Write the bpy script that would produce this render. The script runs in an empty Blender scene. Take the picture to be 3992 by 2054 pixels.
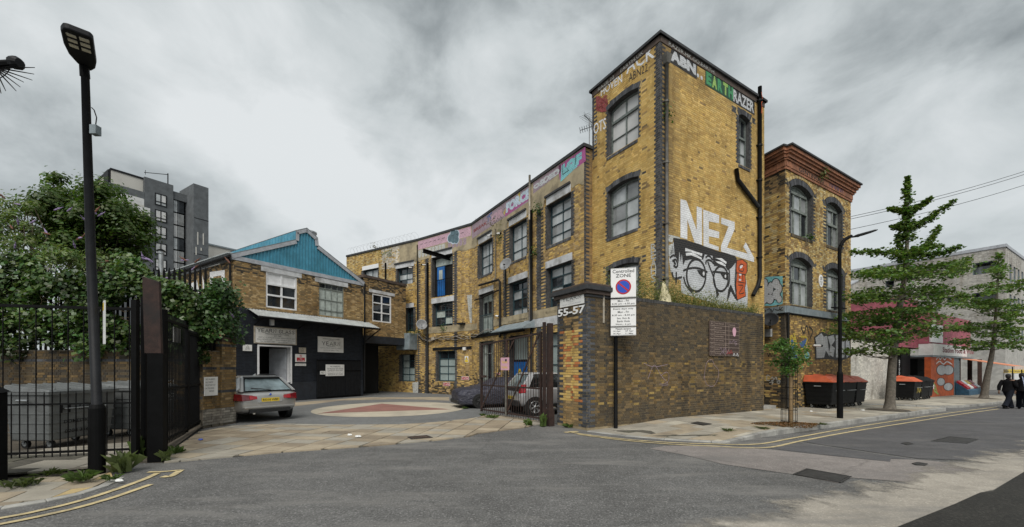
import bpy, math, random
import numpy as np
from mathutils import Vector, Matrix
from mathutils.geometry import tessellate_polygon

scene = bpy.context.scene
COL = scene.collection
R = math.radians

# ---------------------------------------------------------------- camera
CAM_H = 1.7
FPX, CX, CY = 1012.0,1288.0,925.0
cam_d = bpy.data.cameras.new("camera")
cam = bpy.data.objects.new("camera", cam_d)
COL.objects.link(cam)
cam.location = (0,0, CAM_H)
cam.rotation_euler = (R(90), 0,0)
cam_d.sensor_width = 36
cam_d.lens = FPX / 2576 * 36
cam_d.shift_y = (CY - 662.9) / 2576
cam_d.clip_start = .05
cam_d.clip_end = 3000
scene.camera = cam

# ---------------------------------------------------------------- sky
SUN_EL, SUN_AZ = R(50), R(186)
world = bpy.data.worlds.new("World")
scene.world = world
world.use_nodes = True
wt = world.node_tree
for n_ in list(wt.nodes):
 wt.nodes.remove(n_)
def wn(t, **kw):
 n = wt.nodes.new(t)
 for k, v in kw.items():
  setattr(n, k, v)
 return n
def wl(a, b):
 wt.links.new(a, b)
w_out = wn("ShaderNodeOutputWorld")
w_bg = wn("ShaderNodeBackground")
w_bg.inputs[1].default_value = .50
wl(w_bg.outputs[0], w_out.inputs[0])
w_sky = wn("ShaderNodeTexSky", sky_type='NISHITA')
w_sky.sun_disc = False
w_sky.sun_elevation = SUN_EL
w_sky.sun_rotation = SUN_AZ
w_tc = wn("ShaderNodeTexCoord")
w_sep = wn("ShaderNodeSeparateXYZ")
wl(w_tc.outputs['Generated'], w_sep.inputs[0])
def wmath(op, a, b=None, clamp=False):
 n = wn("ShaderNodeMath", operation=op)
 n.use_clamp = clamp
 for i, x in enumerate((a, b)):
  if x is None:
   continue
  if isinstance(x, (int, float)):
   n.inputs[i].default_value = x
  else:
   wl(x, n.inputs[i])
 return n.outputs[0]
def wnoise(scale, detail, rough, dist, off, stretch=(1,1,1), rot=0.0):
 m = wn("ShaderNodeMapping")
 m.inputs['Location'].default_value = off
 m.inputs['Rotation'].default_value = (0,0, rot)
 m.inputs['Scale'].default_value = stretch
 wl(w_tc.outputs['Generated'], m.inputs[0])
 n = wn("ShaderNodeTexNoise")
 n.inputs['Scale'].default_value = scale
 n.inputs['Detail'].default_value = detail
 n.inputs['Roughness'].default_value = rough
 n.inputs['Distortion'].default_value = dist
 wl(m.outputs[0], n.inputs['Vector'])
 return n.outputs['Fac']
c_big = wnoise(1.35,3,.5,.25,(11.3,6.1,2.2), (1,1,1.45), .9)
c_mid = wnoise(4.6,9,.57,.25,(5.7,10.9,4.0), (1,1,1.5), .7)
c_sum = wmath('ADD', wmath('MULTIPLY', c_big, .62), wmath('MULTIPLY', c_mid, .38))
w_ramp = wn("ShaderNodeValToRGB")
wl(c_sum, w_ramp.inputs[0])
el = w_ramp.color_ramp.elements
el[0].position = .36; el[0].color = (.155,.178,.188,1)
el[1].position = .62; el[1].color = (.73,.76,.77,1)
e_ = el.new(.45); e_.color = (.36,.395,.405,1)
e_ = el.new(.52); e_.color = (.55,.59,.60,1)
# towards the horizon the cloud base thins to an even pale grey
w_hz = wn("ShaderNodeMapRange")
w_hz.inputs['From Min'].default_value = .0
w_hz.inputs['From Max'].default_value = .42
w_hz.inputs['To Min'].default_value = .55
w_hz.inputs['To Max'].default_value = .0
wl(w_sep.outputs[2], w_hz.inputs[0])
w_mix0 = wn("ShaderNodeMixRGB")
w_mix0.inputs[2].default_value = (.60,.64,.65,1)
wl(w_hz.outputs[0], w_mix0.inputs[0]); wl(w_ramp.outputs[0], w_mix0.inputs[1])
w_skys = wn("ShaderNodeMixRGB", blend_type='MULTIPLY')
w_skys.inputs[0].default_value = 1
w_skys.inputs[2].default_value = (.1,.1,.1,1)
wl(w_sky.outputs[0], w_skys.inputs[1])
w_mix = wn("ShaderNodeMixRGB")
w_mix.inputs[0].default_value = .95
wl(w_skys.outputs[0], w_mix.inputs[1]); wl(w_mix0.outputs[0], w_mix.inputs[2])
wl(w_mix.outputs[0], w_bg.inputs[0])

# ---------------------------------------------------------------- sun (overcast: weak and very soft)
sun_d = bpy.data.lights.new("sun", 'SUN')
sun_d.energy = 1.5
sun_d.angle = R(38)
sun_d.color = (1,.96,.90)
sun = bpy.data.objects.new("sun", sun_d)
COL.objects.link(sun)
sd = Vector((math.sin(SUN_AZ) * math.cos(SUN_EL), math.cos(SUN_AZ) * math.cos(SUN_EL), math.sin(SUN_EL)))
sun.rotation_euler = sd.to_track_quat('Z', 'Y').to_euler()

# ---------------------------------------------------------------- picture
scene.view_settings.view_transform = 'Standard'
scene.view_settings.look = 'None'
scene.view_settings.gamma = 1
scene.view_settings.exposure = 1.10
scene.cycles.use_denoising = True
scene.cycles.max_bounces = 6
scene.cycles.transparent_max_bounces = 12
try:
 scene.cycles.denoiser = 'OPENIMAGEDENOISE'
except Exception:
 pass

# ---------------------------------------------------------------- helpers: picture to place
SC = 3992 / 2576
def ray(u, v):
 return Vector(((u - CX) / FPX, 1.0,(CY - v) / FPX))
def G(u, v, z=0.0):
 r = ray(u, v)
 t = (z - CAM_H) / r.z
 return Vector((r.x * t, t, z))
def AT(u, v, Y):
 r = ray(u, v)
 return Vector((r.x * Y, Y, CAM_H + r.z * Y))
def zoom(ox, oy, k):
 return lambda x, y: ((ox + x / k) / SC, (oy + y / k) / SC)
Z1 = zoom(1900,480,2.2837)
Z2 = zoom(1500,800,2.8804)
Z2b = zoom(1500,1200,2.8804)
Z3 = zoom(1500,800,1.4725)
Z4 = zoom(2100,100,1.325)
Z4b = zoom(2300,120,2.365)
Z4c = zoom(2600,150,3.2325)
Z5 = zoom(2560,760,3.012)
Z5b = zoom(2100,900,1.472)
Z6 = zoom(2940,540,2.881)
Z6b = zoom(2940,980,2.0714)
Z7 = zoom(880,860,2.8803)
Z8 = zoom(880,1180,2.7603)
Z9 = zoom(360,640,2.76)
ZR = zoom(3300,900,1.8396)
ZS = zoom(3560,1300,4.1412)
ZP = zoom(2130,1020,3.8977)
ZB = zoom(2720,1220,6.622)
ZG = zoom(1740,1150,2.41)
ZY = zoom(1100,1540,2.1467)
ZD = zoom(2000,1500,1.2932)
ZL = zoom(0,1750,2.3418)

class Frame:
 """an upright plane: origin, horizontal axis a (to the viewer's right), outward normal n"""
 def __init__(self, p, q):
  p, q = Vector((p[0], p[1])), Vector((q[0], q[1]))
  self.o = p
  self.L = (q - p).length
  self.a = (q - p).normalized()
  self.n = Vector((self.a.y, -self.a.x))
 def P(self, s, z, off=0.0):
  return Vector((self.o.x + self.a.x * s + self.n.x * off, self.o.y + self.a.y * s + self.n.y * off, z))
 def px(self, u, v, off=0.0):
  r = ray(u, v)
  c = self.o + self.n * off
  t = (c.x * self.n.x + c.y * self.n.y) / (r.x * self.n.x + r.y * self.n.y)
  x, y = r.x * t, r.y * t
  return ((x - self.o.x) * self.a.x + (y - self.o.y) * self.a.y, CAM_H + r.z * t)
 def ang(self):
  return math.atan2(self.a.y, self.a.x)
 def shift(self, off):
  p = self.o + self.n * off
  return Frame(p, p + self.a * self.L)

D1 = Vector((.854,.520)).normalized()
D2 = Vector((-D1.y, D1.x))
W0 = Vector((2.04,10.89))
def SD(s, d=0.0):
 return W0 + D1 * s + D2 * d
def street_s(x, y):
 return (x - W0.x) * D1.x + (y - W0.y) * D1.y
def road_z(x, y):
 return -.0135 * min(max(street_s(x, y) - 3,0), 40)
def pave_z(x, y):
 return -.0135 * min(max(street_s(x, y) - 9,0), 40)
def GP(u, v, fn):
 p = G(u, v)
 for _ in range(6):
  p = G(u, v, fn(p.x, p.y))
 return p

# ---------------------------------------------------------------- helpers: materials
MATS = {}
def _nodes(name):
 m = bpy.data.materials.new(name)
 m.use_nodes = True
 t = m.node_tree
 b = t.nodes['Principled BSDF']
 MATS[name] = m
 return m, t, b
def _tex(t, kind, scale, detail=4, rough=.55, vec=None, **kw):
 n = t.nodes.new(kind)
 n.inputs['Scale'].default_value = scale
 if 'Detail' in n.inputs:
  n.inputs['Detail'].default_value = detail
 if 'Roughness' in n.inputs:
  n.inputs['Roughness'].default_value = rough
 if vec is not None:
  t.links.new(vec, n.inputs['Vector'])
 return n
def _ramp(t, fac, stops):
 r = t.nodes.new('ShaderNodeValToRGB')
 e = r.color_ramp.elements
 e[0].position, e[0].color = stops[0][0], (*stops[0][1], 1)
 e[1].position, e[1].color = stops[-1][0], (*stops[-1][1], 1)
 for p, c in stops[1:-1]:
  x = e.new(p); x.color = (*c, 1)
 t.links.new(fac, r.inputs[0])
 return r.outputs[0]
def _mix(t, fac, a, b, mode='MIX'):
 n = t.nodes.new('ShaderNodeMixRGB')
 n.blend_type = mode
 for i, x in ((0, fac), (1, a), (2, b)):
  if isinstance(x, (int, float)):
   n.inputs[i].default_value = x
  elif isinstance(x, tuple):
   n.inputs[i].default_value = (*x, 1) if len(x) == 3 else x
  else:
   t.links.new(x, n.inputs[i])
 return n.outputs[0]
def _bump(t, b, h, strength, dist=.01):
 n = t.nodes.new('ShaderNodeBump')
 n.inputs['Strength'].default_value = strength
 n.inputs['Distance'].default_value = dist
 t.links.new(h, n.inputs['Height'])
 t.links.new(n.outputs[0], b.inputs['Normal'])
def pm(name, col, rough=.7, var=.25, scale=4.0, bump=.15, metal=0.0, fine=60.0, stain=None, stain_amt=.5, stain_scale=1.3, spec=.5):
 """plain painted / stone / metal surface: two scales of colour variation, optional stains, fine relief"""
 m, t, b = _nodes(name)
 tc = t.nodes.new('ShaderNodeTexCoord')
 n1 = _tex(t, 'ShaderNodeTexNoise', scale, 6,.6, tc.outputs['Object'])
 n2 = _tex(t, 'ShaderNodeTexNoise', fine, 3,.6, tc.outputs['Object'])
 lo = tuple(max(c * (1 - var), 0) for c in col)
 hi = tuple(min(c * (1 + var), 1) for c in col)
 c = _ramp(t, n1.outputs['Fac'], [(.3, lo), (.7, hi)])
 f2 = _ramp(t, n2.outputs['Fac'], [(.35,(1 - var * .6,) * 3), (.65,(1 + var * .3,) * 3)])
 c = _mix(t, 1.0, c, f2, 'MULTIPLY')
 if stain:
  n3 = _tex(t, 'ShaderNodeTexNoise', stain_scale, 8,.65, tc.outputs['Object'])
  sf = _ramp(t, n3.outputs['Fac'], [(.48,(0,0,0)), (.66,(stain_amt,) * 3)])
  c = _mix(t, sf, c, stain)
 t.links.new(c, b.inputs['Base Color'])
 b.inputs['Roughness'].default_value = rough
 b.inputs['Metallic'].default_value = metal
 b.inputs['Specular IOR Level'].default_value = spec
 if bump:
  _bump(t, b, n2.outputs['Fac'], bump, .006)
 return m
def attr_mat(name, rough=.85, bump=.5, obj_color=False, spec=.3, fine=45):
 """brickwork: colour comes brick by brick, soot and grain on top"""
 m, t, b = _nodes(name)
 tc = t.nodes.new('ShaderNodeTexCoord')
 geo = t.nodes.new('ShaderNodeNewGeometry')
 if obj_color:
  a = t.nodes.new('ShaderNodeObjectInfo').outputs['Color']
 else:
  n = t.nodes.new('ShaderNodeAttribute'); n.attribute_name = 'Col'
  a = n.outputs['Color']
 n1 = _tex(t, 'ShaderNodeTexNoise', fine, 5,.7, geo.outputs['Position'])
 f1 = _ramp(t, n1.outputs['Fac'], [(.3,(.72,) * 3), (.7,(1.25,) * 3)])
 n2 = _tex(t, 'ShaderNodeTexNoise', 1.1,8,.7, geo.outputs['Position'])
 f2 = _ramp(t, n2.outputs['Fac'], [(.32,(.62,.59,.55)), (.47,(1.02,1.01,1.0)), (.7,(1.18,1.16,1.10))])
 c = _mix(t, 1, _mix(t, 1, a, f1, 'MULTIPLY'), f2, 'MULTIPLY')
 mp = t.nodes.new('ShaderNodeMapping'); mp.inputs['Scale'].default_value = (1.6,1.6,.22)
 t.links.new(geo.outputs['Position'], mp.inputs[0])
 n3 = _tex(t, 'ShaderNodeTexNoise', 1.2,6,.62, mp.outputs[0])
 c = _mix(t, _ramp(t, n3.outputs['Fac'], [(.50,(0,0,0)), (.68,(.62,) * 3)]), c, _mix(t, 1, c, (.48,.44,.40), 'MULTIPLY'))
 t.links.new(c, b.inputs['Base Color'])
 b.inputs['Roughness'].default_value = rough
 b.inputs['Specular IOR Level'].default_value = spec
 _bump(t, b, n1.outputs['Fac'], bump, .006)
 return m
def paint_mat(name, col, wear=.45, rough=.6, brick=True):
 """spray paint on brickwork: the joints show through and the paint has worn off in places"""
 m, t, b = _nodes(name)
 uv = t.nodes.new('ShaderNodeUVMap')
 geo = t.nodes.new('ShaderNodeNewGeometry')
 n1 = _tex(t, 'ShaderNodeTexNoise', 14,6,.7, geo.outputs['Position'])
 n2 = _tex(t, 'ShaderNodeTexNoise', 2.5,4,.6, geo.outputs['Position'])
 c = _mix(t, 1, col, _ramp(t, n2.outputs['Fac'], [(.3,(.78,) * 3), (.7,(1.08,) * 3)]), 'MULTIPLY')
 if brick:
  bt = t.nodes.new('ShaderNodeTexBrick')
  bt.inputs['Scale'].default_value = 1
  bt.inputs['Brick Width'].default_value = .168
  bt.inputs['Row Height'].default_value = .075
  bt.inputs['Mortar Size'].default_value = .006
  bt.inputs['Mortar Smooth'].default_value = .4
  t.links.new(uv.outputs[0], bt.inputs['Vector'])
  c = _mix(t, bt.outputs['Fac'], c, _mix(t, .55, c, (.12,.10,.07)))
  inv = t.nodes.new('ShaderNodeMath'); inv.operation = 'SUBTRACT'
  inv.inputs[0].default_value = 1
  t.links.new(bt.outputs['Fac'], inv.inputs[1])
  _bump(t, b, inv.outputs[0], .6,.008)
 t.links.new(c, b.inputs['Base Color'])
 b.inputs['Roughness'].default_value = rough
 if wear:
  al = _ramp(t, n1.outputs['Fac'], [(.28 + wear * .12,(0,0,0)), (.36 + wear * .14,(1,1,1))])
  t.links.new(al, b.inputs['Alpha'])
 return m
def glass_mat(name, col, rough=.08, var=.3, scale=1.5):
 m, t, b = _nodes(name)
 geo = t.nodes.new('ShaderNodeNewGeometry')
 n1 = _tex(t, 'ShaderNodeTexNoise', scale, 3,.5, geo.outputs['Position'])
 c = _ramp(t, n1.outputs['Fac'], [(.3, tuple(x * (1 - var) for x in col)), (.7, tuple(min(1, x * (1 + var)) for x in col))])
 t.links.new(c, b.inputs['Base Color'])
 b.inputs['Roughness'].default_value = rough
 b.inputs['Specular IOR Level'].default_value = .9
 n2 = _tex(t, 'ShaderNodeTexNoise', 3.0,2,.5, geo.outputs['Position'])
 _bump(t, b, n2.outputs['Fac'], .06,.02)
 return m
def leaf_mat(name, trans=.35, rough=.45):
 m, t, b = _nodes(name)
 a = t.nodes.new('ShaderNodeAttribute'); a.attribute_name = 'Col'
 t.links.new(a.outputs['Color'], b.inputs['Base Color'])
 b.inputs['Roughness'].default_value = rough
 b.inputs['Specular IOR Level'].default_value = .35
 tr = t.nodes.new('ShaderNodeBsdfTranslucent')
 br = _mix(t, 1, a.outputs['Color'], (1.3,1.5,.6), 'MULTIPLY')
 t.links.new(br, tr.inputs['Color'])
 mx = t.nodes.new('ShaderNodeMixShader')
 mx.inputs[0].default_value = trans
 t.links.new(b.outputs[0], mx.inputs[1]); t.links.new(tr.outputs[0], mx.inputs[2])
 t.links.new(mx.outputs[0], t.nodes['Material Output'].inputs[0])
 return m
def asphalt_mat(name, col, fleck=.5, patch=.3, scale=1.0, worn=None, crack=.0, ragged_alpha=None):
 m, t, b = _nodes(name)
 geo = t.nodes.new('ShaderNodeNewGeometry')
 P = geo.outputs['Position']
 vo = t.nodes.new('ShaderNodeTexVoronoi'); vo.inputs['Scale'].default_value = 75 * scale
 t.links.new(P, vo.inputs['Vector'])
 n1 = _tex(t, 'ShaderNodeTexNoise', 38 * scale, 6,.75, P)
 n2 = _tex(t, 'ShaderNodeTexNoise', .55,7,.62, P)
 n3 = _tex(t, 'ShaderNodeTexNoise', 4.0,6,.7, P)
 c = _ramp(t, n2.outputs['Fac'], [(.3, tuple(x * (1 - patch) for x in col)), (.7, tuple(x * (1 + patch) for x in col))])
 f1 = _ramp(t, n1.outputs['Fac'], [(.3,(1 - fleck,) * 3), (.72,(1 + fleck,) * 3)])
 c = _mix(t, 1, c, f1, 'MULTIPLY')
 f3 = _ramp(t, n3.outputs['Fac'], [(.3,(.82,) * 3), (.7,(1.14,) * 3)])
 c = _mix(t, 1, c, f3, 'MULTIPLY')
 fl = t.nodes.new('ShaderNodeSeparateColor'); t.links.new(vo.outputs['Color'], fl.inputs[0])
 ff = _ramp(t, fl.outputs[0], [(.90,(0,0,0)), (.97,(fleck * .7,) * 3)])
 c = _mix(t, ff, c, tuple(min(1, x * 3.2) for x in col))
 if worn:
  mp = t.nodes.new('ShaderNodeMapping')
  mp.inputs['Rotation'].default_value = (0,0,-R(31))
  mp.inputs['Scale'].default_value = (.35,1.6,1)
  t.links.new(P, mp.inputs[0])
  n4 = _tex(t, 'ShaderNodeTexNoise', 1.0,8,.68, mp.outputs[0])
  c = _mix(t, _ramp(t, n4.outputs['Fac'], [(.50,(0,0,0)), (.68,(.75,) * 3)]), c, worn)
 n5 = _tex(t, 'ShaderNodeTexNoise', .9,5,.6, P)
 c = _mix(t, _ramp(t, n5.outputs['Fac'], [(.60,(0,0,0)), (.72,(.45,) * 3)]), c, tuple(x * .55 for x in col))
 if crack:
  nd = _tex(t, 'ShaderNodeTexNoise', 1.6,4,.6, P)
  vm = t.nodes.new('ShaderNodeVectorMath'); vm.operation = 'MULTIPLY_ADD'
  vm.inputs[1].default_value = (.55,.55,0)
  t.links.new(nd.outputs['Color'], vm.inputs[0]); t.links.new(P, vm.inputs[2])
  ve = t.nodes.new('ShaderNodeTexVoronoi'); ve.feature = 'DISTANCE_TO_EDGE'; ve.inputs['Scale'].default_value = .21
  t.links.new(vm.outputs[0], ve.inputs['Vector'])
  cf = _ramp(t, ve.outputs['Distance'], [(.0,(crack,) * 3), (.006,(0,0,0))])
  c = _mix(t, cf, c, tuple(x * .35 for x in col))
 t.links.new(c, b.inputs['Base Color'])
 if ragged_alpha:
  nx_, ny_, c_ = ragged_alpha
  na = _tex(t, 'ShaderNodeTexNoise', 1.1,9,.7, P)
  dp = t.nodes.new('ShaderNodeVectorMath'); dp.operation = 'DOT_PRODUCT'; dp.inputs[1].default_value = (nx_, ny_, 0)
  t.links.new(P, dp.inputs[0])
  mr = t.nodes.new('ShaderNodeMapRange')
  for q, v_ in (('From Min', c_), ('From Max', c_ + 1.9), ('To Min', .32), ('To Max', -.38)):
   mr.inputs[q].default_value = v_
  t.links.new(dp.outputs['Value'], mr.inputs[0])
  ad = t.nodes.new('ShaderNodeMath'); ad.operation = 'ADD'
  t.links.new(na.outputs['Fac'], ad.inputs[0]); t.links.new(mr.outputs[0], ad.inputs[1])
  t.links.new(_ramp(t, ad.outputs[0], [(.44,(0,0,0)), (.60,(1,1,1))]), b.inputs['Alpha'])
 b.inputs['Roughness'].default_value = .82
 b.inputs['Specular IOR Level'].default_value = .35
 _bump(t, b, n1.outputs['Fac'], .55,.008)
 return m

# ---------------------------------------------------------------- helpers: objects
def root_loc(o):
 while o is not None and o.parent is not None:
  o = o.parent
 return o.location.copy() if o is not None else Vector((0,0,0))
def tag(o, label=None, cat=None, group=None, kind=None):
 if label: o['label'] = label
 if cat: o['category'] = cat
 if group: o['group'] = group
 if kind: o['kind'] = kind
 return o
def thing(name, loc, label, cat, group=None):
 o = bpy.data.objects.new(name, None)
 COL.objects.link(o)
 o.location = loc
 o.empty_display_size = .2
 return tag(o, label, cat, group)
def linked(name, me, parent=None):
 o = bpy.data.objects.new(name, me)
 COL.objects.link(o)
 o.parent = parent
 return o
def copy_tree(o, parent=None):
 c = o.copy()
 COL.objects.link(c)
 c.parent = parent
 for ch in list(o.children):
  copy_tree(ch, c)
 return c

class MB:
 """collects shapes in world space; build() makes them one mesh object"""
 def __init__(self):
  self.v, self.f, self.uv = [], [], None
 def poly(self, pts):
  i = len(self.v)
  self.v += [Vector(p) for p in pts]
  self.f.append(tuple(range(i, i + len(pts))))
  return self
 def hexa(self, b, t):
  """8 corners: bottom ring b, top ring t"""
  i = len(self.v)
  self.v += [Vector(p) for p in b] + [Vector(p) for p in t]
  n = len(b)
  self.f.append(tuple(range(i + n - 1, i - 1,-1)))
  self.f.append(tuple(range(i + n, i + 2 * n)))
  for k in range(n):
   j = (k + 1) % n
   self.f.append((i + k, i + j, i + n + j, i + n + k))
  return self
 def box(self, c, size, rz=0.0):
  x, y, z = size[0] / 2, size[1] / 2, size[2] / 2
  co, si = math.cos(rz), math.sin(rz)
  def q(a, b, d):
   return Vector((c[0] + a * co - b * si, c[1] + a * si + b * co, c[2] + d))
  r = [(-x, -y), (x, -y), (x, y), (-x, y)]
  return self.hexa([q(a, b, -z) for a, b in r], [q(a, b, z) for a, b in r])
 def slab(self, fr, s0, s1, z0, z1, o0, o1):
  """box on a frame between depths o0 (back) and o1 (front)"""
  r = [(s0, o1), (s1, o1), (s1, o0), (s0, o0)]
  return self.hexa([fr.P(s, z0, o) for s, o in r], [fr.P(s, z1, o) for s, o in r])
 def prism(self, fr, pts, o0, o1):
  """polygon (s, z) on a frame, extruded between two depths"""
  ar = sum(pts[k][0] * pts[(k + 1) % len(pts)][1] - pts[(k + 1) % len(pts)][0] * pts[k][1] for k in range(len(pts)))
  if ar < 0:
   pts = pts[::-1]
  return self.hexa([fr.P(s, z, o0) for s, z in pts], [fr.P(s, z, o1) for s, z in pts])
 def tube(self, path, rad, n=8, caps=True):
  path = [Vector(p) for p in path]
  if not isinstance(rad, (list, tuple)):
   rad = [rad] * len(path)
  i0 = len(self.v)
  up = None
  for k, p in enumerate(path):
   d = (path[min(k + 1, len(path) - 1)] - path[max(k - 1,0)])
   d = d.normalized() if d.length > 1e-9 else Vector((0,0,1))
   if up is None:
    up = Vector((0,0,1)) if abs(d.z) < .9 else Vector((1,0,0))
   x = d.cross(up)
   if x.length < 1e-6:
    x = d.cross(Vector((0,1,0)))
   x.normalize()
   y = x.cross(d).normalized()
   up = y
   for j in range(n):
    a = 2 * math.pi * j / n
    self.v.append(p + (x * math.cos(a) + y * math.sin(a)) * rad[k])
  for k in range(len(path) - 1):
   for j in range(n):
    j2 = (j + 1) % n
    self.f.append((i0 + k * n + j, i0 + k * n + j2, i0 + (k + 1) * n + j2, i0 + (k + 1) * n + j))
  if caps:
   self.f.append(tuple(i0 + j for j in range(n)))
   e = i0 + (len(path) - 1) * n
   self.f.append(tuple(e + j for j in range(n - 1,-1,-1)))
  return self
 def lathe(self, c, prof, n=16, axis=None):
  """profile [(r, h)] about a vertical (or given) axis through c"""
  ax = Vector(axis).normalized() if axis else Vector((0,0,1))
  x = ax.orthogonal().normalized()
  y = ax.cross(x)
  c = Vector(c)
  i0 = len(self.v)
  for r, h in prof:
   for j in range(n):
    a = 2 * math.pi * j / n
    self.v.append(c + ax * h + (x * math.cos(a) + y * math.sin(a)) * r)
  for k in range(len(prof) - 1):
   for j in range(n):
    j2 = (j + 1) % n
    self.f.append((i0 + k * n + j, i0 + k * n + j2, i0 + (k + 1) * n + j2, i0 + (k + 1) * n + j))
  self.f.append(tuple(i0 + j for j in range(n - 1,-1,-1)))
  e = i0 + (len(prof) - 1) * n
  self.f.append(tuple(e + j for j in range(n)))
  return self
 def tess(self, fr, outer, holes, off):
  """flat sheet with holes on a frame"""
  loops = [[Vector((s, z, 0)) for s, z in outer]] + [[Vector((s, z, 0)) for s, z in h] for h in holes]
  flat = [p for l in loops for p in l]
  i = len(self.v)
  self.v += [fr.P(p.x, p.y, off) for p in flat]
  for tri in tessellate_polygon(loops):
   a, b, c = (flat[k] for k in tri)
   if (b - a).cross(c - a).z < 0:
    tri = tri[::-1]
   self.f.append(tuple(i + k for k in tri))
  return self
 def build(self, name, mat, parent=None, smooth=False, bevel=0, uvframe=None, loc=None):
  off = root_loc(parent) if parent is not None else (Vector(loc) if loc is not None else Vector((0,0,0)))
  me = bpy.data.meshes.new(name)
  me.from_pydata([tuple(v - off) for v in self.v], [], self.f)
  me.materials.append(MATS[mat] if isinstance(mat, str) else mat)
  if uvframe is not None:
   ul = me.uv_layers.new(name='UVMap')
   for lp in me.loops:
    p = self.v[lp.vertex_index]
    d = Vector((p.x, p.y)) - uvframe.o
    ul.data[lp.index].uv = (d.dot(uvframe.a), p.z)
  if smooth:
   for p in me.polygons:
    p.use_smooth = True
  o = linked(name, me, parent)
  if name.startswith(('lettering', 'graffiti', 'window_reveal', 'pillar', 'plate_letters', 'painted_letters', 'castor_fork', 'symbol', 'border')):
   o['kind'] = 'stuff'
  if parent is None:
   o.location = off
  if bevel:
   bm = o.modifiers.new('bevel', 'BEVEL')
   bm.width = bevel; bm.segments = 2; bm.limit_method = 'ANGLE'
  return o

def text_mesh(body, bold=0.0, shear=0.0):
 cu = bpy.data.curves.new('t', 'FONT')
 cu.body = body
 cu.size = 1
 cu.offset = bold
 cu.shear = shear
 cu.resolution_u = 2
 cu.align_x = 'LEFT'
 o = bpy.data.objects.new('t', cu)
 COL.objects.link(o)
 dg = bpy.context.evaluated_depsgraph_get()
 me = bpy.data.meshes.new_from_object(o.evaluated_get(dg))
 vs = [(v.co.x, v.co.y) for v in me.vertices]
 fs = [tuple(p.vertices) for p in me.polygons]
 bpy.data.objects.remove(o); bpy.data.curves.remove(cu); bpy.data.meshes.remove(me)
 return vs, fs
def add_text(mb, fr, body, s0, s1, z0, z1, off, bold=0.0, wob=None):
 """lettering filling the box s0..s1, z0..z1 on a frame"""
 vs, fs = text_mesh(body, bold)
 if not vs:
  return mb
 x0, x1 = min(v[0] for v in vs), max(v[0] for v in vs)
 y0, y1 = min(v[1] for v in vs), max(v[1] for v in vs)
 i = len(mb.v)
 for x, y in vs:
  a, b = (x - x0) / (x1 - x0), (y - y0) / (y1 - y0)
  s, z = s0 + (s1 - s0) * a, z0 + (z1 - z0) * b
  if wob:
   s, z = s + wob * math.sin(9 * b + 5 * a), z + wob * math.sin(11 * a + 3 * b)
  mb.v.append(fr.P(s, z, off))
 mb.f += [tuple(i + k for k in f) for f in fs]
 return mb
SERIF = {'Y': [[(0,1), (.5,.45), (1,1)], [(.5,.45), (.5,0)]],
   'E': [[(.1,0), (.1,1)], [(.1,1), (.85,1)], [(.1,.52), (.7,.52)], [(.1,0), (.9,0)]],
   'A': [[(0,0), (.5,1), (1,0)], [(.2,.36), (.8,.36)]],
   'R': [[(.1,0), (.1,1)], [(.1,1), (.6,1), (.8,.88), (.8,.68), (.6,.52), (.1,.52)], [(.5,.52), (.95,0)]],
   'N': [[(.1,0), (.1,1), (.9,0), (.9,1)]],
   'G': [[(.9,.85), (.65,1), (.3,.98), (.08,.7), (.08,.3), (.3,.02), (.65,0), (.9,.15), (.9,.45), (.6,.45)]],
   'L': [[(.1,1), (.1,0), (.9,0)]],
   'S': [[(.85,.85), (.6,1), (.3,.97), (.15,.78), (.3,.58), (.7,.45), (.87,.25), (.7,.03), (.4,0), (.12,.15)]]}
def ribbon(mb, fr, pts, w, off, closed=False):
 """flat stroke of width w along (s, z) points"""
 n = len(pts)
 L, Rr = [], []
 for k in range(n):
  a = pts[(k - 1) % n] if (closed or k) else pts[0]
  b = pts[(k + 1) % n] if (closed or k < n - 1) else pts[-1]
  dx, dz = b[0] - a[0], b[1] - a[1]
  l = math.hypot(dx, dz) or 1
  nx, nz = -dz / l * w / 2, dx / l * w / 2
  L.append((pts[k][0] + nx, pts[k][1] + nz)); Rr.append((pts[k][0] - nx, pts[k][1] - nz))
 rng = range(n if closed else n - 1)
 for k in rng:
  j = (k + 1) % n
  mb.poly([fr.P(*Rr[k], off), fr.P(*Rr[j], off), fr.P(*L[j], off), fr.P(*L[k], off)])
 return mb
def serif_text(mb, fr, body, s0, s1, z0, z1, off, gap=.35, w=.155):
 n = len(body)
 cw = (s1 - s0) / (n + gap * (n - 1))
 h = z1 - z0
 for k, ch in enumerate(body):
  x = s0 + k * cw * (1 + gap)
  for st in SERIF.get(ch, []):
   p = [(x + a * cw, z0 + b * h) for a, b in st]
   ribbon(mb, fr, p, h * w, off)
   for q in (p[0], p[-1]):
    ribbon(mb, fr, [(q[0] - cw * .16, q[1]), (q[0] + cw * .16, q[1])], h * .07, off + .0006)
 return mb
def smooth_path(pts, k=6, closed=False):
 """Catmull-Rom through points of any dimension"""
 P = [Vector(p) if len(p) > 2 else Vector((p[0], p[1], 0)) for p in pts]
 n = len(P)
 out = []
 for i in range(n if closed else n - 1):
  p0, p1, p2, p3 = (P[(i - 1) % n] if closed or i else P[0]), P[i], P[(i + 1) % n], (P[(i + 2) % n] if closed or i + 2 < n else P[-1])
  for j in range(k):
   t = j / k
   out.append(.5 * ((2 * p1) + (p2 - p0) * t + (2 * p0 - 5 * p1 + 4 * p2 - p3) * t * t + (3 * p1 - p0 - 3 * p2 + p3) * t ** 3))
 if not closed:
  out.append(P[-1])
 return out if len(pts[0]) > 2 else [(p.x, p.y) for p in out]

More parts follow.
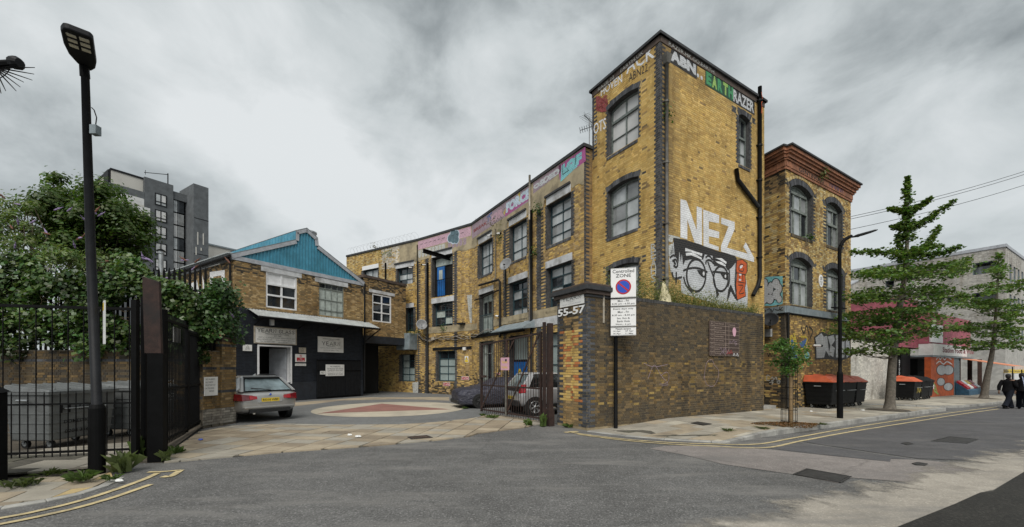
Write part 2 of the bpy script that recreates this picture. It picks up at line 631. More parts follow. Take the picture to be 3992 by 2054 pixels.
def leaves_mesh(name, cen, size, cols, mat, parent=None, up=.4, seed=0, kind=None, droop=0.0, narrow=.62, face=None):
 """many small leaf faces: rhombs at cen with random facing; cols Nx3"""
 rng = np.random.default_rng(seed)
 cen = np.asarray(cen, float)
 n = len(cen)
 nor = rng.normal(size=(n, 3)); nor[:, 2] = np.abs(nor[:, 2]) + up
 if face is not None:
  nor += np.array(face)
 nor /= np.linalg.norm(nor, axis=1)[:, None]
 t = rng.normal(size=(n, 3)); t[:, 2] -= droop
 t -= nor * (t * nor).sum(1)[:, None]
 t /= np.linalg.norm(t, axis=1)[:, None] + 1e-9
 b = np.cross(nor, t)
 sz = (np.asarray(size) * rng.uniform(.65,1.3, n))[:, None]
 v = np.empty((n, 4,3))
 v[:, 0] = cen - t * sz * .5
 v[:, 1] = cen + b * sz * narrow * .5 + nor * sz * .12
 v[:, 2] = cen + t * sz * .5
 v[:, 3] = cen - b * sz * narrow * .5 + nor * sz * .12
 off = root_loc(parent) if parent is not None else Vector((0,0,0))
 v = v.reshape(-1,3) - np.array(off)
 me = bpy.data.meshes.new(name)
 me.vertices.add(4 * n); me.loops.add(4 * n); me.polygons.add(n)
 me.vertices.foreach_set('co', v.ravel().astype(np.float32))
 me.loops.foreach_set('vertex_index', np.arange(4 * n, dtype=np.int32))
 me.polygons.foreach_set('loop_start', np.arange(0,4 * n, 4, dtype=np.int32))
 me.update(calc_edges=True)
 ca = me.color_attributes.new('Col', 'FLOAT_COLOR', 'POINT')
 c4 = np.ones((n, 4)); c4[:, :3] = np.clip(cols, 0,1)
 ca.data.foreach_set('color', np.repeat(c4,4, axis=0).ravel().astype(np.float32))
 me.materials.append(MATS[mat])
 o = linked(name, me, parent)
 if kind: o['kind'] = kind
 return o
# ================================================================ materials
attr_mat('brickwork'); attr_mat('single_brick', obj_color=True)
pm('mortar', (.43,.32,.15), .9,.3,3,.3, stain=(.10,.085,.06), stain_amt=.7)
pm('mortar_dark', (.135,.115,.085), .9,.35,3,.3, stain=(.045,.04,.032), stain_amt=.7)
pm('mortar_pale', (.31,.245,.15), .9,.35,2,.3, stain=(.08,.065,.045), stain_amt=.8)
pm('plain_brick', (.24,.16,.07), .9,.4,6,.4)
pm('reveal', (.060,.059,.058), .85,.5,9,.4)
pm('lintel', (.53,.545,.56), .8,.2,4,.25, stain=(.16,.15,.13), stain_amt=.6)
pm('render', (.37,.31,.20), .9,.22,2.5,.35, stain=(.14,.12,.085), stain_amt=.75)
pm('coping', (.085,.062,.05), .85,.4,5,.4, stain=(.03,.028,.026))
pm('coping_dark', (.035,.037,.04), .8,.4,5,.3)
pm('pipe_black', (.010,.0105,.011), .6,.4,5,.2, spec=.2)
pm('pipe_grey', (.12,.115,.10), .6,.4,6,.2, stain=(.05,.03,.02))
pm('pipe_cream', (.42,.38,.31), .6,.3,6,.2, stain=(.15,.11,.07))
pm('frame_teal', (.028,.060,.072), .5,.35,8,.15)
pm('frame_green', (.13,.155,.145), .65,.4,12,.3, stain=(.20,.21,.19), stain_amt=.5, stain_scale=6)
pm('frame_sage', (.20,.225,.205), .75,.4,12,.4, stain=(.07,.075,.07), stain_amt=.8, stain_scale=5)
pm('frame_white', (.72,.73,.74), .4,.1,6,.05)
pm('frame_dark', (.012,.013,.015), .6,.3,6,.1, spec=.2)
glass_mat('pane_pale', (.55,.55,.54), .12,.12)
glass_mat('pane_grey', (.24,.25,.25), .08,.3)
glass_mat('pane_dark', (.018,.022,.026), .05,.5)
glass_mat('pane_sky', (.42,.445,.45), .06,.35)  # pale base colour paints the sky's reflection into the glass
glass_mat('pane_frost', (.30,.36,.35), .35,.15)
glass_mat('pane_board', (.38,.43,.40), .5,.25,5)
pm('navy_wall', (.016,.020,.028), .6,.35,5,.3)
pm('grey_metal', (.19,.23,.25), .55,.25,4,.1, stain=(.30,.32,.33), stain_amt=.4)
pm('grey_trim', (.37,.39,.42), .6,.2,5,.1)
pm('blue_cladding', (.065,.265,.375), .5,.16,3,.1, stain=(.03,.13,.17), stain_amt=.5)
pm('corrugated', (.43,.46,.46), .45,.2,5,.1, metal=.35, stain=(.2,.2,.19))
pm('roof_sheet', (.16,.18,.19), .6,.3,3,.2)
pm('black_void', (.004,.004,.004), .9,.2,3,0)
pm('black_paint', (.004,.0042,.0045), .65,.4,6,.12, spec=.12)
pm('rust', (.052,.026,.018), .75,.5,7,.4, stain=(.018,.016,.016), stain_amt=.8)
pm('blue_door', (.010,.125,.40), .45,.2,4,.1)
pm('white_board', (.72,.72,.70), .5,.08,4,.05, stain=(.5,.5,.48), stain_amt=.5)
pm('sign_ink', (.035,.04,.04), .6,.2,5,0)
pm('sign_red', (.42,.012,.025), .4,.1,5,0)
pm('sign_white', (.78,.78,.77), .35,.05,4,0)
pm('sign_blue', (.012,.07,.46), .35,.06,4,0)
pm('sign_yellow', (.70,.50,.03), .4,.08,4,0)
pm('sign_pink', (.62,.36,.44), .6,.1,4,.05)
pm('sign_back', (.15,.155,.16), .5,.2,4,.05, metal=.5)
pm('terracotta', (.31,.13,.068), .85,.35,7,.4, stain=(.11,.06,.04), stain_amt=.7, stain_scale=2.2)
pm('galvanised', (.36,.38,.39), .45,.25,5,.1, metal=.6)
pm('dish', (.20,.205,.21), .5,.2,5,.1)
pm('cable', (.36,.34,.31), .6,.3,6,0)

from mathutils import noise as mnoise
def nz(x, y, k=1.0, seed=0.0):
 return .5 + .5 * mnoise.fractal(Vector((x * k + seed, y * k - seed * .7, seed)), 1.0,2.0,4) / .9
rnd = random.Random(7)
STOCK = [(.56,.395,.14), (.53,.365,.122), (.59,.425,.165), (.50,.335,.112), (.57,.405,.148), (.47,.315,.108), (.54,.365,.122)]
TAN = [(.40,.29,.145), (.36,.255,.12), (.45,.33,.175), (.31,.215,.10), (.42,.30,.15), (.26,.18,.09)]
PALE = [(.50,.40,.20), (.44,.33,.14), (.52,.43,.24), (.38,.27,.11), (.30,.20,.085)]
BROWN = [(.29,.195,.088), (.25,.175,.085), (.34,.235,.11), (.23,.16,.08), (.19,.14,.075), (.32,.205,.085)]
SOOT_SHADE = [(.060,.051,.039), (.078,.064,.043), (.05,.045,.037), (.098,.076,.047)]  # dark bricks: real soot, and shade painted into the boundary wall
BLUE = [(.060,.064,.072), (.075,.079,.088), (.048,.051,.057), (.095,.099,.108)]
LOWB = [(.125,.092,.05), (.15,.108,.056), (.095,.072,.043), (.19,.13,.06), (.08,.062,.04), (.14,.096,.045)]
def sc(c, k):
 return (c[0] * k, c[1] * k, c[2] * k)
def mixc(a, b, f):
 return tuple(x + (y - x) * f for x, y in zip(a, b))

class Hole:
 def __init__(self, s0, s1, z0, z1, rise=0.0):
  self.s0, self.s1, self.z0, self.z1, self.rise = s0, s1, z0, z1, rise
 def span(self, z, grow=0.0):
  if z < self.z0 or z > self.z1 + self.rise + grow:
   return None
  if self.rise and z > self.z1 + grow:
   m, h = (self.s0 + self.s1) / 2,(self.s1 - self.s0) / 2 + grow
   f = 1 - (z - self.z1 - grow * .6) / (self.rise + grow * .4)
   if f <= 0:
    return None
   w = h * math.sqrt(min(1, f))
   return (m - w, m + w)
  g = grow if z > self.z1 else 0
  return (self.s0 - g, self.s1 + g)
 def loop(self, n=12):
  m, h = (self.s0 + self.s1) / 2,(self.s1 - self.s0) / 2
  if not self.rise:
   return [(self.s0, self.z0), (self.s1, self.z0), (self.s1, self.z1), (self.s0, self.z1)]
  top = [(m + h * math.cos(math.pi * k / n), 0) for k in range(n + 1)]
  top = [(s, self.z1 + self.rise * (1 - ((s - m) / h) ** 2)) for s, _ in top]
  return [(self.s0, self.z0), (self.s1, self.z0)] + top

def brick_rows(s0, s1, z0, z1, holes, colfn, seed, ring=0.0, z_top=None):
 """Flemish bond courses of .075 m cut round the openings; rows of (a, b, z, colour)"""
 rg = random.Random(seed)
 out = []
 k0, k1 = int(math.ceil(z0 / .075)), int(z1 / .075)
 for k in range(k0, k1):
  z = k * .075
  zm = z + .0325
  cuts = []
  for h in holes:
   sp = h.span(zm, ring if h.rise else 0)
   if sp:
    cuts.append((sp, h))
  cuts.sort(key=lambda c: c[0][0])
  free, a = [], s0
  for (c0, c1), h in cuts:
   if c0 > a:
    free.append((a, min(c0, s1)))
   a = max(a, c1)
  if a < s1:
   free.append((a, s1))
  x = s0 - (.056 if k % 2 else .225)
  st = k % 2 == 0
  while x < s1:
   w = .215 if st else .1025
   for f0, f1 in free:
    p, q = max(x, f0), min(x + w, f1)
    if q - p > .03:
     m = (p + q) / 2
     de = min([min(abs(m - c[0]), abs(m - c[1])) for c, h in cuts] or [9])
     c = colfn(m, zm, k, de, rg)
     if c is not None:
      out.append((p, q, z, c))
   x += w + .010
   st = not st
 return out
_unit_brick = None
def unit_brick():
 global _unit_brick
 if _unit_brick is None:
  mb = MB().box((0,0,0), (1,1,1))
  me = bpy.data.meshes.new('brick')
  me.from_pydata([tuple(v) for v in mb.v], [], mb.f)
  me.materials.append(MATS['single_brick'])
  _unit_brick = me
 return _unit_brick
def lay_bricks(root, items, singles=300, seed=0, pick=None, part='brickwork'):
 """items: (frame, a, b, z, colour). The bricks that show largest are objects, the rest one mesh"""
 rg = random.Random(seed)
 def area(it):
  fr, a, b, z, c = it
  p = fr.P((a + b) / 2, z + .03)
  u, v = CX + p.x / p.y * FPX, CY - (p.z - CAM_H) / p.y * FPX
  if not (0 < u < 2576 and 0 < v < 1325) or p.y < 1:
   return 0
  if pick and not pick(u, v, p):
   return 0
  vd = Vector((p.x, p.y)).normalized()
  return (b - a) * max(.02,-vd.dot(fr.n)) / p.length ** 2
 order = sorted(range(len(items)), key=lambda i: -area(items[i]))
 chosen = set(order[:singles]) if singles else set()
 off = root_loc(root)
 V, F, Cc = [], [], []
 for i, (fr, a, b, z, c) in enumerate(items):
  o1 = .007 + rg.random() * .005
  if i in chosen:
   o = linked('brick', unit_brick(), root)
   o.location = fr.P((a + b) / 2, z + .0325,(o1 - .012) / 2) - off
   o.rotation_euler = (0,0, fr.ang() + rg.uniform(-.006,.006))
   o.scale = (b - a, o1 + .012,.0625)
   o.color = (*c, 1)
   continue
  n = len(V)
  ax, ay, nx, ny = fr.a.x, fr.a.y, fr.n.x, fr.n.y
  ox, oy = fr.o.x - off.x, fr.o.y - off.y
  for zz in (z - off.z, z + .0625 - off.z):
   for s, o in ((a, o1), (b, o1), (b, -.012), (a, -.012)):
    V.append((ox + ax * s + nx * o, oy + ay * s + ny * o, zz))
  F += [(n, n + 1, n + 5, n + 4), (n + 1, n + 2, n + 6, n + 5), (n + 3, n, n + 4, n + 7), (n + 4, n + 5, n + 6, n + 7), (n + 3, n + 2, n + 1, n)]
  Cc += [(*c, 1)] * 8
 if V:
  me = bpy.data.meshes.new(part)
  me.from_pydata(V, [], F)
  ca = me.color_attributes.new('Col', 'FLOAT_COLOR', 'POINT')
  ca.data.foreach_set('color', np.array(Cc, np.float32).ravel())
  me.materials.append(MATS['brickwork'])
  o = linked(part, me, root)
  o['kind'] = 'stuff'
def wall_sheet(root, fr, outer, holes, depth=.25, mat='mortar', reveal='reveal', name='wall'):
 mb = MB().tess(fr, outer, [h.loop() for h in holes], 0)
 mb.build(name, mat, root)
 if holes:
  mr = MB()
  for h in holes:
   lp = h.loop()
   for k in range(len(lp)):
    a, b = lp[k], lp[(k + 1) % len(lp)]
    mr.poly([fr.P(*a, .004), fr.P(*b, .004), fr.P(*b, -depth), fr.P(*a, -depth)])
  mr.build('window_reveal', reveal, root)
def arch_ring(root, fr, h, t=.22, pal=BLUE, seed=0, z_drop=0.0):
 """voussoirs over a segmental opening"""
 rg = random.Random(seed)
 m, hw = (h.s0 + h.s1) / 2,(h.s1 - h.s0) / 2
 rad = (hw * hw + h.rise ** 2) / (2 * h.rise)
 zc_ = h.z1 + h.rise - rad
 half = math.asin(min(1, hw / rad))
 n = max(8, int(2 * half * rad / .075))
 V, F, Cc = [], [], []
 off = root_loc(root)
 for k in range(n):
  a0, a1 = -half - .02 + (2 * half + .04) * (k + .07) / n, -half - .02 + (2 * half + .04) * (k + .93) / n
  o1 = .016 + rg.random() * .006
  i = len(V)
  for o in (o1,-.02):
   for a, r in ((a0, rad), (a1, rad), (a1, rad + t), (a0, rad + t)):
    V.append(tuple(fr.P(m + math.sin(a) * r, zc_ + math.cos(a) * r, o) - off))
  F += [(i, i + 1, i + 2, i + 3), (i + 1, i, i + 4, i + 5), (i + 2, i + 1, i + 5, i + 6), (i + 3, i + 2, i + 6, i + 7), (i, i + 3, i + 7, i + 4)]
  Cc += [(*sc(rg.choice(pal), rg.uniform(.8,1.3)), 1)] * 8
 me = bpy.data.meshes.new('arch')
 me.from_pydata(V, [], F)
 ca = me.color_attributes.new('Col', 'FLOAT_COLOR', 'POINT')
 ca.data.foreach_set('color', np.array(Cc, np.float32).ravel())
 me.materials.append(MATS['brickwork'])
 o = linked('arch', me, root)
 o['kind'] = 'stuff'
def sill_bricks(root, fr, h, z, pal=BLUE, seed=0, hgt=.10):
 rg = random.Random(seed)
 V, F, Cc = [], [], []
 off = root_loc(root)
 n = int((h.s1 - h.s0 + .1) / .075)
 for k in range(n):
  a = h.s0 - .05 + k * .075; b = a + .067
  i = len(V)
  for zz in (z - hgt, z):
   for s, o in ((a, .03), (b, .03), (b, -.02), (a, -.02)):
    V.append(tuple(fr.P(s, zz, o) - off))
  F += [(i, i + 1, i + 5, i + 4), (i + 1, i + 2, i + 6, i + 5), (i + 3, i, i + 4, i + 7), (i + 4, i + 5, i + 6, i + 7), (i + 3, i + 2, i + 1, i)]
  Cc += [(*sc(rg.choice(pal), rg.uniform(.9,1.5)), 1)] * 8
 me = bpy.data.meshes.new('window_sill')
 me.from_pydata(V, [], F)
 ca = me.color_attributes.new('Col', 'FLOAT_COLOR', 'POINT')
 ca.data.foreach_set('color', np.array(Cc, np.float32).ravel())
 me.materials.append(MATS['brickwork'])
 o = linked('window_sill', me, root)
 o['kind'] = 'stuff'
def window(root, fr, h, cols, rows, fmat='frame_teal', panes='pane_dark', depth=.2, fw=.07, bar=.04, name='window', head=None):
 """frame with mullions and transoms; every pane is a piece of its own"""
 mb = MB()
 s0, s1, z0, z1 = h.s0, h.s1, h.z0, h.z1
 o0, o1 = -depth - .03,-depth + .03
 top = z1 + (h.rise if h.rise else 0)
 mb.slab(fr, s0, s0 + fw, z0, z1, o0, o1); mb.slab(fr, s1 - fw, s1, z0, z1, o0, o1)
 mb.slab(fr, s0 + fw, s1 - fw, z0, z0 + fw, o0, o1)
 if not h.rise:
  mb.slab(fr, s0 + fw, s1 - fw, z1 - fw, z1, o0, o1)
 W, H = s1 - s0, z1 - z0
 for c in cols[1:-1]:
  x = s0 + c[0] * W if isinstance(c, tuple) else s0 + c * W
  bw = c[1] if isinstance(c, tuple) else bar
  zt = z1 if not h.rise or head else z1 + h.rise * (1 - ((x - (s0 + s1) / 2) / (W / 2)) ** 2) - .02
  mb.slab(fr, x - bw / 2, x + bw / 2, z0 + fw, zt - (.0 if h.rise else fw), o0 + .004, o1 - .004)
 for r in rows[1:-1]:
  z = z0 + r[0] * H if isinstance(r, tuple) else z0 + r * H
  bw = r[1] if isinstance(r, tuple) else bar
  mb.slab(fr, s0 + fw, s1 - fw, z - bw / 2, z + bw / 2, o0 + .002, o1 + (.03 if bw > .07 else -.002))
 if h.rise:
  lp = [p for p in h.loop() if p[1] >= z1 - 1e-6]
  if head:
   mb.slab(fr, s0 + fw, s1 - fw, z1 - fw, z1, o0, o1 + .02)
  ribbon_pts = [(s, z - .035) for s, z in lp]
  for k in range(len(ribbon_pts) - 1):
   (a, b), (c, d) = ribbon_pts[k], ribbon_pts[k + 1]
   mb.prism(fr, [(a, b - .035), (c, d - .035), (c, d + .035), (a, b + .035)], o0, o1)
 w = mb.build(name, fmat, root)
 cs = [c[0] if isinstance(c, tuple) else c for c in cols]
 rs = [r[0] if isinstance(r, tuple) else r for r in rows]
 k = 0
 for i in range(len(cs) - 1):
  for j in range(len(rs) - 1):
   pmn = panes(i, j) if callable(panes) else panes
   k += 1
   if pmn is None:
    continue
   a, b = s0 + cs[i] * W + .012, s0 + cs[i + 1] * W - .012
   c, d = z0 + rs[j] * H + .012, z0 + rs[j + 1] * H - .012
   if h.rise and j == len(rs) - 2 and not head:
    pts = [(a, c), (b, c)]
    for t in range(5):
     s = b + (a - b) * t / 4
     pts.append((s, z1 + h.rise * (1 - ((s - (s0 + s1) / 2) / (W / 2)) ** 2) - .01))
    MB().prism(fr, pts, o0 - .004, o0 + .018).build('pane', pmn, w)
   else:
    MB().slab(fr, a, b, c, d, o0 - .004, o0 + .018).build('pane', pmn, w)
 if head:
  lp = [p for p in h.loop() if p[1] >= z1 - 1e-6]
  MB().prism(fr, lp + [(s0, z1)] if lp[-1][0] > s0 + 1e-6 else lp, o0 + .002, o0 + .03).build('arched_head', head, w)
 return w
def hole_px(fr, zf, xl, yt, yb, xr, rise=0.0, yr=None):
 """opening from zoomed-picture points: left-top, left-bottom and the right edge's x"""
 s0, zt = fr.px(*zf(xl, yt))
 _, zb = fr.px(*zf(xl, yb))
 s1, _ = fr.px(*zf(xr, yr if yr is not None else yt))
 return Hole(s0, s1, zb, zt, rise)
def board(root, fr, zf, x0, y0, y1, x1, off=.05, thick=.02, mat='lintel', name='lintel', yr=None):
 h = hole_px(fr, zf, x0, y0, y1, x1, yr=yr)
 o = MB().slab(fr, h.s0, h.s1, h.z0, h.z1, off - thick, off).build(name, mat, root)
 return o, h
def decal(root, fr, polys, off, mat, name, uv=True):
 mb = MB()
 for p in polys:
  mb.tess(fr, p, [], off)
 return mb.build(name, mat, root, uvframe=fr if uv else None)
def strokes(root, fr, lines, w, off, mat, name='graffiti', k=5):
 mb = MB()
 for i, l in enumerate(lines):
  pts = smooth_path(l, k) if len(l) > 2 else l
  ribbon(mb, fr, pts, w, off + i * .0006)
 return mb.build(name, mat, root, uvframe=fr)
def lettering(root, fr, body, s0, s1, z0, z1, off, mat, bold=0.0, name='lettering', wob=None):
 mb = add_text(MB(), fr, body, s0, s1, z0, z1, off, bold, wob)
 return mb.build(name, mat, root, uvframe=fr)
# ================================================================ ground, road, yard and pavements
asphalt_mat('asphalt', (.108,.107,.104), .7,.24, worn=(.19,.183,.172), crack=.28)
asphalt_mat('asphalt_yard', (.145,.148,.146), .25,.16,.6)
asphalt_mat('asphalt_pink', (.205,.186,.174), .3,.16, worn=(.14,.135,.13), crack=.4)
asphalt_mat('asphalt_fresh', (.082,.081,.084), .35,.2, worn=(.13,.125,.12))
asphalt_mat('asphalt_black', (.022,.021,.018), .7,.4,.7)
_e0, _e1 = GP(*ZD(2420,537), road_z), GP(*ZD(1930,722), road_z)
_en = Vector((_e0 - _e1).xy).normalized(); _en = Vector((-_en.y, _en.x))
asphalt_mat('asphalt_dusty', (.30,.275,.235), .25,.18, worn=(.16,.155,.145), ragged_alpha=(_en.x, _en.y, _en.dot(_e0.xy)))
pm('slab_grey', (.31,.285,.235), .85,.16,1.7,.3, stain=(.19,.175,.145), stain_amt=.7, stain_scale=.8)
pm('slab_buff', (.34,.285,.205), .85,.18,1.7,.3, stain=(.17,.14,.105), stain_amt=.7, stain_scale=.7)
pm('slab_brown', (.27,.22,.155), .85,.18,1.7,.3, stain=(.14,.115,.085), stain_amt=.7, stain_scale=.7)
pm('slab_pale', (.42,.39,.32), .85,.15,1.7,.3, stain=(.27,.25,.2), stain_amt=.6, stain_scale=.9)
pm('slab_tactile', (.43,.325,.155), .85,.16,1.7,.3, stain=(.22,.17,.10), stain_amt=.6)
pm('kerb_stone', (.33,.325,.30), .8,.22,3,.3, stain=(.12,.115,.11), stain_amt=.7)
pm('joint', (.085,.078,.062), .95,.4,6,.3, stain=(.05,.06,.025), stain_amt=.5)
pm('dirt', (.075,.062,.045), .95,.5,5,.6, fine=25)
pm('line_yellow', (.52,.425,.23), .75,.22,6,.3, stain=(.20,.17,.12), stain_amt=.75, stain_scale=5)
pm('circle_cream', (.43,.385,.30), .85,.14,1.2,.2, stain=(.28,.25,.2), stain_amt=.6, stain_scale=.9)
pm('circle_red', (.25,.12,.098), .85,.18,1.4,.2, stain=(.20,.10,.085), stain_amt=.6)
pm('iron', (.030,.029,.028), .6,.5,9,.5)
pm('mulch', (.13,.066,.034), .95,.5,20,.6, fine=40)

def clip_convex(poly, win):
 out = [Vector((p[0], p[1])) for p in poly]
 n = len(win)
 for i in range(n):
  a, b = Vector(win[i][:2]), Vector(win[(i + 1) % n][:2])
  e = b - a
  inp, out = out, []
  if not inp:
   break
  side = lambda p: e.x * (p.y - a.y) - e.y * (p.x - a.x)
  for k in range(len(inp)):
   p, q = inp[k], inp[(k + 1) % len(inp)]
   sp, sq = side(p), side(q)
   if sp >= 0:
    out.append(p)
   if (sp >= 0) != (sq >= 0):
    out.append(p + (q - p) * (sp / (sp - sq)))
 return out
def area2(p):
 return sum(p[k].x * p[(k + 1) % len(p)].y - p[(k + 1) % len(p)].x * p[k].y for k in range(len(p))) / 2
def sheet(name, pts, mat, z, parent=None, kind='structure', sub=0):
 """flat sheet on the ground; z is a height or a function of (x, y)"""
 zf = z if callable(z) else (lambda x, y: z)
 P = [Vector((p[0], p[1])) for p in pts]
 fine = []
 for k in range(len(P)):
  a, b = P[k], P[(k + 1) % len(P)]
  m = max(1, int((b - a).length / 1.5)) if callable(z) else 1
  fine += [a + (b - a) * (j / m) for j in range(m)]
 mb = MB()
 loop = [Vector((p.x, p.y, 0)) for p in fine]
 mb.v = [Vector((p.x, p.y, zf(p.x, p.y))) for p in fine]
 for tri in tessellate_polygon([loop]):
  a, b, c = (loop[k] for k in tri)
  mb.f.append(tri if (b - a).cross(c - a).z > 0 else tri[::-1])
 o = mb.build(name, mat, parent)
 if kind and parent is None:
  o['kind'] = kind
 return o
def slabs(root, poly, origin, ax, w, d, zf, mats, thick=.05, gap=.007, stagger=.5, seed=0, name='paving_slab'):
 """paving slabs cut to a polygon, each one its own piece"""
 rg = random.Random(seed)
 ay = Vector((-ax.y, ax.x))
 P = [Vector((p[0], p[1])) for p in poly]
 if area2(P) < 0:
  P = P[::-1]
 us = [(p - origin).dot(ax) for p in P]; vs = [(p - origin).dot(ay) for p in P]
 for j in range(int(math.floor(min(vs) / d)), int(math.ceil(max(vs) / d))):
  sh = stagger * w * (j % 2)
  for i in range(int(math.floor((min(us) - sh) / w)), int(math.ceil((max(us) - sh) / w))):
   x0, y0 = i * w + sh, j * d
   rect = [origin + ax * a + ay * b for a, b in ((x0 + gap, y0 + gap), (x0 + w - gap, y0 + gap), (x0 + w - gap, y0 + d - gap), (x0 + gap, y0 + d - gap))]
   c = clip_convex(P, rect)
   if len(c) < 3 or abs(area2(c)) < .01:
    continue
   dz = rg.uniform(-.003,.003); tx, ty = rg.uniform(-.004,.004), rg.uniform(-.004,.004)
   cc = sum(c, Vector((0,0))) / len(c)
   q = [Vector((p.x, p.y, zf(p.x, p.y) + dz + (p.x - cc.x) * tx + (p.y - cc.y) * ty)) for p in c]
   MB().hexa([p - Vector((0,0, thick)) for p in q], q).build(name, rg.choice(mats), root)

# the ground: one sheet to the horizon, following the fall of the street
gm = MB()
_ss = [-600,-200,-60,-20,0,3,6,9,13,17,21,25,29,33,43,80,250,800]
_ds = [-500,-150,-40,-12,-6,-3,0,4,10,40,160,600]
gi = []
for s in _ss:
 for d in _ds:
  p = SD(s, d)
  gm.v.append(Vector((p.x, p.y, road_z(p.x, p.y) - .006)))
for i in range(len(_ss) - 1):
 for j in range(len(_ds) - 1):
  a = i * len(_ds) + j
  gm.f.append((a, a + len(_ds), a + len(_ds) + 1, a + 1))
g_ = gm.build('road', 'asphalt', None)
tag(g_, 'grey worn asphalt road running past the yard', None, None, 'structure')

RZ = lambda e: (lambda x, y: road_z(x, y) + e)
def gpoly(zf, pts, fn=road_z):
 return [GP(*zf(x, y), fn) for x, y in pts]
# resurfaced patches of the road
sheet('road_patch', gpoly(ZD, [(688,322), (760,308), (1000,305), (1250,322), (1540,352), (1900,388), (1905,374), (2045,378), (2290,400), (2576,430), (2576,440), (2250,480), (1990,490), (1705,468), (1640,495), (1415,452), (1060,400), (860,352)]), 'asphalt_pink', RZ(0))
sheet('road_patch', gpoly(ZD, [(1275,318), (1420,288), (2030,378), (1905,372), (1900,387), (1545,350)]), 'asphalt_fresh', RZ(.0))
sheet('road_patch', gpoly(ZD, [(1440,282), (2000,180), (2576,90), (2576,330), (2400,385), (2040,372), (1540,300)]), 'asphalt_fresh', RZ(.002))
sheet('road_patch', gpoly(ZD, [(1990,440), (2576,250), (2576,440), (2420,532), (2352,545), (2230,600), (1930,720), (1500,890), (600,890), (900,660), (1400,540)]), 'asphalt_dusty', RZ(.003))
sheet('road_patch', gpoly(ZD, [(2576,440), (2420,537), (2352,548), (2230,603), (1930,722), (1500,900), (1600,1100), (3100,1100), (3100,300)]), 'asphalt_black', RZ(.005))
# yard surface
yard = [G(588,1072), G(710,1067), G(860,1070), G(1010,1069), G(1085,1064), G(1176,1055), G(1239,1043), G(1400,1066), Vector((3.4,12.0,0)), Vector((5.0,14.5,0)), Vector((3.2,17,0)), Vector((-2.2,26,0)), Vector((-9,33,0)), Vector((-15,33,0)), Vector((-13.5,18,0)), Vector((-9.2,12.2,0))]
sheet('yard', yard, 'asphalt_yard', .004)
# roundel set in the yard
rc = Vector((-5.02,16.85)); rr = 3.05
ring = [rc + Vector((math.cos(a), math.sin(a))) * rr for a in [2 * math.pi * k / 56 for k in range(56)]]
sheet('painted_circle', ring, 'circle_cream', .009)
tri_ = [GP(*ZY(x, y), lambda a, b: 0) for x, y in ((290,158), (835,74), (1415,122), (1060,132), (600,146))]
sheet('painted_triangle', tri_, 'circle_red', .013)
ann = [rc + Vector((math.cos(a), math.sin(a))) * (rr + .9) for a in [2 * math.pi * k / 56 for k in range(56)]]
# buff strip in front of the glass works
sheet('yard_path', [G(590,1030), G(740,1013), G(915,1000), G(1130,999), G(1130,1008), G(1010,1004), G(860,1008), G(745,1022), G(640,1040)], 'slab_buff', .008)

# crossover of buff slabs between road and yard
cross = [G(u, v) for u, v in ((413,1165), (490,1158), (710,1138), (920,1124), (1101,1108), (1179,1099), (1203,1091), (1329,1075), (1341,1070), (1395,1066), (1300,1052), (1239,1043), (1176,1055), (1085,1064), (1010,1069), (860,1070), (710,1067), (588,1072), (500,1088), (440,1130))]
cb = sheet('crossover', cross, 'joint', .002)
cdir = (G(710,1067) - G(1010,1069)).xy.normalized() * -1
slabs(cb, cross, G(710,1138).xy, Vector((.985,-.17)).normalized(), .62,.42, lambda x, y: .022, ['slab_buff', 'slab_buff', 'slab_brown', 'slab_grey'], .03,.012,0.0,3)

# pavement along the street, with kerb
kerb_px = [(370,235), (560,258), (760,276), (1000,291), (1070,296)]
kerb = [G(*ZD(x, y)).xy for x, y in kerb_px]
kd = kerb[-1]
kerb += [kd + D1 * t for t in (1.5,3,5,7,9,11,13,15,16.9)]
kend = kerb[-1]
inner_end = SD(street_s(*kend) - 1.2,-.5)
pave = kerb + [kend + D2 * .35 - D1 * .05, SD(16.9,-.6), SD(17.1,.06), SD(10.7,.06), SD(10.0,1.4), SD(9.0,1.4), SD(9.0,.02), SD(0,.02)]
def pz(x, y):
 """pavement height; it falls to the road at the crossover"""
 k = min(max((street_s(x, y) - .4) / 3.6,0), 1)
 k = k * k * (3 - 2 * k)
 return max(pave_z(x, y) * k, road_z(x, y) + .125 * k) + .004
pv = sheet('pavement', pave, 'joint', lambda x, y: pz(x, y) - .014)
def inset(line, d):
 out = []
 for k in range(len(line)):
  a, b = line[max(k - 1,0)], line[min(k + 1, len(line) - 1)]
  t = (b - a).normalized()
  out.append(line[k] + Vector((-t.y, t.x)) * d)
 return out
kin = inset(kerb, .15)
pave_in = kin + pave[len(kerb):]
slabs(pv, [p for p in pave_in if True], W0, D1,.62,.455, pz, ['slab_grey', 'slab_grey', 'slab_grey', 'slab_pale', 'slab_buff'], .04,.006,.5,11)
def kerb_run(line, root, zf, step=.9, w=.145, mat='kerb_stone'):
 inn = inset(line, w)
 for k in range(len(line) - 1):
  n = max(1, int(round((line[k + 1] - line[k]).length / step)))
  for j in range(n):
   f0, f1 = j / n + .004,(j + 1) / n - .004
   q = [line[k].lerp(line[k + 1], f0), line[k].lerp(line[k + 1], f1), inn[k].lerp(inn[k + 1], f1), inn[k].lerp(inn[k + 1], f0)]
   top = [Vector((p.x, p.y, zf(p.x, p.y) + .002)) for p in q]
   bot = [Vector((p.x, p.y, road_z(p.x, p.y) - .12)) for p in q]
   MB().hexa(bot, top).build('kerb_stone', mat, root, bevel=.012)
kerb_run(kerb, pv, pz)
kerb_run([kend, kend + D2 * .38], pv, pz)

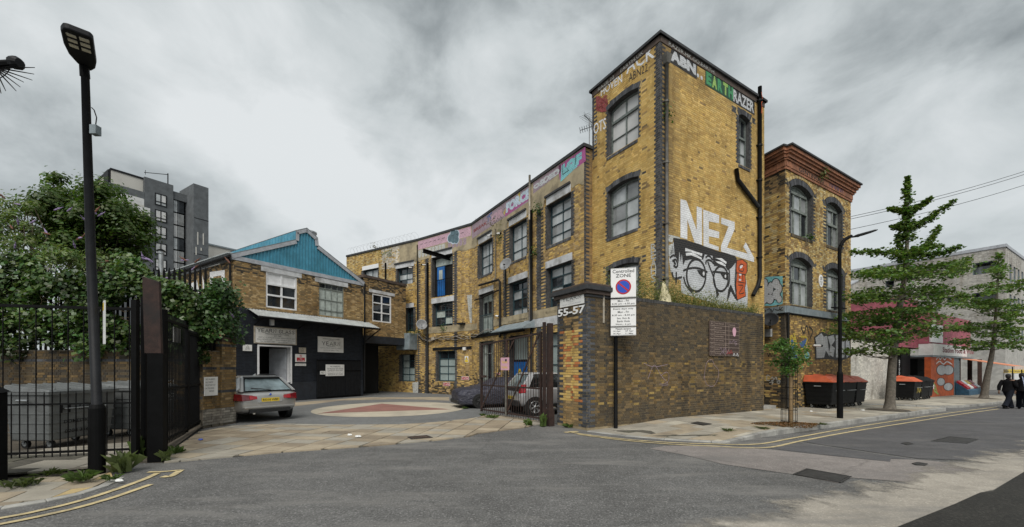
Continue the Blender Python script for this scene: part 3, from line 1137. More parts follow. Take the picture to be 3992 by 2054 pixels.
# second pavement beyond the side entrance
p2a = [SD(s, d) for s, d in ((20.4,-2.55), (22,-2.9), (26,-3.1), (40,-3.1))]
p2z = lambda x, y: road_z(x, y) + .095
pv2 = sheet('pavement', p2a + [SD(40,6), SD(17.2,6), SD(17.2,.1), SD(19.0,-.9)], 'slab_grey', lambda x, y: p2z(x, y))
kerb_run([SD(17.2,.1), SD(19.0,-.9), SD(20.4,-2.55)], pv2, lambda x, y: p2z(x, y))
kerb_run(p2a, pv2, lambda x, y: p2z(x, y))
slabs(pv2, inset(p2a, .15) + [SD(40,0), SD(24,0), SD(20.4,-.8)], W0, D1,.75,.6, lambda x, y: p2z(x, y) + .012, ['slab_grey', 'slab_grey', 'slab_pale'], .03,.006,.5,12)

# pavement with tactile slabs by the lamp post on the corner
lk = [G(*ZL(x, y)).xy for x, y in ((1140,262), (1085,290), (990,340), (760,412), (430,482), (0,552), (-500,610), (-1200,660))]
lz = lambda x, y: .012 + .075 * min(max((-6.3 - x) / 1.2,0), 1)
lp_ = lk[::-1] + [G(413,1165).xy, G(440,1128).xy, Vector((-9.0,11.9)), Vector((-22,12.2)), Vector((-24,6))]
lpv = sheet('pavement', lp_, 'dirt', lambda x, y: lz(x, y) - .02)
kerb_run(lk[::-1], lpv, lz, .9,.13)
tl = inset(lk[::-1], .14)
slabs(lpv, tl + [G(*ZL(1010,215)).xy, G(*ZL(820,262)).xy, G(*ZL(400,290)).xy, G(*ZL(90,330)).xy, G(*ZL(-500,380)).xy, G(*ZL(-1200,420)).xy], G(*ZL(0,500)).xy, Vector((.93,.36)).normalized(), .45,.45, lambda x, y: lz(x, y) - .002, ['slab_tactile', 'slab_tactile', 'slab_buff', 'slab_grey'], .04,.006,.5,13)
slabs(lpv, [G(*ZL(-400,90)).xy, G(*ZL(930,-10)).xy, G(*ZL(1300,-40)).xy, G(*ZL(1290,120)).xy, G(*ZL(900,175)).xy, G(*ZL(400,240)).xy, G(*ZL(-400,300)).xy], G(*ZL(0,400)).xy, Vector((.97,.2)).normalized(), .9,.6, lambda x, y: lz(x, y) - .012, ['slab_grey', 'slab_grey', 'joint'], .03,.012,.5,14)

# double yellow lines
def yline(pts, w, fn, e=.006):
 P = [Vector((p[0], p[1])) for p in smooth_path([(p.x, p.y) for p in pts], 6)]
 a, b = inset(P, w / 2), inset(P, -w / 2)
 mb = MB()
 for k in range(len(P) - 1):
  q = [b[k], b[k + 1], a[k + 1], a[k]]
  mb.poly([Vector((p.x, p.y, fn(p.x, p.y) + e)) for p in q])
 o = mb.build('yellow_line', 'line_yellow')
 return tag(o, None, None, None, 'structure')
yline([G(*ZL(x, y)) for x, y in ((1440,222), (1300,285), (1040,378), (750,470), (420,553), (0,635), (-700,730))], .085, road_z)
yline([G(*ZL(x, y)) for x, y in ((1380,325), (1180,395), (980,462), (600,565), (0,690), (-700,800))], .085, road_z)
yline([G(*ZL(x, y)) for x, y in ((1350,214), (1500,208), (1650,195))], .07, road_z)
yline([G(*ZL(x, y)) for x, y in ((1480,254), (1560,250), (1650,195))], .1, road_z)
yline([G(*ZD(x, y)) for x, y in ((262,241), (325,236))], .16, road_z)
kl = kerb[3:]
far1 = [GP(*ZD(x, y), road_z) for x, y in ((285,240), (500,268), (760,290), (1000,299), (1230,300), (1420,268), (1700,218), (2000,172), (2250,136), (2440,112))]
far2 = [GP(*ZD(x, y), road_z) for x, y in ((325,250), (520,276), (760,298), (1000,310), (1270,318), (1450,284), (1700,238), (2000,190), (2250,150), (2450,122))]
yline(far1,.075, road_z)
yline(far2,.075, road_z)

# ironwork in the road and pavement
def cover(zf, pts, name, label, fn, e, mat='iron', bars=0):
 P = [GP(*zf(x, y), fn) for x, y in pts]
 c = sum(P, Vector()) / len(P)
 root = thing(name, c, label, 'manhole cover' if not bars else 'drain grate')
 up = lambda p, z: Vector((p.x, p.y, fn(p.x, p.y) + z))
 fr_ = MB(); n = len(P)
 ins = [p + (c - p) * .10 for p in P]
 for k in range(n):
  j = (k + 1) % n
  fr_.hexa([up(P[k], e), up(P[j], e), up(ins[j], e), up(ins[k], e)], [up(P[k], e + .008), up(P[j], e + .008), up(ins[j], e + .008), up(ins[k], e + .008)])
 fr_.build('frame', mat, root)
 if bars:
  for b in range(bars):
   f0, f1 = (b + .2) / bars, (b + .7) / bars
   q = [ins[0].lerp(ins[1], f0), ins[0].lerp(ins[1], f1), ins[3].lerp(ins[2], f1), ins[3].lerp(ins[2], f0)]
   MB().hexa([up(p, e) for p in q], [up(p, e + .007) for p in q]).build('grate_bar', 'rust', root)
 else:
  in2 = [p + (c - p) * .13 for p in P]
  MB().hexa([up(p, e - .002) for p in in2], [up(p, e + .005) for p in in2]).build('lid', mat, root)
 return root
cover(ZD, [(1412,452), (1480,424), (1708,464), (1655,496)], 'manhole_cover', 'large rectangular iron manhole cover set in the pinkish road patch', road_z, .003)
cover(ZD, [(2010,398), (2040,392), (2092,400), (2080,408), (2030,406)], 'manhole_cover', 'small round iron cover in the road beyond the large manhole', road_z, .004)
cover(ZD, [(2105,285), (2200,262), (2348,276), (2290,298)], 'manhole_cover', 'wide double iron manhole cover in dark asphalt near the kerb', road_z, .004)
cover(ZD, [(1955,296), (1990,291), (2020,300), (1985,305)], 'manhole_cover', 'little iron stop cock cover in dark asphalt beside the kerb', road_z, .004)
cover(ZD, [(895,195), (930,189), (1005,200), (960,206)], 'manhole_cover', 'dark inspection cover in the pavement below the brick wall', pz, .012)
cover(ZY, [(1045,352), (1210,338), (1262,358), (1080,372)], 'drain_grate', 'mossy iron drain grate in the buff crossover slabs', lambda x, y: .022,.004, 'iron', 9)
# ================================================================ the street wall and its corner pier
for nme, c, w in (('white', (.78,.79,.80), .2), ('silver', (.56,.58,.60), .25), ('black', (.010,.010,.012), .15), ('orange', (.62,.10,.015), .15),
      ('green', (.05,.30,.12), .4), ('lime', (.30,.50,.12), .4), ('cyan', (.22,.56,.60), .3), ('magenta', (.42,.09,.28), .5),
      ('pink', (.56,.36,.44), .5), ('mauve', (.36,.27,.32), .55), ('red', (.26,.04,.04), .7), ('blue', (.06,.14,.36), .5),
      ('yellow', (.55,.42,.05), .5), ('chalk', (.52,.53,.50), .55), ('purple', (.10,.06,.16), .6), ('ice', (.55,.66,.76), .3)):
 paint_mat('paint_' + nme, c, w)
def palette(pal, rg, v=.11):
 return sc(rg.choice(pal), rg.uniform(1 - v, 1 + v))

LF = Frame(W0, SD(9)); LE = Frame(SD(0,1.31), W0)
wall_root = thing('brick_wall', (W0.x, W0.y, 0), 'sooty brick boundary wall with a capped corner pier beside the pavement', 'wall')
def low_col(s, z, k, de, rg):
 f = nz(s, z * 1.3,.55,3.0) * .7 + nz(s, z, 2.2,9.0) * .3
 mid = math.exp(-((z - 1.35) / .75) ** 2) * (.75 + .4 * math.exp(-((s - 2.3) / 1.6) ** 2))
 t = f * .55 + mid * .62
 if s < .82 and z > -1:
  q = .24 if k % 2 else .12
  if s < q and z < 3.6:
   return palette(BLUE, rg)
  if .62 < s and rg.random() < .7:
   return palette(SOOT_SHADE, rg)
 if z > 3.5 or t + rg.uniform(-.22,.22) < .50:
  return mixc(palette(SOOT_SHADE, rg), palette(LOWB, rg), .5 * rg.random())
 if rg.random() < .13 and mid > .4:
  return sc(palette(STOCK, rg), rg.uniform(.3,.55))
 return palette(LOWB, rg, .25)
def pier_col(s, z, k, de, rg):
 q = .34 if k % 2 else .22
 if s > LE.L - q or s < q * .85:
  return palette(BLUE, rg, .3)
 if z < .75:
  return palette(BROWN, rg)
 if z > 2.75:
  return palette(SOOT_SHADE, rg) if rg.random() < .5 else palette(BROWN, rg)
 if rg.random() < .22:
  return sc((.42,.16,.06), rg.uniform(.8,1.2))
 return palette(STOCK, rg) if rg.random() < .8 else palette(BROWN, rg)
its = [(LF, *b) for b in brick_rows(0,9,.02,3.68, [], low_col, 1)]
its += [(LE, *b) for b in brick_rows(0, LE.L, .02,3.62, [], pier_col, 2)]
lay_bricks(wall_root, its, 300,1)
MB().slab(LF, 0,.78,-.3,3.63,-1.31,0).build('pier_core', 'mortar_pale', wall_root)
MB().slab(LF, .781,9,-.4,3.668,-.36,0).build('wall_core', 'mortar_pale', wall_root)
mc = MB()
for k in range(120):
 a = .80 + k * .0685
 if a < 8.95:
  mc.slab(LF, a, a + .06,3.672,3.772,-.30,.012 + rnd.uniform(-.004,.006))
o = mc.build('wall_coping', 'reveal', wall_root); o['kind'] = 'stuff'
for i, (z0, z1, ov) in enumerate(((3.63,3.70,.04), (3.705,3.80,.085), (3.805,3.93,.15), (3.935,3.99,.12))):
 MB().slab(LF, -ov, .78 + ov, z0, z1,-LE.L - ov, ov).build('cap_course', 'coping' if i % 2 else 'coping_dark', wall_root, bevel=.012)
# fixings on the pier
nb, nh = board(wall_root, LE, ZP, 225,540,705,588,.045,.02, 'white_board', 'name_board', yr=490)
m_ = serif_text(MB(), LE, 'YEARN', nh.s0 + (nh.s1 - nh.s0) * .12, nh.s1 - (nh.s1 - nh.s0) * .12, nh.z0 + (nh.z1 - nh.z0) * .5, nh.z0 + (nh.z1 - nh.z0) * .8,.0475)
m_.build('lettering', 'sign_ink', nb)
m_ = add_text(MB(), LE, 'EST 1980', nh.s0 + .38 * (nh.s1 - nh.s0), nh.s0 + .6 * (nh.s1 - nh.s0), nh.z0 + (nh.z1 - nh.z0) * .86, nh.z0 + (nh.z1 - nh.z0) * .92,.047)
add_text(m_, LE, 'FOR QUALITY', nh.s0 + .34 * (nh.s1 - nh.s0), nh.s0 + .66 * (nh.s1 - nh.s0), nh.z0 + (nh.z1 - nh.z0) * .33, nh.z0 + (nh.z1 - nh.z0) * .40,.047)
add_text(m_, LE, '55-57 WALLIS ROAD', nh.s0 + .12 * (nh.s1 - nh.s0), nh.s0 + .88 * (nh.s1 - nh.s0), nh.z0 + (nh.z1 - nh.z0) * .12, nh.z0 + (nh.z1 - nh.z0) * .22,.047)
m_.build('lettering', 'grey_trim', nb)
n0, zt = LE.px(*ZP(190,735)); _, zb = LE.px(*ZP(190,845)); n1, _ = LE.px(*ZP(600,690))
m_ = add_text(MB(), LE, '55-57', n0, n1, zb, zt, .04,.02)
o = m_.build('house_number', 'sign_white', wall_root)
so = o.modifiers.new('thick', 'SOLIDIFY'); so.thickness = .02
s_, zt = LF.px(*ZP(860,482)); _, zb = LF.px(*ZP(860,935))
MB().slab(LF, s_ - .02, s_ + .02, zb, zt, .012,.04).build('batten', 'pipe_cream', wall_root)
strokes(wall_root, LF, [[LF.px(*Z5b(*p)) for p in l] for l in (
 [(625,850), (660,770), (700,830), (740,880), (700,885)], [(945,850), (960,760), (990,740), (1005,770)],
 [(1005,770), (1028,800), (1025,850), (1000,890), (960,880), (948,830)], [(700,830), (730,810), (745,830), (735,870), (690,880)],
 [(600,760), (660,780), (740,765)])], .014,.016, 'paint_mauve')
# directory board
db = thing('directory_board', LF.P(*LF.px(*ZB(650,1000)), .06), 'brown tenants directory board with cream grid and graffiti on the sooty brick wall', 'sign')
h = hole_px(LF, ZB, 272,205,1100,1030, yr=300)
MB().slab(LF, h.s0, h.s1, h.z0, h.z1,.02,.055).build('panel', pm('board_brown', (.062,.040,.032), .5,.15,4,.05), db)
mg = MB(); W_, H_ = h.s1 - h.s0, h.z1 - h.z0
for k in range(9):
 z = h.z0 + H_ * k / 8
 mg.slab(LF, h.s0 + .003, h.s1 - .003, max(z - .005, h.z0), min(z + .005, h.z1), .0555,.0585)
for f in (0,.135,.52,.635,1):
 x = h.s0 + W_ * f
 mg.slab(LF, max(x - .005, h.s0), min(x + .005, h.s1), h.z0 + .003, h.z1 - .003,.0557,.0588)
mg.build('grid_line', pm('board_cream', (.38,.30,.245), .6,.15,5,0), db)
mg = MB()
names = ['Yearn Glass Ltd', 'Mirrors Ltd', 'Pinnacle of London', 'Furniture Maker', 'E & R Tailoring', 'Glass Engineering Works', 'Studios', 'The Works']
for k, t in enumerate(names):
 z = h.z1 - H_ * (k + .72) / 8
 add_text(mg, LF, 'UNIT', h.s0 + W_ * .035, h.s0 + W_ * .10, z + H_ * .055, z + H_ * .085,.057)
 add_text(mg, LF, str(k + 1), h.s0 + W_ * .055, h.s0 + W_ * .08, z, z + H_ * .04,.057)
 add_text(mg, LF, t, h.s0 + W_ * .16, h.s0 + W_ * (.20 + .017 * len(t)), z + .015, z + H_ * .055,.057,.01)
add_text(mg, LF, 'UNIT', h.s0 + W_ * .55, h.s0 + W_ * .61, h.z1 - H_ * .055, h.z1 - H_ * .03,.057)
add_text(mg, LF, 'Yard Studio', h.s0 + W_ * .66, h.s0 + W_ * .85, h.z1 - H_ * .09, h.z1 - H_ * .045,.057,.01)
mg.build('lettering', 'board_cream', db)
strokes(db, LF, [[LF.px(*ZB(*p)) for p in l] for l in ([(780,800), (790,720), (820,790), (850,720)], [(855,800), (890,690), (910,800)], [(970,740), (925,745), (930,785), (970,790), (950,830), (920,825)],
 [(520,950), (560,900), (600,1010), (640,890)], [(600,1060), (680,900), (700,1050), (760,930)], [(530,1080), (600,1000), (660,1080)])], .016,.0595, 'paint_mauve')
strokes(db, LF, [[LF.px(*ZB(*p)) for p in l] for l in ([(720,1080), (740,960), (780,1060), (820,960), (850,1070)], [(690,1040), (860,1020)])], .035,.061, 'paint_red')
strokes(db, LF, [[LF.px(*ZB(*p)) for p in l] for l in ([(870,1110), (895,1050), (925,1115)], [(960,1110), (975,1050), (1000,1100), (990,1120)])], .03,.062, 'paint_white')
dc = LF.px(*ZB(900,495))
decal(db, LF, [[(dc[0] + .115 * math.cos(a) * (1 + .12 * math.sin(3 * a)), dc[1] + .165 * math.sin(a)) for a in [2 * math.pi * k / 18 for k in range(18)]]], .064, 'sign_pink', 'sticker', False)

# ================================================================ the stair tower
TC = Vector((4.85,13.18)); TL_ = Vector((3.18,15.92)); TR_ = TC + D1 * 6.45
T1 = Frame(TL_, TC); T2 = Frame(TC, TR_)
tower = thing('brick_tower', (TC.x, TC.y, 0), 'tall yellow brick stair tower covered in graffiti behind the street wall', 'building')
TH = 12.38
hT = [hole_px(T1, Z4b, 165,735,1170,447,.11,530)]
def same_as(fr, h0, u, v_top, fall=None):
 s0, zt = fr.px(u, v_top)
 return Hole(h0.s0, h0.s1, zt - (h0.z1 - h0.z0), zt, h0.rise)
hT.append(same_as(T1, hT[0], 1533,481)); hT.append(same_as(T1, hT[0], 1535,681))
hR = [hole_px(T2, Z4c, 905,965,1590,1040,.10,1020)]
def t1_col(s, z, k, de, rg):
 L = T1.L
 q = .30 if k % 2 else .19
 if s > L - q:
  return palette(BLUE, rg)
 if s < (.22 if k % 2 else .11) and z > 9.9:
  return palette(BLUE, rg)
 if de < (.17 if k % 2 else .09):
  return palette(BLUE, rg)
 f = nz(s, z, .8,5)
 if rg.random() < .03 + .10 * (f < .38):
  return palette(BROWN, rg)
 return palette(STOCK, rg)
def t2_col(s, z, k, de, rg):
 if s < (.30 if k % 2 else .19):
  return palette(BLUE, rg)
 if de < .2:
  return palette(BLUE, rg)
 f = nz(s * 1.4, z * .35,1.0,11)
 damp = max(0,1 - (s - .25) / 1.05) * (.55 + .9 * f)
 if z > TH - 1.15:
  damp = max(damp, .35)
 if s > 5.0 and z > 8.5:
  damp = max(damp, .28)
 damp = min(1, max(0, damp * .9 + rg.uniform(-.22,.22)))
 if damp > .12:
  return mixc(palette(STOCK, rg), mixc(palette(SOOT_SHADE, rg), palette(BROWN, rg), .5), damp * .85)
 if rg.random() < .015 + .09 * (nz(s, z, .6,21) < .38):
  return palette(BROWN, rg)
 return palette(STOCK, rg)
its = [(T1, *b) for b in brick_rows(0, T1.L, .5, TH, hT, t1_col, 3,.17)]
its += [(T2, *b) for b in brick_rows(0, T2.L, 2.6, TH, hR, t2_col, 4,.2)]
lay_bricks(tower, its, 300,2, lambda u, v, p: p.z > 3.9)
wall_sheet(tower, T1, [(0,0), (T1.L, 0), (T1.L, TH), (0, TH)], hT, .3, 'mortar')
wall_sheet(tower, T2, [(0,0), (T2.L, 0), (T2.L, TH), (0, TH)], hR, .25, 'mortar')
T3 = Frame(TR_, TR_ + D2 * T1.L); T4 = Frame(TL_ + D1 * 6.45, TL_)
for f_ in (T3, T4):
 MB().slab(f_, 0, f_.L, 0, TH, -.1,0).build('wall', 'plain_brick', tower)
its = [(T3, *b) for b in brick_rows(0, T3.L, 8.0, TH, [], lambda s, z, k, de, rg: palette(BROWN, rg), 44)]
lay_bricks(tower, its, 0,3)
mr = MB().poly([(*TC, TH - .02), (*TR_, TH - .02), (*(TR_ + D2 * T1.L), TH - .02), (*TL_, TH - .02)])
mr.build('roof', 'roof_sheet', tower)
# coping
for f_, a0, a1 in ((T1,-.08, T1.L + .10), (T2,-.10, T2.L + .1), (T3,-.1, T3.L + .1), (T4,-.1, T4.L + .1)):
 MB().slab(f_, a0 + .1, a1 - .1, TH + .003, TH + .20,-.34,.03).build('parapet', 'coping', tower)
 MB().slab(f_, a0, a1 - .004, TH + .202, TH + .30,-.40,.10).build('coping_stone', 'coping_dark', tower, bevel=.01)
for k, h in enumerate(hT):
 arch_ring(tower, T1, h, .18, BLUE, 20 + k); sill_bricks(tower, T1, h, h.z0, BLUE, 30 + k)
 window(tower, T1, h, [0,(.5,.05), 1], [0,.36,(.72,.09), 1] if k == 0 else [0,.34,(.68,.06), 1], 'frame_green', (lambda k: (lambda i, j: 'pane_pale' if k == 0 else ('pane_sky' if (i + j * 2 + k) % 3 else 'pane_grey')))(k), .22,.06,.03)
for k, h in enumerate(hR):
 arch_ring(tower, T2, h, .20, BLUE, 27); sill_bricks(tower, T2, h, h.z0, BLUE, 37)
 window(tower, T2, h, [0,.5,1], [0,.3,(.62,.08), 1], 'frame_green', lambda i, j: 'pane_sky' if j < 2 else 'pane_dark', .18,.06,.03)
# rainwater pipes
def downpipe(root, fr, path, r=.055, mat='pipe_black', collars=(), hopper=None, name='downpipe', off=.10):
 P = [fr.P(s, z, off) for s, z in path]
 o = MB().tube(P, r, 10).build(name, mat, root, smooth=True)
 if collars:
  mb = MB()
  for z in collars:
   s = path[0][0]
   mb.lathe(fr.P(s, z, off), [(r + .004,0), (r + .022,.01), (r + .022,.07), (r + .004,.08)], 12)
   mb.slab(fr, s - r - .05, s + r + .05, z + .02, z + .06,.012, off)
  mb.build('pipe_collar', mat, o)
 if hopper:
  s, z = hopper
  mb = MB().hexa([fr.P(s + a, z, off + b) for a, b in ((-.07,.07), (.07,.07), (.07,-.08), (-.07,-.08))], [fr.P(s + a, z + .28, off + b) for a, b in ((-.14,.12), (.14,.12), (.14,-.085), (-.14,-.085))])
  mb.build('hopper', mat, o)
 return o
s_, z_ = T2.px(1671,165)
downpipe(tower, T2, [(s_, z_), (s_ - .005,8), (s_, 3.2)], .055, 'pipe_grey', (10.4,8.4,6.4,4.6), (s_, z_))
s_, zt = T2.px(1905,222); _, zb = T2.px(1904,700)
downpipe(tower, T2, [(s_, zt), (s_, zb), (s_ - .12, zb - .3), (s_ - .5, zb - .75)], .075, 'pipe_black', (TH + .02,10.6,9.2,7.7,6.1,4.9), None)
b0, b1, b2 = T2.px(1846,427), T2.px(1850,455), T2.px(1901,522)
downpipe(tower, T2, [b0, b1, b2], .075, 'pipe_black', (), None, 'waste_pipe')
strokes(tower, T2.shift(.18), [[(s_ - .03, TH + .35), (s_ + .05, TH + .1)], [(s_ + .04, TH), (s_ - .04, TH - .1), (s_ + .03, TH - .25)], [(s_, TH - .25), (s_ - .04, TH - .5)], [(s_, TH - .3), (s_ + .05, TH - .5)]], .03,.0, 'paint_orange')
# graffiti: street face
def tz(pts, f=Z5, fr=None):
 return [(fr or T2).px(*f(*p)) for p in pts]
decal(tower, T2, [tz([(275,50), (345,70), (465,415), (465,135), (527,158), (527,590), (440,560), (355,290), (355,525), (275,500)]),
 tz([(542,172), (728,240), (728,335), (608,310), (608,400), (730,435), (728,510), (608,485), (608,570), (725,610), (722,655), (545,600)]),
 tz([(752,268), (910,318), (912,400), (820,620), (1065,692), (1012,610), (1040,555), (1140,740), (1138,790), (750,665), (750,600), (838,372), (752,340)])], .016, 'paint_white', 'graffiti_letters')
decal(tower, T2, [tz([(190,560), (150,700), (140,760), (160,900), (200,980), (280,1000), (285,1150), (560,1240), (760,1310), (940,1330), (1060,1330), (1065,1120), (1050,1000), (930,1000), (925,760), (700,680), (440,580)])], .0155, 'paint_silver', 'graffiti_face')
decal(tower, T2, [tz([(125,465), (190,478), (270,500), (270,520), (190,505), (180,560), (130,545)]), tz([(120,600), (180,570), (200,680), (130,720)])], .0155, 'paint_chalk', 'graffiti_shadow')
decal(tower, T2, [tz([(190,505), (330,525), (560,605), (720,665), (910,715), (935,745), (925,790), (880,850), (830,890), (800,840), (668,835), (655,770), (650,715), (560,700), (540,760), (480,745), (330,770), (305,830), (290,690), (278,790), (262,660), (252,800), (205,700)])], .0185, 'paint_black', 'graffiti_hair')
decal(tower, T2, [tz(p) for p in ([(330,625), (530,690), (525,722), (400,668), (330,662)], [(335,682), (420,676), (525,742), (520,758), (400,710), (340,715)],
 [(682,742), (760,745), (815,790), (808,812), (740,768)], [(682,778), (750,785), (805,825), (800,840), (720,808)])], .0205, 'paint_white', 'graffiti_brow')
def ell(cx, cy, rx, ry, n=28, tilt=0.0):
 return [(cx + rx * math.cos(a) * math.cos(tilt) - ry * math.sin(a) * math.sin(tilt), cy + rx * math.cos(a) * math.sin(tilt) + ry * math.sin(a) * math.cos(tilt)) for a in [2 * math.pi * k / n for k in range(n)]]
mb = MB()
for e in (ell(458,945,112,190), ell(748,985,86,146)):
 ribbon(mb, T2, tz(e), .085,.0215, True)
for l in ([(305,892), (350,872), (420,858), (500,868), (590,908)], [(650,905), (700,905), (770,912), (840,925)], [(595,785), (625,870), (660,960), (690,1100), (705,1200)],
    [(572,815), (575,780), (610,765), (650,790), (662,812)], [(568,735), (600,715), (630,735), (652,768)], [(930,760), (922,900), (915,1050), (935,1230)], [(175,905), (200,980), (290,965)], [(310,960), (340,1060), (420,1160)],
    [(150,740), (185,710), (215,720)], [(180,780), (215,760), (240,810), (225,850), (190,830)], [(225,905), (222,1050)], [(845,880), (850,1000), (830,1080)]):
 ribbon(mb, T2, tz(smooth_path(l, 5)), .07,.0225)
mb.build('graffiti_outline', 'paint_black', tower, uvframe=T2)
decal(tower, T2, [tz(p) for p in ([(468,880), (565,895), (575,975), (535,968), (490,925)], [(738,915), (822,928), (826,1002), (780,985)], [(690,1090), (730,1165), (700,1210)], [(835,1110), (862,1050), (905,1140), (945,1255), (900,1190), (865,1130), (835,1230), (815,1260)], [(190,790), (205,775), (222,812), (210,835)])], .0235, 'paint_black', 'graffiti_pupil')
decal(tower, T2, [tz(ell(545,925,12,24)), tz(ell(800,955,10,20))], .0245, 'paint_white', 'graffiti_glint')
GZ = [(938,775), (1000,762), (1050,805), (1052,900), (1028,945), (1038,1030), (1026,1090), (1036,1185), (950,1228), (918,1205), (935,1130), (928,1050), (940,930), (928,860)]
decal(tower, T2, [tz([((x - 985) * 1.16 + 985,(y - 995) * 1.04 + 995) for x, y in GZ])], .0175, 'paint_black', 'graffiti_shadow')
decal(tower, T2, [tz(GZ)], .0195, 'paint_orange', 'graffiti_letters')
mb = MB()
for l in ([(1020,830), (985,812), (960,850), (965,890), (1010,895), (1015,860)], [(940,915), (1040,940)], [(945,1020), (1030,1035)], [(965,1000), (970,935), (1000,945), (1005,1010)], [(950,1060), (1010,1070), (960,1160), (1020,1150)]):
 ribbon(mb, T2, tz(smooth_path(l, 4)), .035,.0215)
mb.build('graffiti_outline', 'paint_black', tower, uvframe=T2)
decal(tower, T2, [tz([(968,835), (1005,825), (1000,850), (975,870)]), tz([(958,985), (985,992), (985,1010), (958,1005)]), tz([(962,925), (990,930), (985,950), (962,945)])], .0225, 'paint_white', 'graffiti_glint')
def band_text(root, fr, f, x0, y0, y1, x1, body, fill, back, off=.016, bold=.05, n='graffiti_letters', wob=.0, yr=None):
 h = hole_px(fr, f, x0, y0, y1, x1, yr=yr)
 if back:
  lettering(root, fr, body, h.s0 - .05, h.s1 + .05, h.z0 - .07, h.z1 + .05, off, back, bold + .06, 'graffiti_shadow', wob)
 return lettering(root, fr, body, h.s0, h.s1, h.z0, h.z1, off + .003, fill, bold, n, wob), h
h = hole_px(T2, Z4c, 30,105,270,372, yr=330)
decal(tower, T2, [[(h.s0 - .05, h.z0 - .08), (h.s1, h.z0 - .1), (h.s1 + .02, h.z0 + .5), (h.s0 + .1, h.z1)]], .0145, 'paint_black', 'graffiti_shadow')
band_text(tower, T2, Z4c, 32,130,270,360, 'ABN', 'paint_silver', 'paint_black', .016,.07, yr=330)
d_ = [T2.px(*Z4c(385,470)), T2.px(*Z4c(432,500))]
decal(tower, T2, [[(c[0] + .07 * math.cos(a), c[1] + .07 * math.sin(a)) for a in [k * .6 for k in range(10)]] for c in d_], .018, 'paint_silver', 'graffiti_dot')
x_ = hole_px(T2, Z4c, 487,410,570,832, yr=620)
W_ = (x_.s1 - x_.s0) / 5
decal(tower, T2, [[(x_.s0 - .05, x_.z0 - .05), (x_.s1 + .02, x_.z0 - .08), (x_.s1 + .02, x_.z1 + .02), (x_.s0 - .03, x_.z1 + .04)]], .0145, pm('paint_deepgreen', (.012,.06,.03), .6,.3,4,.1), 'graffiti_shadow')
for k, ch in enumerate('EARTH'):
 lettering(tower, T2, ch, x_.s0 + W_ * k + .015, x_.s0 + W_ * (k + 1) - .015, x_.z0, x_.z1,.0185,('paint_green', 'paint_lime', 'paint_green', 'paint_lime', 'paint_green')[k], .06, 'graffiti_letters')
x_ = hole_px(T2, Z4c, 832,640,790,1092, yr=860)
decal(tower, T2, [[(x_.s0 - .02, x_.z0 - .05), (x_.s1 + .05, x_.z0 - .06), (x_.s1 + .05, x_.z1 + .06), (x_.s0 - .02, x_.z1 + .03)]], .0145, 'paint_black', 'graffiti_shadow')
lettering(tower, T2, 'RAZER', x_.s0, x_.s1, x_.z0, x_.z1,.0185, 'paint_silver', .03, 'graffiti_letters')
# graffiti on the parapet and the yard face
lettering(tower, T2, 'RAZER.HK.GO.EARTH.', .4,3.0, TH + .04, TH + .17,.034, 'paint_chalk', 0, 'graffiti_letters')
lettering(tower, T1, 'EARTH.UK', 1.5,2.55, TH + .04, TH + .17,.034, 'paint_chalk', 0, 'graffiti_letters')
lettering(tower, T1, 'RAZE.22', .35,1.2, TH + .04, TH + .16,.034, 'paint_chalk', 0, 'graffiti_letters')
def tilt_text(root, fr, f, p0, p1, hgt, body, mat, bold=-.01):
 (a, b), (c, d) = fr.px(*f(*p0)), fr.px(*f(*p1))
 mb = MB(); vs, fs = text_mesh(body, bold)
 x1 = max(v[0] for v in vs); y1 = max(v[1] for v in vs)
 for x, y in vs:
  mb.v.append(fr.P(a + (c - a) * x / x1, b + (d - b) * x / x1 + hgt * y / y1,.017))
 mb.f += fs
 return mb.build('graffiti_letters', mat, root, uvframe=fr)
tilt_text(tower, T1, Z4b, (340,400), (600,240), .48, 'ACK', 'paint_white', .012)
tilt_text(tower, T1, Z4b, (100,605), (300,472), .30, 'HOVEN', 'paint_white', .012)
tilt_text(tower, T1, Z4b, (360,475), (535,370), .28, 'ABN22', 'paint_black', 0)
tilt_text(tower, T1, Z4b, (35,960), (150,900), .42, 'OTS', 'paint_white', .012)
tilt_text(tower, T1, Z4b, (35,1055), (70,1040), .34, 'B', 'paint_chalk')
rg_ = random.Random(5)
strokes(tower, T1, [[T1.px(*Z4b(60 + rg_.random() * 105,600 + rg_.random() * 145)) for _ in range(6)] for _ in range(9)], .05,.017, 'paint_red')
mb = MB()
for k, ch in enumerate('REAHS'):
 s0, z1 = T1.px(*Z5(22,545 + k * 92)); s1 = T1.L - .02
 add_text(mb, T1, ch, T1.L - .36, T1.L - .14, z1 - .28, z1 - .02,.0165,.01)
mb.build('graffiti_letters', 'paint_chalk', tower, uvframe=T1)

# ================================================================ the three-storey wing round the yard
WA = Frame((-2.42,24.28), (2.81,15.69)); WE = Frame((2.81,15.69), TL_); WB = Frame((-6.39,27.28), (-2.42,24.28)); WC = Frame((-12.87,31.3), (-6.39,27.28))
wing = thing('brick_wing', (-2.42,24.28,0), 'long three-storey brick workshop wing with a graffiti parapet bending round the yard', 'building')
WH = 10.30
A_top = [hole_px(WA, Z1,530,735,1105,745, yr=600), hole_px(WA, Z1,195,925,1250,350, yr=850), hole_px(WA, Z3,540,228,415,617, yr=185)]
A_mid = [hole_px(WA, Z3,930,365,612,1072, yr=320), hole_px(WA, Z3,715,450,665,818, yr=410), hole_px(WA, Z3,545,516,742,622, yr=480)]
A_gr = []
for h, (zb, zt) in zip(A_mid, ((.9,3.25), (.05,3.3), (.05,3.2))):
 A_gr.append(Hole(h.s0 + .05, h.s1, zb, zt))
B_top = [hole_px(WB, Z2,530,595,1045,760, yr=548)]
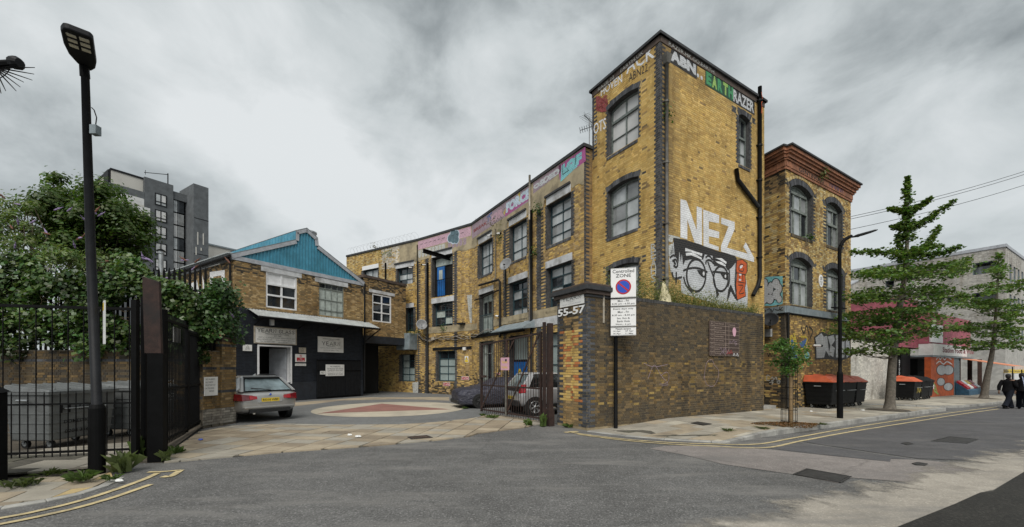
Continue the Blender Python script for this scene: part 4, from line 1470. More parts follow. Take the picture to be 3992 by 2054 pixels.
B_mid = [Hole(B_top[0].s0 + .12, B_top[0].s1, WB.px(*Z2b(590,268))[1], WB.px(*Z2(537,1108))[1])]
B_gr = [hole_px(WB, Z2b, 590,485,822,790)]
C_top = [hole_px(WC, Z2,140,715,905,312, yr=665)]
C_mid = [hole_px(WC, Z2,240,1155,1420,322, yr=1140)]
C_gr = [hole_px(WC, Z2b, 178,520,825,336)]
C_far = [Hole(2.0,3.6,7.1,9.0), Hole(3.95,4.75,8.6,8.9)]
holesA, holesB, holesC = A_top + A_mid + A_gr, B_top + B_mid + B_gr, C_top + C_mid + C_gr + C_far[:1]
def wing_col(frid, piers):
 def f(s, z, k, de, rg):
  q = .19 if k % 2 else .10
  if de < q:
   return palette(BLUE, rg)
  for p in piers:
   if abs(s - p) < q:
    return palette(BLUE, rg)
  t = nz(s + frid * 7, z, .7,31)
  if z < 1.4 and rg.random() < .75 - .4 * z:
   return palette(SOOT_SHADE, rg) if rg.random() < .6 else palette(BROWN, rg)
  if rg.random() < .08 + .35 * (t < .36):
   return mixc(palette(BROWN, rg), palette(TAN, rg), rg.random() * .7)
  return palette(STOCK if rg.random() < .45 else TAN, rg)
 return f
def pale_col(s, z, k, de, rg):
 if de < (.23 if k % 2 else .12):
  return palette(BLUE, rg)
 if z > 8.8 and s > 4 and rg.random() < .8:
  return sc((.62,.58,.50), rg.uniform(.6,1.1))
 return palette(PALE, rg) if z > 7 and rg.random() < .6 else (palette(STOCK, rg) if rg.random() < .7 else palette(BROWN, rg))
pA = [A_top[0].s1 + .75, A_top[1].s1 + .62, A_top[2].s1 + .65]
RENDER_Z = 8.95
its = [(WA, *b) for b in brick_rows(0, WA.L, 0,9.2, holesA, wing_col(1, [A_top[0].s0 - .55, A_top[1].s0 - .45]), 5)]
its += [(WB, *b) for b in brick_rows(0, WB.L, 0,9.2, holesB, wing_col(2, [B_top[0].s0 - .45, B_top[0].s1 + .30,.12]), 6)]
its += [(WC, *b) for b in brick_rows(0, WC.L, 0, WH, holesC, pale_col, 7)]
its += [(WE, *b) for b in brick_rows(0, WE.L, 3.5, WH, [], lambda s, z, k, de, rg: palette(BLUE, rg) if s < .12 + .1 * (k % 2) else palette(BROWN, rg), 8)]
lay_bricks(wing, its, 300,4, lambda u, v, p: v < 880 and u < 1490)
for fr_, hs in ((WA, holesA), (WB, holesB), (WC, holesC)):
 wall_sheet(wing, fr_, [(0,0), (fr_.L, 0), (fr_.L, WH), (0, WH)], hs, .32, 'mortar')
MB().slab(WE, 0, WE.L, 0, WH, -.2,0).build('wall', 'mortar', wing)
# rendered parapet with a ragged lower edge
def ragged(fr, s0, s1, cuts, z1, seed):
 rg = random.Random(seed)
 low = []
 s = s0
 while s < s1:
  base = None
  for a, b, z in cuts:
   if a - .16 <= s <= b + .02:
    base = z
  low.append((s, base if base else 8.75 + .3 * nz(s, seed, 1.1, seed)))
  s += .11
 low.append((s1, low[-1][1]))
 return low + [(s1, z1), (s0, z1)]
for fr_, hs, sd_ in ((WA, A_top, 3), (WB, B_top, 4)):
 cuts = [(h.s0, h.s1, h.z1 + .42) for h in hs]
 MB().prism(fr_, ragged(fr_, 0, fr_.L, cuts, WH - .01, sd_), -.005,.022).build('render_band', 'render', wing)
MB().prism(WC, ragged(WC, WC.L - 1.75, WC.L, [(h.s0, h.s1, h.z1 + .42) for h in C_top], WH - .01,8), -.005,.022).build('render_band', 'render', wing)
for fr_, a0, a1 in ((WA, -.02, WA.L + .08), (WE, -.08, WE.L), (WB, -.02, WB.L + .02), (WC, 0, WC.L)):
 MB().slab(fr_, a0, a1, WH + .003, WH + .13,-.3,.07).build('coping', 'coping_dark', wing)
# lintels, windows
def lint(fr, h, hgt=.30, ext=.1, mat='lintel', drip=True, e1=None):
 MB().slab(fr, h.s0 - ext, h.s1 + (ext if e1 is None else e1), h.z1 + .003, h.z1 + hgt, -.05,.035).build('lintel', mat, wing)
 if drip:
  MB().slab(fr, h.s0 - ext - .08, h.s1 + ext, h.z1 + hgt + .003, h.z1 + hgt + .09,-.02,.10).build('drip_course', 'coping_dark', wing)
for h in A_top: lint(WA, h, .32,.0)
for h in A_mid: lint(WA, h, .30,.06, drip=False)
for h in B_top: lint(WB, h, .30,.0)
for h in B_mid: lint(WB, h, .34,.15, drip=False)
for h in C_top: lint(WC, h, .30,.15)
for h in C_mid: lint(WC, h, .30,.05, drip=False)
for h in A_top + A_mid[:2]: sill_bricks(wing, WA, h, h.z0, BLUE, 5)
def mixpane(a, b, p, seed):
 rg = random.Random(seed)
 return lambda i, j: a if rg.random() < p else b
for k, h in enumerate(A_top):
 window(wing, WA, h, [0,.5,1], [0,.3,.6,1] if k else [0,.25,.5,(.74,.05), 1], 'frame_teal', mixpane('pane_sky', 'pane_grey', .75,40 + k), .26,.06,.03)
for k, h in enumerate(A_mid[:2]):
 window(wing, WA, h, [0,.5,1], [0,.3,.55,(.78,.05), 1], 'frame_teal', mixpane('pane_sky', 'pane_dark', .35,50 + k), .26,.06,.03)
window(wing, WA, A_mid[2], [0,.34,(.66,.05), 1], [0,.45,.8,1], 'frame_sage', lambda i, j: 'pane_dark' if j == 1 else 'pane_board', .26,.06,.05, 'balcony_door')
window(wing, WA, A_gr[0], [0,.5,1], [0,.4,.75,1], 'frame_teal', 'pane_frost', .24,.06,.04)
window(wing, WA, A_gr[2], [0,.3,.65,1], [0,.3,.78,1], 'frame_sage', lambda i, j: 'pane_dark' if i == 1 else 'pane_board', .24,.06,.05, 'door_frame')
h = A_gr[1]
window(wing, WA, h, [0,1], [0,(.62,.08), 1], 'frame_dark', lambda i, j: 'pane_frost' if j else None, .24,.06,.05, 'door_frame')
def plank_door(root, fr, h, z1, off, mat='blue_door', n=6, name='door'):
 d = MB().slab(fr, h.s0 + .06, h.s1 - .06, h.z0, z1, off - .05, off).build(name, mat, root)
 w = (h.s1 - h.s0 - .12) / n
 for k in range(n):
  MB().slab(fr, h.s0 + .06 + w * k + .008, h.s0 + .06 + w * (k + 1) - .008, h.z0 + .02, z1 - .02, off + .001, off + .014).build('plank', mat, d)
 return d
d_ = plank_door(wing, WA, h, h.z0 + (h.z1 - h.z0) * .6,-.22)
cx_, cz_ = h.s0 + .38 * (h.s1 - h.s0), 1.45
decal(d_, WA, [[(cx_ + .17 * math.cos(a), cz_ + .2 * math.sin(a)) for a in [k * .35 for k in range(18)]]], -.2035, 'sign_yellow', 'unit_disc', False)
lettering(d_, WA, 'G', cx_ - .07, cx_ + .08, cz_ - .1, cz_ + .1,-.2015, 'sign_ink', .02, 'unit_letter')
# bend: loading door with hoist beam
h = B_top[0]
dm = window(wing, WB, h, [0,1], [0,(.78,.05), 1], 'frame_dark', lambda i, j: 'pane_board' if j else 'black_void', .30,.05,.04, 'loading_door')
bd = MB().slab(WB, h.s0 + .30, h.s0 + .98, h.z0 + .02, h.z0 + (h.z1 - h.z0) * .76,-.24,-.19).build('door_leaf', 'blue_door', dm)
MB().slab(WB, h.s0 + .48, h.s0 + .80, h.z0 + 1.15, h.z0 + (h.z1 - h.z0) * .68,-.189,-.18).build('door_pane', 'pane_board', dm)
bm_ = MB()
p0, p1 = WB.P(h.s1 - .55, h.z1 - .18,-.4), WB.P(h.s1 - .55, h.z1 - .18,1.9)
for dz, w in ((-.1,.16), (.1,.16), (0,.03)):
 hz_ = .012 if dz else .09
 bm_.hexa([Vector((p.x, p.y, p.z + dz - hz_)) + Vector((WB.a.x, WB.a.y, 0)) * q for p, q in ((p0,-w / 2), (p0, w / 2), (p1, w / 2), (p1,-w / 2))],
    [Vector((p.x, p.y, p.z + dz + hz_)) + Vector((WB.a.x, WB.a.y, 0)) * q for p, q in ((p0,-w / 2), (p0, w / 2), (p1, w / 2), (p1,-w / 2))])
bm_.build('hoist_beam', 'black_paint', wing)
def rail(root, fr, s0, s1, z0, z1, off, n, mat='black_paint', diag=False, name='balcony_rail'):
 r = MB().slab(fr, s0, s1, z1 - .035, z1, off - .02, off + .02).slab(fr, s0, s1, z0, z0 + .03, off - .02, off + .02).build(name, mat, root)
 for k in range(n + 1):
  s = s0 + (s1 - s0) * k / n
  MB().tube([fr.P(s, z0 + .02, off), fr.P(s, z1 - .02, off)], .009,5).build('baluster', mat, r)
 return r
rail(wing, WB, h.s0 + .28, h.s1 - .02, h.z0 + .05, h.z0 + 1.15,-.08,9)
h2 = A_mid[2]
rail(wing, WA, h2.s0 + .1, h2.s1 - .02, h2.z0 + .02, h2.z0 + 1.05,.06,8, 'frame_teal')
window(wing, WB, B_mid[0], [0,.5,1], [0,.26,.5,(.74,.05), 1], 'frame_teal', mixpane('pane_dark', 'pane_board', .6,61), .26,.06,.03)
window(wing, WB, B_gr[0], [0,.5,1], [0,.25,.5,(.74,.05), 1], 'frame_teal', lambda i, j: 'pane_frost' if j < 3 else 'pane_dark', .22,.06,.035)
window(wing, WC, C_top[0], [0,.5,1], [0,.33,.66,1], 'frame_teal', mixpane('pane_sky', 'pane_dark', .7,62), .22,.06,.035)
window(wing, WC, C_mid[0], [0,.5,1], [0,.33,.66,1], 'frame_teal', 'pane_dark', .22,.06,.035)
window(wing, WC, C_gr[0], [0,.5,1], [0,.26,.5,.75,1], 'frame_teal', lambda i, j: 'pane_frost' if j < 2 else ('pane_board' if i == 0 else 'pane_dark'), .22,.06,.035)
window(wing, WC, C_far[0], [0,.5,1], [0,.33,.66,1], 'frame_teal', 'pane_sky', .22,.06,.035)
MB().slab(WC, C_far[0].s0 - .1, C_far[0].s1 + .1,9.003,9.3,-.04,.04).build('lintel', 'frame_white', wing)
# string course and fascia above the ground floor
zsc0, zsc1 = 3.62,4.35
def strip(fr, s0, s1, z0, z1, off, mat, name):
 MB().slab(fr, s0, s1, z0, z1,-.02, off).build(name, mat, wing)
for s0, s1 in ((A_mid[2].s1 + .1, WA.L - .02), (0, A_mid[2].s0 - .3)):
 strip(WA, s0, s1,3.95,4.32,.03, 'render', 'string_course')
strip(WB, .6, WB.L - .02,3.95,4.36,.03, 'render', 'string_course')
strip(WB, B_gr[0].s0 - .4, WB.L - .01, B_gr[0].z1 + .05, B_gr[0].z1 + .22,.05, 'frame_dark', 'fascia')
strip(WA, 0.01, WA.L * .58,3.45,3.62,.08, 'frame_dark', 'fascia')
strip(WA, WA.L * .58, WA.L, 3.55,3.93,.05, 'lintel', 'fascia')
cnp = MB()
a0_, a1_ = A_mid[1].s0 - .6, A_mid[1].s1 + .7
cnp.hexa([WA.P(a0_, 3.55,.05), WA.P(a1_, 3.55,.05), WA.P(a1_, 3.48,.75), WA.P(a0_, 3.48,.75)], [WA.P(a0_, 3.9,.05), WA.P(a1_, 3.9,.05), WA.P(a1_, 3.52,.75), WA.P(a0_, 3.52,.75)])
cnp.build('canopy', 'grey_metal', wing)
# pipes on the wing
def wpipe(fr, pts, r, mat, name='downpipe', off=.1, root=None):
 MB().tube([fr.P(*p[:2], p[2] if len(p) > 2 else off) for p in pts], r, 8).build(name, mat, root or wing, smooth=True)
s_, zt = WA.px(*Z1(392,468))
wpipe(WA, [(s_, zt), (s_, 8.6)], .05, 'pipe_cream'); wpipe(WA, [(s_, 8.6), (s_, 3.9)], .05, 'pipe_grey'); wpipe(WA, [(s_ + .14,9.0), (s_ + .14,1.0)], .06, 'pipe_black')
s_, zt = WA.px(*Z3(645,140)); _, zb = WA.px(*Z3(645,425))
wpipe(WA, [(s_, zt), (s_, zb + .1), (s_ - .25, zb - .02)], .035, 'pipe_cream')
s_, zt = WA.px(*Z3(672,430)); _, zb = WA.px(*Z3(672,760)); sl, zl = WA.px(*Z3(555,462))
wpipe(WA, [(sl, zl, .15), (s_ - .1, zt + .02,.15), (s_, zt - .1,.12), (s_, zb, .12)], .06, 'pipe_black')
wpipe(WA, [(sl - .7, zl - .75,.1), (sl + .2, zl - .75,.1), (s_, zt - .5,.1)], .04, 'pipe_black')
s_, zt = WB.px(*Z2(367,450))
wpipe(WB, [(.06, zt), (.06,4.5)], .03, 'pipe_black')
for s_ in (B_top[0].s0 - .32, ):
 wpipe(WB, [(s_, 8.6), (s_, 0)], .07, 'pipe_black')
s_, zt = WC.px(*Z2(20,650)); wpipe(WC, [(s_, zt), (s_, 6)], .06, 'pipe_black')
# cables looped along the wall
cr = random.Random(3)
for k in range(7):
 pts = []
 z = 3.45 + cr.uniform(-.1,.25)
 for j in range(9):
  s = .1 + (WB.L - .2) * j / 8
  pts.append((s, z + cr.uniform(-.16,.12) + (.5 if j == 0 else 0), .08 + cr.random() * .06))
 P = smooth_path([WB.P(*p[:2], p[2]) for p in pts], 4)
 MB().tube(P, .012 + .008 * cr.random(), 5).build('cable', 'cable' if k % 2 else 'pipe_black', wing)
for k in range(5):
 pts = []
 z = 3.6 + cr.uniform(-.1,.2)
 for j in range(9):
  pts.append((.1 + 5.6 * j / 8, z + cr.uniform(-.18,.14), .1 + cr.random() * .06))
 P = smooth_path([WA.P(*p[:2], p[2]) for p in pts], 4)
 MB().tube(P, .012 + .008 * cr.random(), 5).build('cable', 'cable' if k % 2 else 'pipe_black', wing)
# steel duct box at the inner corner
h = hole_px(WC, Z2b, 215,300,478,395, yr=300)
MB().slab(WC, WC.L - 1.25, WC.L - .02, h.z0, h.z1,.02,.75).build('duct', 'grey_metal', wing, bevel=.02)
# parapet graffiti
hL = hole_px(WA, Z1,662,340,490,868, yr=225)
decal(wing, WA, [[(hL.s0 - .1, hL.z0 - .05), (hL.s1 + .08, hL.z0 + .05), (hL.s1 + .05, WH - .04), (hL.s0 - .2, WH - .06)]], .0245, 'paint_magenta', 'graffiti_shadow', True)
decal(wing, WA, [[(hL.s0 - .05, hL.z0 - .15), (hL.s1 - .4, hL.z0 + .05), (hL.s1 - .5, hL.z0 + .3), (hL.s0, hL.z0 + .35)]], .0255, 'paint_cyan', 'graffiti_shadow')
lettering(wing, WA, 'LOF', hL.s0 + .02, hL.s1 - .15, hL.z0 + .08, WH - .12,.0275, 'paint_cyan', .12, 'graffiti_letters')
strokes(wing, WA, [[(hL.s0 + .1, hL.z0 + .1), (hL.s0 + .1, WH - .1)], [(hL.s0 + .1, hL.z0 + .1), (hL.s0 + .5, hL.z0 + .12)], [(hL.s1 - .55, hL.z0 + .15), (hL.s1 - .5, WH - .12)]], .03,.0295, 'paint_black')
hO = hole_px(WA, Z1,412,500,630,660, yr=360)
decal(wing, WA, [[(hO.s0, hO.z0), (hO.s1, hO.z0 + .15), (hO.s1, WH - .03), (hO.s0, WH - .03)]], .0245, 'paint_mauve', 'graffiti_shadow')
lettering(wing, WA, 'OSOED', hO.s0 + .03, hO.s1 - .1, hO.z0 + .12, WH - .14,.028, 'paint_silver', .07, 'graffiti_letters', .02)
hF = hole_px(WA, Z1,170,700,830,388, yr=560)
decal(wing, WA, [[(0.05, hF.z0 - .05), (hF.s1, hF.z0 + .02), (hF.s1, WH - .03), (.05, WH - .03)]], .0245, 'paint_mauve', 'graffiti_shadow')
decal(wing, WA, [[(hF.s0 - .1, hF.z0), (hF.s1, hF.z0 + .1), (hF.s1, hF.z0 + .5), (hF.s0, hF.z0 + .4)]], .0258, 'paint_magenta', 'graffiti_shadow')
lettering(wing, WA, 'FORCE', hF.s0, hF.s1 - .03, hF.z0 + .14, WH - .12,.028, 'paint_ice', .08, 'graffiti_letters')
lettering(wing, WA, 'BREAK', .3,2.0, hF.z0 + .25, WH - .35,.028, 'paint_red', .03, 'graffiti_letters')
lettering(wing, WA, 'OR', 2.5,3.9, hF.z0 + .1, WH - .2,.028, 'paint_pink', .08, 'graffiti_letters', .02)
strokes(wing, WA, [[(2.1, hF.z0 + .3), (2.3, WH - .2), (2.5, hF.z0 + .35)], [(2.0, hF.z0 + .6), (2.6, hF.z0 + .7)]], .06,.029, 'paint_blue')
decal(wing, WA, [[(hF.s0 - .2, hF.z0 + .1), (hF.s0 + .12, hF.z0 + .5), (hF.s0 + .05, WH - .35), (hF.s0 - .25, WH - .5)], [(hF.s1 - 1.1, hF.z0 + .25), (hF.s1 - .9, hF.z0 + .3), (hF.s1 - .9, hF.z0 + .75), (hF.s1 - 1.1, hF.z0 + .7)]], .0265, 'paint_yellow', 'graffiti_patch')
decal(wing, WB, [[(.05, WH - .62), (WB.L - .05, WH - .62), (WB.L - .05, WH - .06), (.05, WH - .06)]], .0245, 'paint_pink', 'graffiti_band')
strokes(wing, WB, [[(.3 + k * .42, WH - .32), (.55 + k * .42, WH - .30)] for k in range(10) if k not in (6,)], .03,.0262, 'paint_black')
mb = MB()
for k in range(8):
 s0 = .08 + k * .33
 pts = smooth_path([(s0, WH - .68), (s0 + .02, WH - 1.1), (s0 + .14, WH - 1.2), (s0 + .27, WH - 1.08), (s0 + .29, WH - .68)], 4)
 mb.tess(WB, pts, [], .0245)
mb.build('graffiti_letters', 'paint_chalk', wing, uvframe=WB)
cs_, cz_ = WB.px(*Z2(770,360))
mb = MB(); mo = MB()
for dx, dz, r in ((-.25,-.02,.22), (0,.22,.24), (.27,.1,.24), (.05,-.1,.26), (.3,-.22,.2), (-.05,.05,.2)):
 c = [(cs_ + dx + r * math.cos(a), cz_ + dz + r * 1.1 * math.sin(a)) for a in [k * .45 for k in range(14)]]
 mo.tess(WB, [((p[0] - cs_ - dx) * 1.22 + cs_ + dx, (p[1] - cz_ - dz) * 1.22 + cz_ + dz) for p in c], [], .0268 + dx * .0008)
 mb.tess(WB, c, [], .029 + dx * .0008)
mo.build('graffiti_shadow', 'paint_ice', wing, uvframe=WB); mb.build('graffiti_letters', pm('paint_steel', (.09,.15,.18), .6,.3,5,.1), wing)
mb = MB()
for k in range(5):
 s0 = 2.95 + k * .33
 if s0 + .3 < WB.L:
  mb.tess(WB, [(s0, WH - .66), (s0 + .02, WH - 1.1), (s0 + .26, WH - 1.05), (s0 + .28, WH - .66)], [], .0246)
mb.build('graffiti_letters', 'paint_mauve', wing, uvframe=WB)
# back and roof of the wing
bk = []
for p in ((WE.o + WE.a * WE.L), (WA.o + WA.a * WA.L), WA.o, WB.o, WC.o):
 bk.append(Vector((p.x, p.y)))
bq = [p + D2 * 0 + Vector((.6,.8)) * 7 for p in bk]
mr = MB().poly([(*p, WH - .05) for p in bk + bq[::-1]][::-1]); mr.build('roof', 'roof_sheet', wing)
MB().poly([(*bk[-1], 0), (*bq[-1], 0), (*bq[-1], WH), (*bk[-1], WH)]).build('wall', 'plain_brick', wing)
for a, b in zip(bq[:-1], bq[1:]):
 MB().poly([(*a, 0), (*b, 0), (*b, WH), (*a, WH)][::-1]).build('wall', 'plain_brick', wing)
# razor wire along the far parapet
mb = MB(); pts = []
for k in range(230):
 t = k / 230
 s = .3 + t * (WC.L - .4); a = k * .52
 p = WC.P(s, WH + .42 + .26 * math.sin(a), -.1 + .26 * math.cos(a))
 pts.append(p)
mb.tube(pts, .0045,3, False)
mb.build('razor_wire', 'pipe_grey', wing)
# ================================================================ the glass works
YA = Vector((.535,.845)).normalized(); YN = Vector((YA.y, -YA.x)); YC = Vector((-12.68,18.34))
YF = Frame(YC, YC + YA * 6.94); YL = Frame(YC - YN * 9, YC)
gw = thing('glass_works', (YC.x, YC.y, 0), 'two-storey brick glass works with a blue corrugated gable and navy painted ground floor', 'building')
EZ = 6.62
w1 = hole_px(YF, Z7,450,565,975,800, yr=640); w2 = hole_px(YF, Z7,1048,690,1065,1328, yr=740)
dr = hole_px(YF, Z8,355,467,850,692, yr=478)
dr.z0 = YF.px(*Z8(690,872))[1]
NZ = YF.px(*Z7(110,968))[1]
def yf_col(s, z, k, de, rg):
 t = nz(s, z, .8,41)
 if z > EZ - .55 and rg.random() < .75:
  return palette(SOOT_SHADE, rg) if rg.random() < .5 else palette(BROWN, rg)
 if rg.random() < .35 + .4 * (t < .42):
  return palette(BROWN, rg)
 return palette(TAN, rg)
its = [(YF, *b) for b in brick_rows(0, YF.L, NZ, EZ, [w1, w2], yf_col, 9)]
its += [(YL, *b) for b in brick_rows(0, YL.L, 2.0, EZ, [], yf_col, 10)]
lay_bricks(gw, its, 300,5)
wall_sheet(gw, YF, [(0, NZ), (YF.L, NZ), (YF.L, EZ), (0, EZ)], [w1, w2], .12, 'mortar_dark', 'plain_brick')
MB().slab(YL, 0, YL.L, 0, EZ, -.1,0).build('wall', 'mortar_dark', gw)
# navy painted brick below: bricks all in one paint
wall_sheet(gw, YF, [(0,0), (YF.L, 0), (YF.L, NZ - .002), (0, NZ - .002)], [dr], .3, 'navy_wall', 'frame_white')
its = [(YF, a, b, z, sc((.016,.020,.028), rnd.uniform(.8,1.25))) for a, b, z, c in brick_rows(0, YF.L, 0, NZ - .03, [dr], lambda *a: (0,0,0), 19)]
lay_bricks(gw, its, 0,6, None, 'painted_brickwork')
MB().slab(YF, .02, YF.L - .02,0,.95,.0,.05).build('plinth', 'navy_wall', gw)
# trim, gable, roof
MB().slab(YF, -.1, YF.L + .08, EZ + .003, EZ + .20,-.04,.05).build('eaves_trim', 'grey_trim', gw)
prof = [YF.px(*Z7(x, y)) for x, y in ((60,352), (780,222), (780,120), (905,92), (1028,205), (1036,288), (1530,690))]
prof[0] = (-.12, EZ + .21); prof[-1] = (YF.L + .08, EZ + .21)
ridge_dip = prof[1][1]
# the roof light's side wall stands straight; corrugated sheets of the gable
gable = MB().prism(YF, prof, -.06,-.01)
gb = gable.build('gable', 'blue_cladding', gw)
def roof_z(s):
 for (a, b), (c, d) in zip(prof[:-1], prof[1:]):
  if a <= s <= c and c - a > 1e-3:
   return b + (d - b) * (s - a) / (c - a)
 return EZ
s = -.02
while s < YF.L:
 zt = min(roof_z(s), roof_z(s + .05)) - .05
 if zt > EZ + .3:
  MB().prism(YF, [(s, EZ + .205), (s + .055, EZ + .205), (s + .055, zt), (s, zt)], -.009,.022).build('cladding_rib', 'blue_cladding', gw)
 s += .165
vb = MB()
for (a, b), (c, d) in zip(prof[:-1], prof[1:]):
 l = math.hypot(c - a, d - b)
 nx, nz_ = -(d - b) / l, (c - a) / l
 w = .17
 vb.prism(YF, [(a, b), (c, d), (c - nx * w, d - nz_ * w), (a - nx * w, b - nz_ * w)], .024,.07)
vb.build('verge_trim', 'grey_trim', gw)
rm = MB()
for (a, b), (c, d) in zip(prof[:-1], prof[1:]):
 rm.hexa([YF.P(a, b, .07), YF.P(c, d, .07), YF.P(c, d, -11), YF.P(a, b, -11)], [YF.P(a, b + .05,.07), YF.P(c, d + .05,.07), YF.P(c, d + .05,-11), YF.P(a, b + .05,-11)])
rm.build('roof', 'roof_sheet', gw)
(a, b), (c, d) = prof[1], prof[2]
for k in range(36):
 o_ = -.1 - k * .3
 MB().prism(Frame(YF.P(a, 0, o_).xy, YF.P(a, 0, o_ - .1).xy), [(0, b), (.1, b), (.1, d), (0, d)], -.02,.02).build('cladding_rib', 'blue_cladding', gw)
MB().poly([YF.P(a - .01, b, .06), YF.P(a - .01, b, -11), YF.P(a - .01, d, -11), YF.P(a - .01, d, .06)]).build('rooflight_side', 'blue_cladding', gw)
# corrugated edge of the side roof, gutter and downpipe
ge = MB()
for k in range(60):
 ge.tube([YL.P(YL.L - .07 - k * .15, EZ + .26,.28), YL.P(YL.L - .07 - k * .15, EZ + .36,-.4)], .035,6)
o = ge.build('sheet_edge', 'corrugated', gw); o['kind'] = 'stuff'
MB().tube([YL.P(0, EZ + .12,.2), YL.P(YL.L + .1, EZ + .12,.2)], .07,8).build('gutter', 'pipe_black', gw)
MB().tube([YL.P(YL.L - .12, EZ + .1,.2), YL.P(YL.L - .12, EZ - .1,.1), YL.P(YL.L - .12,.3,.1)], .05,8).build('downpipe', 'pipe_black', gw)
MB().tube([YF.P(YF.L + .02, EZ + .1,.18), YF.P(YF.L + .02, EZ - .35,.12), YF.P(YF.L + .02,.3,.12)], .055,8).build('downpipe', 'pipe_black', gw)
f1 = YF.P(YF.px(*Z7(1100,260))[0] + .1,0,-1.6)
MB().lathe((f1.x, f1.y, 8.2), [(.40,0), (.40,1.15), (.43,1.17), (.43,1.25), (.36,1.28)], 18).build('flue', 'galvanised', gw, smooth=False)
# windows
for h, (x0, y0, y1, x1, yr) in ((w1,(395,500,560,850,597)), (w2,(1000,630,682,1370,706))):
 board(gw, YF, Z7, x0, y0, y1, x1,.03,.1, 'lintel', 'lintel', yr)
window(gw, YF, w1, [0,(.5,.09), 1], [0,(.36,.08), (.66,.08), 1], 'frame_white', lambda i, j: 'frame_white' if j == 2 else 'pane_dark', .05,.09,.08)
window(gw, YF, w2, [0,.26,.5,.74,1], [0,(.18,.05), .50,(.84,.06), 1], 'frame_sage', lambda i, j: 'pane_dark' if j == 3 else 'pane_board', .08,.05,.025)
# loading door
dd = MB().slab(YF, dr.s0 - .07, dr.s0, dr.z0, dr.z1 + .07,-.05,.06).slab(YF, dr.s1, dr.s1 + .07, dr.z0, dr.z1 + .07,-.05,.06).slab(YF, dr.s0, dr.s1, dr.z1, dr.z1 + .07,-.05,.055).build('door_frame', 'frame_white', gw)
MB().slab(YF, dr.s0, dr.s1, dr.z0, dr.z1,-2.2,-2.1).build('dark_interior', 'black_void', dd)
MB().slab(YF, dr.s0 - .3, dr.s1 + .3, dr.z0 - .1, dr.z0 - .003,-2.2,-.02).build('loading_floor', 'frame_dark', dd)
for sx in (dr.s0 - .05, dr.s1 + .01):
 MB().slab(YF, sx, sx + .04, dr.z0, dr.z1,-2.2,-.3).build('side_lining', 'frame_dark', dd)
MB().slab(YF, dr.s0 - .05, dr.s1 + .05, dr.z1 + .002, dr.z1 + .05,-2.2,-.3).build('ceiling_lining', 'frame_dark', dd)
MB().hexa([YF.P(dr.s1 - .06, dr.z0,-.28), YF.P(dr.s1 - .02, dr.z0,-.28), YF.P(dr.s1 - .38, dr.z0,-1.2), YF.P(dr.s1 - .42, dr.z0,-1.2)], [YF.P(dr.s1 - .06, dr.z1 - .05,-.28), YF.P(dr.s1 - .02, dr.z1 - .05,-.28), YF.P(dr.s1 - .38, dr.z1 - .05,-1.2), YF.P(dr.s1 - .42, dr.z1 - .05,-1.2)]).build('door_leaf', 'grey_trim', dd)
# awning of corrugated sheet on brackets
a0 = YF.px(*Z7(240,990)); a1s = YF.L + .35
zb_ = a0[1] + .02
PROJ, DROP = 1.05,.42
aw = MB(); n = 96
for k in range(n + 1):
 s = a0[0] + (a1s - a0[0]) * k / n
 w = .018 * math.cos(k * math.pi)
 for o_, z in ((.012, zb_), (PROJ, zb_ - DROP)):
  aw.v.append(YF.P(s, z + w, o_))
for k in range(n):
 aw.f.append((2 * k, 2 * k + 1,2 * k + 3,2 * k + 2))
awn = aw.build('awning', 'corrugated', gw)
m_ = awn.modifiers.new('s', 'SOLIDIFY'); m_.thickness = .012
MB().slab(YF, a0[0] + .03, a1s - .03, zb_ - DROP - .1, zb_ - DROP - .03, PROJ - .12, PROJ - .05).build('awning_rail', 'black_paint', awn)
MB().tube([YF.P(a0[0], zb_ - DROP - .03, PROJ + .05), YF.P(a1s + .05, zb_ - DROP - .06, PROJ + .05)], .045,8).build('gutter', 'pipe_black', awn)
MB().tube([YF.P(a1s, zb_ - DROP - .1, PROJ + .03), YF.P(a1s - .1, zb_ - DROP - .55,.3), YF.P(YF.L + .05, zb_ - DROP - .8,.12)], .035,6).build('downpipe', 'pipe_black', awn)
for s in (a0[0] + .3, a0[0] + 2.4, a0[0] + 4.4, a1s - .3):
 MB().tube([YF.P(s, zb_ - .06,.03), YF.P(s, zb_ - DROP - .06, PROJ - .1), YF.P(s, zb_ - .75,.03)], .022,6).build('bracket', 'black_paint', awn)
MB().slab(YF, a0[0] + .75, a0[0] + .9, zb_ - .75, zb_ - .45,.5,.65).build('alarm_box', 'lintel', gw)
# signs on the navy wall
def sign(zf, x0, y0, y1, x1, yr, label, frame=None, root_name='sign_board', off=.06, mat='white_board', fr=YF):
 h = hole_px(fr, zf, x0, y0, y1, x1, yr=yr)
 r = thing(root_name, fr.P((h.s0 + h.s1) / 2, h.z0, off), label, 'sign')
 MB().slab(fr, h.s0, h.s1, h.z0, h.z1, off - .03, off).build('panel', mat, r)
 if frame:
  e = .05
  m = MB().slab(fr, h.s0 - e, h.s1 + e, h.z1, h.z1 + e, off - .03, off + .02).slab(fr, h.s0 - e, h.s1 + e, h.z0 - e, h.z0, off - .03, off + .02)
  m.slab(fr, h.s0 - e, h.s0, h.z0, h.z1, off - .03, off + .018).slab(fr, h.s1, h.s1 + e, h.z0, h.z1, off - .03, off + .018)
  m.build('frame', frame, r)
 return r, h
def rows(r, h, fr, off, lines, mat='sign_ink', name='lettering'):
 """lines: (text, left, right, bottom, top) in fractions of the board"""
 m = MB(); W, H = h.s1 - h.s0, h.z1 - h.z0
 for t, a, b, c, d in lines:
  add_text(m, fr, t, h.s0 + W * a, h.s0 + W * b, h.z0 + H * c, h.z0 + H * d, off)
 return m.build(name, mat, r)
r, h = sign(Z8,310,262,425,745,310, 'large white sign in a timber frame above the loading door', 'pipe_cream')
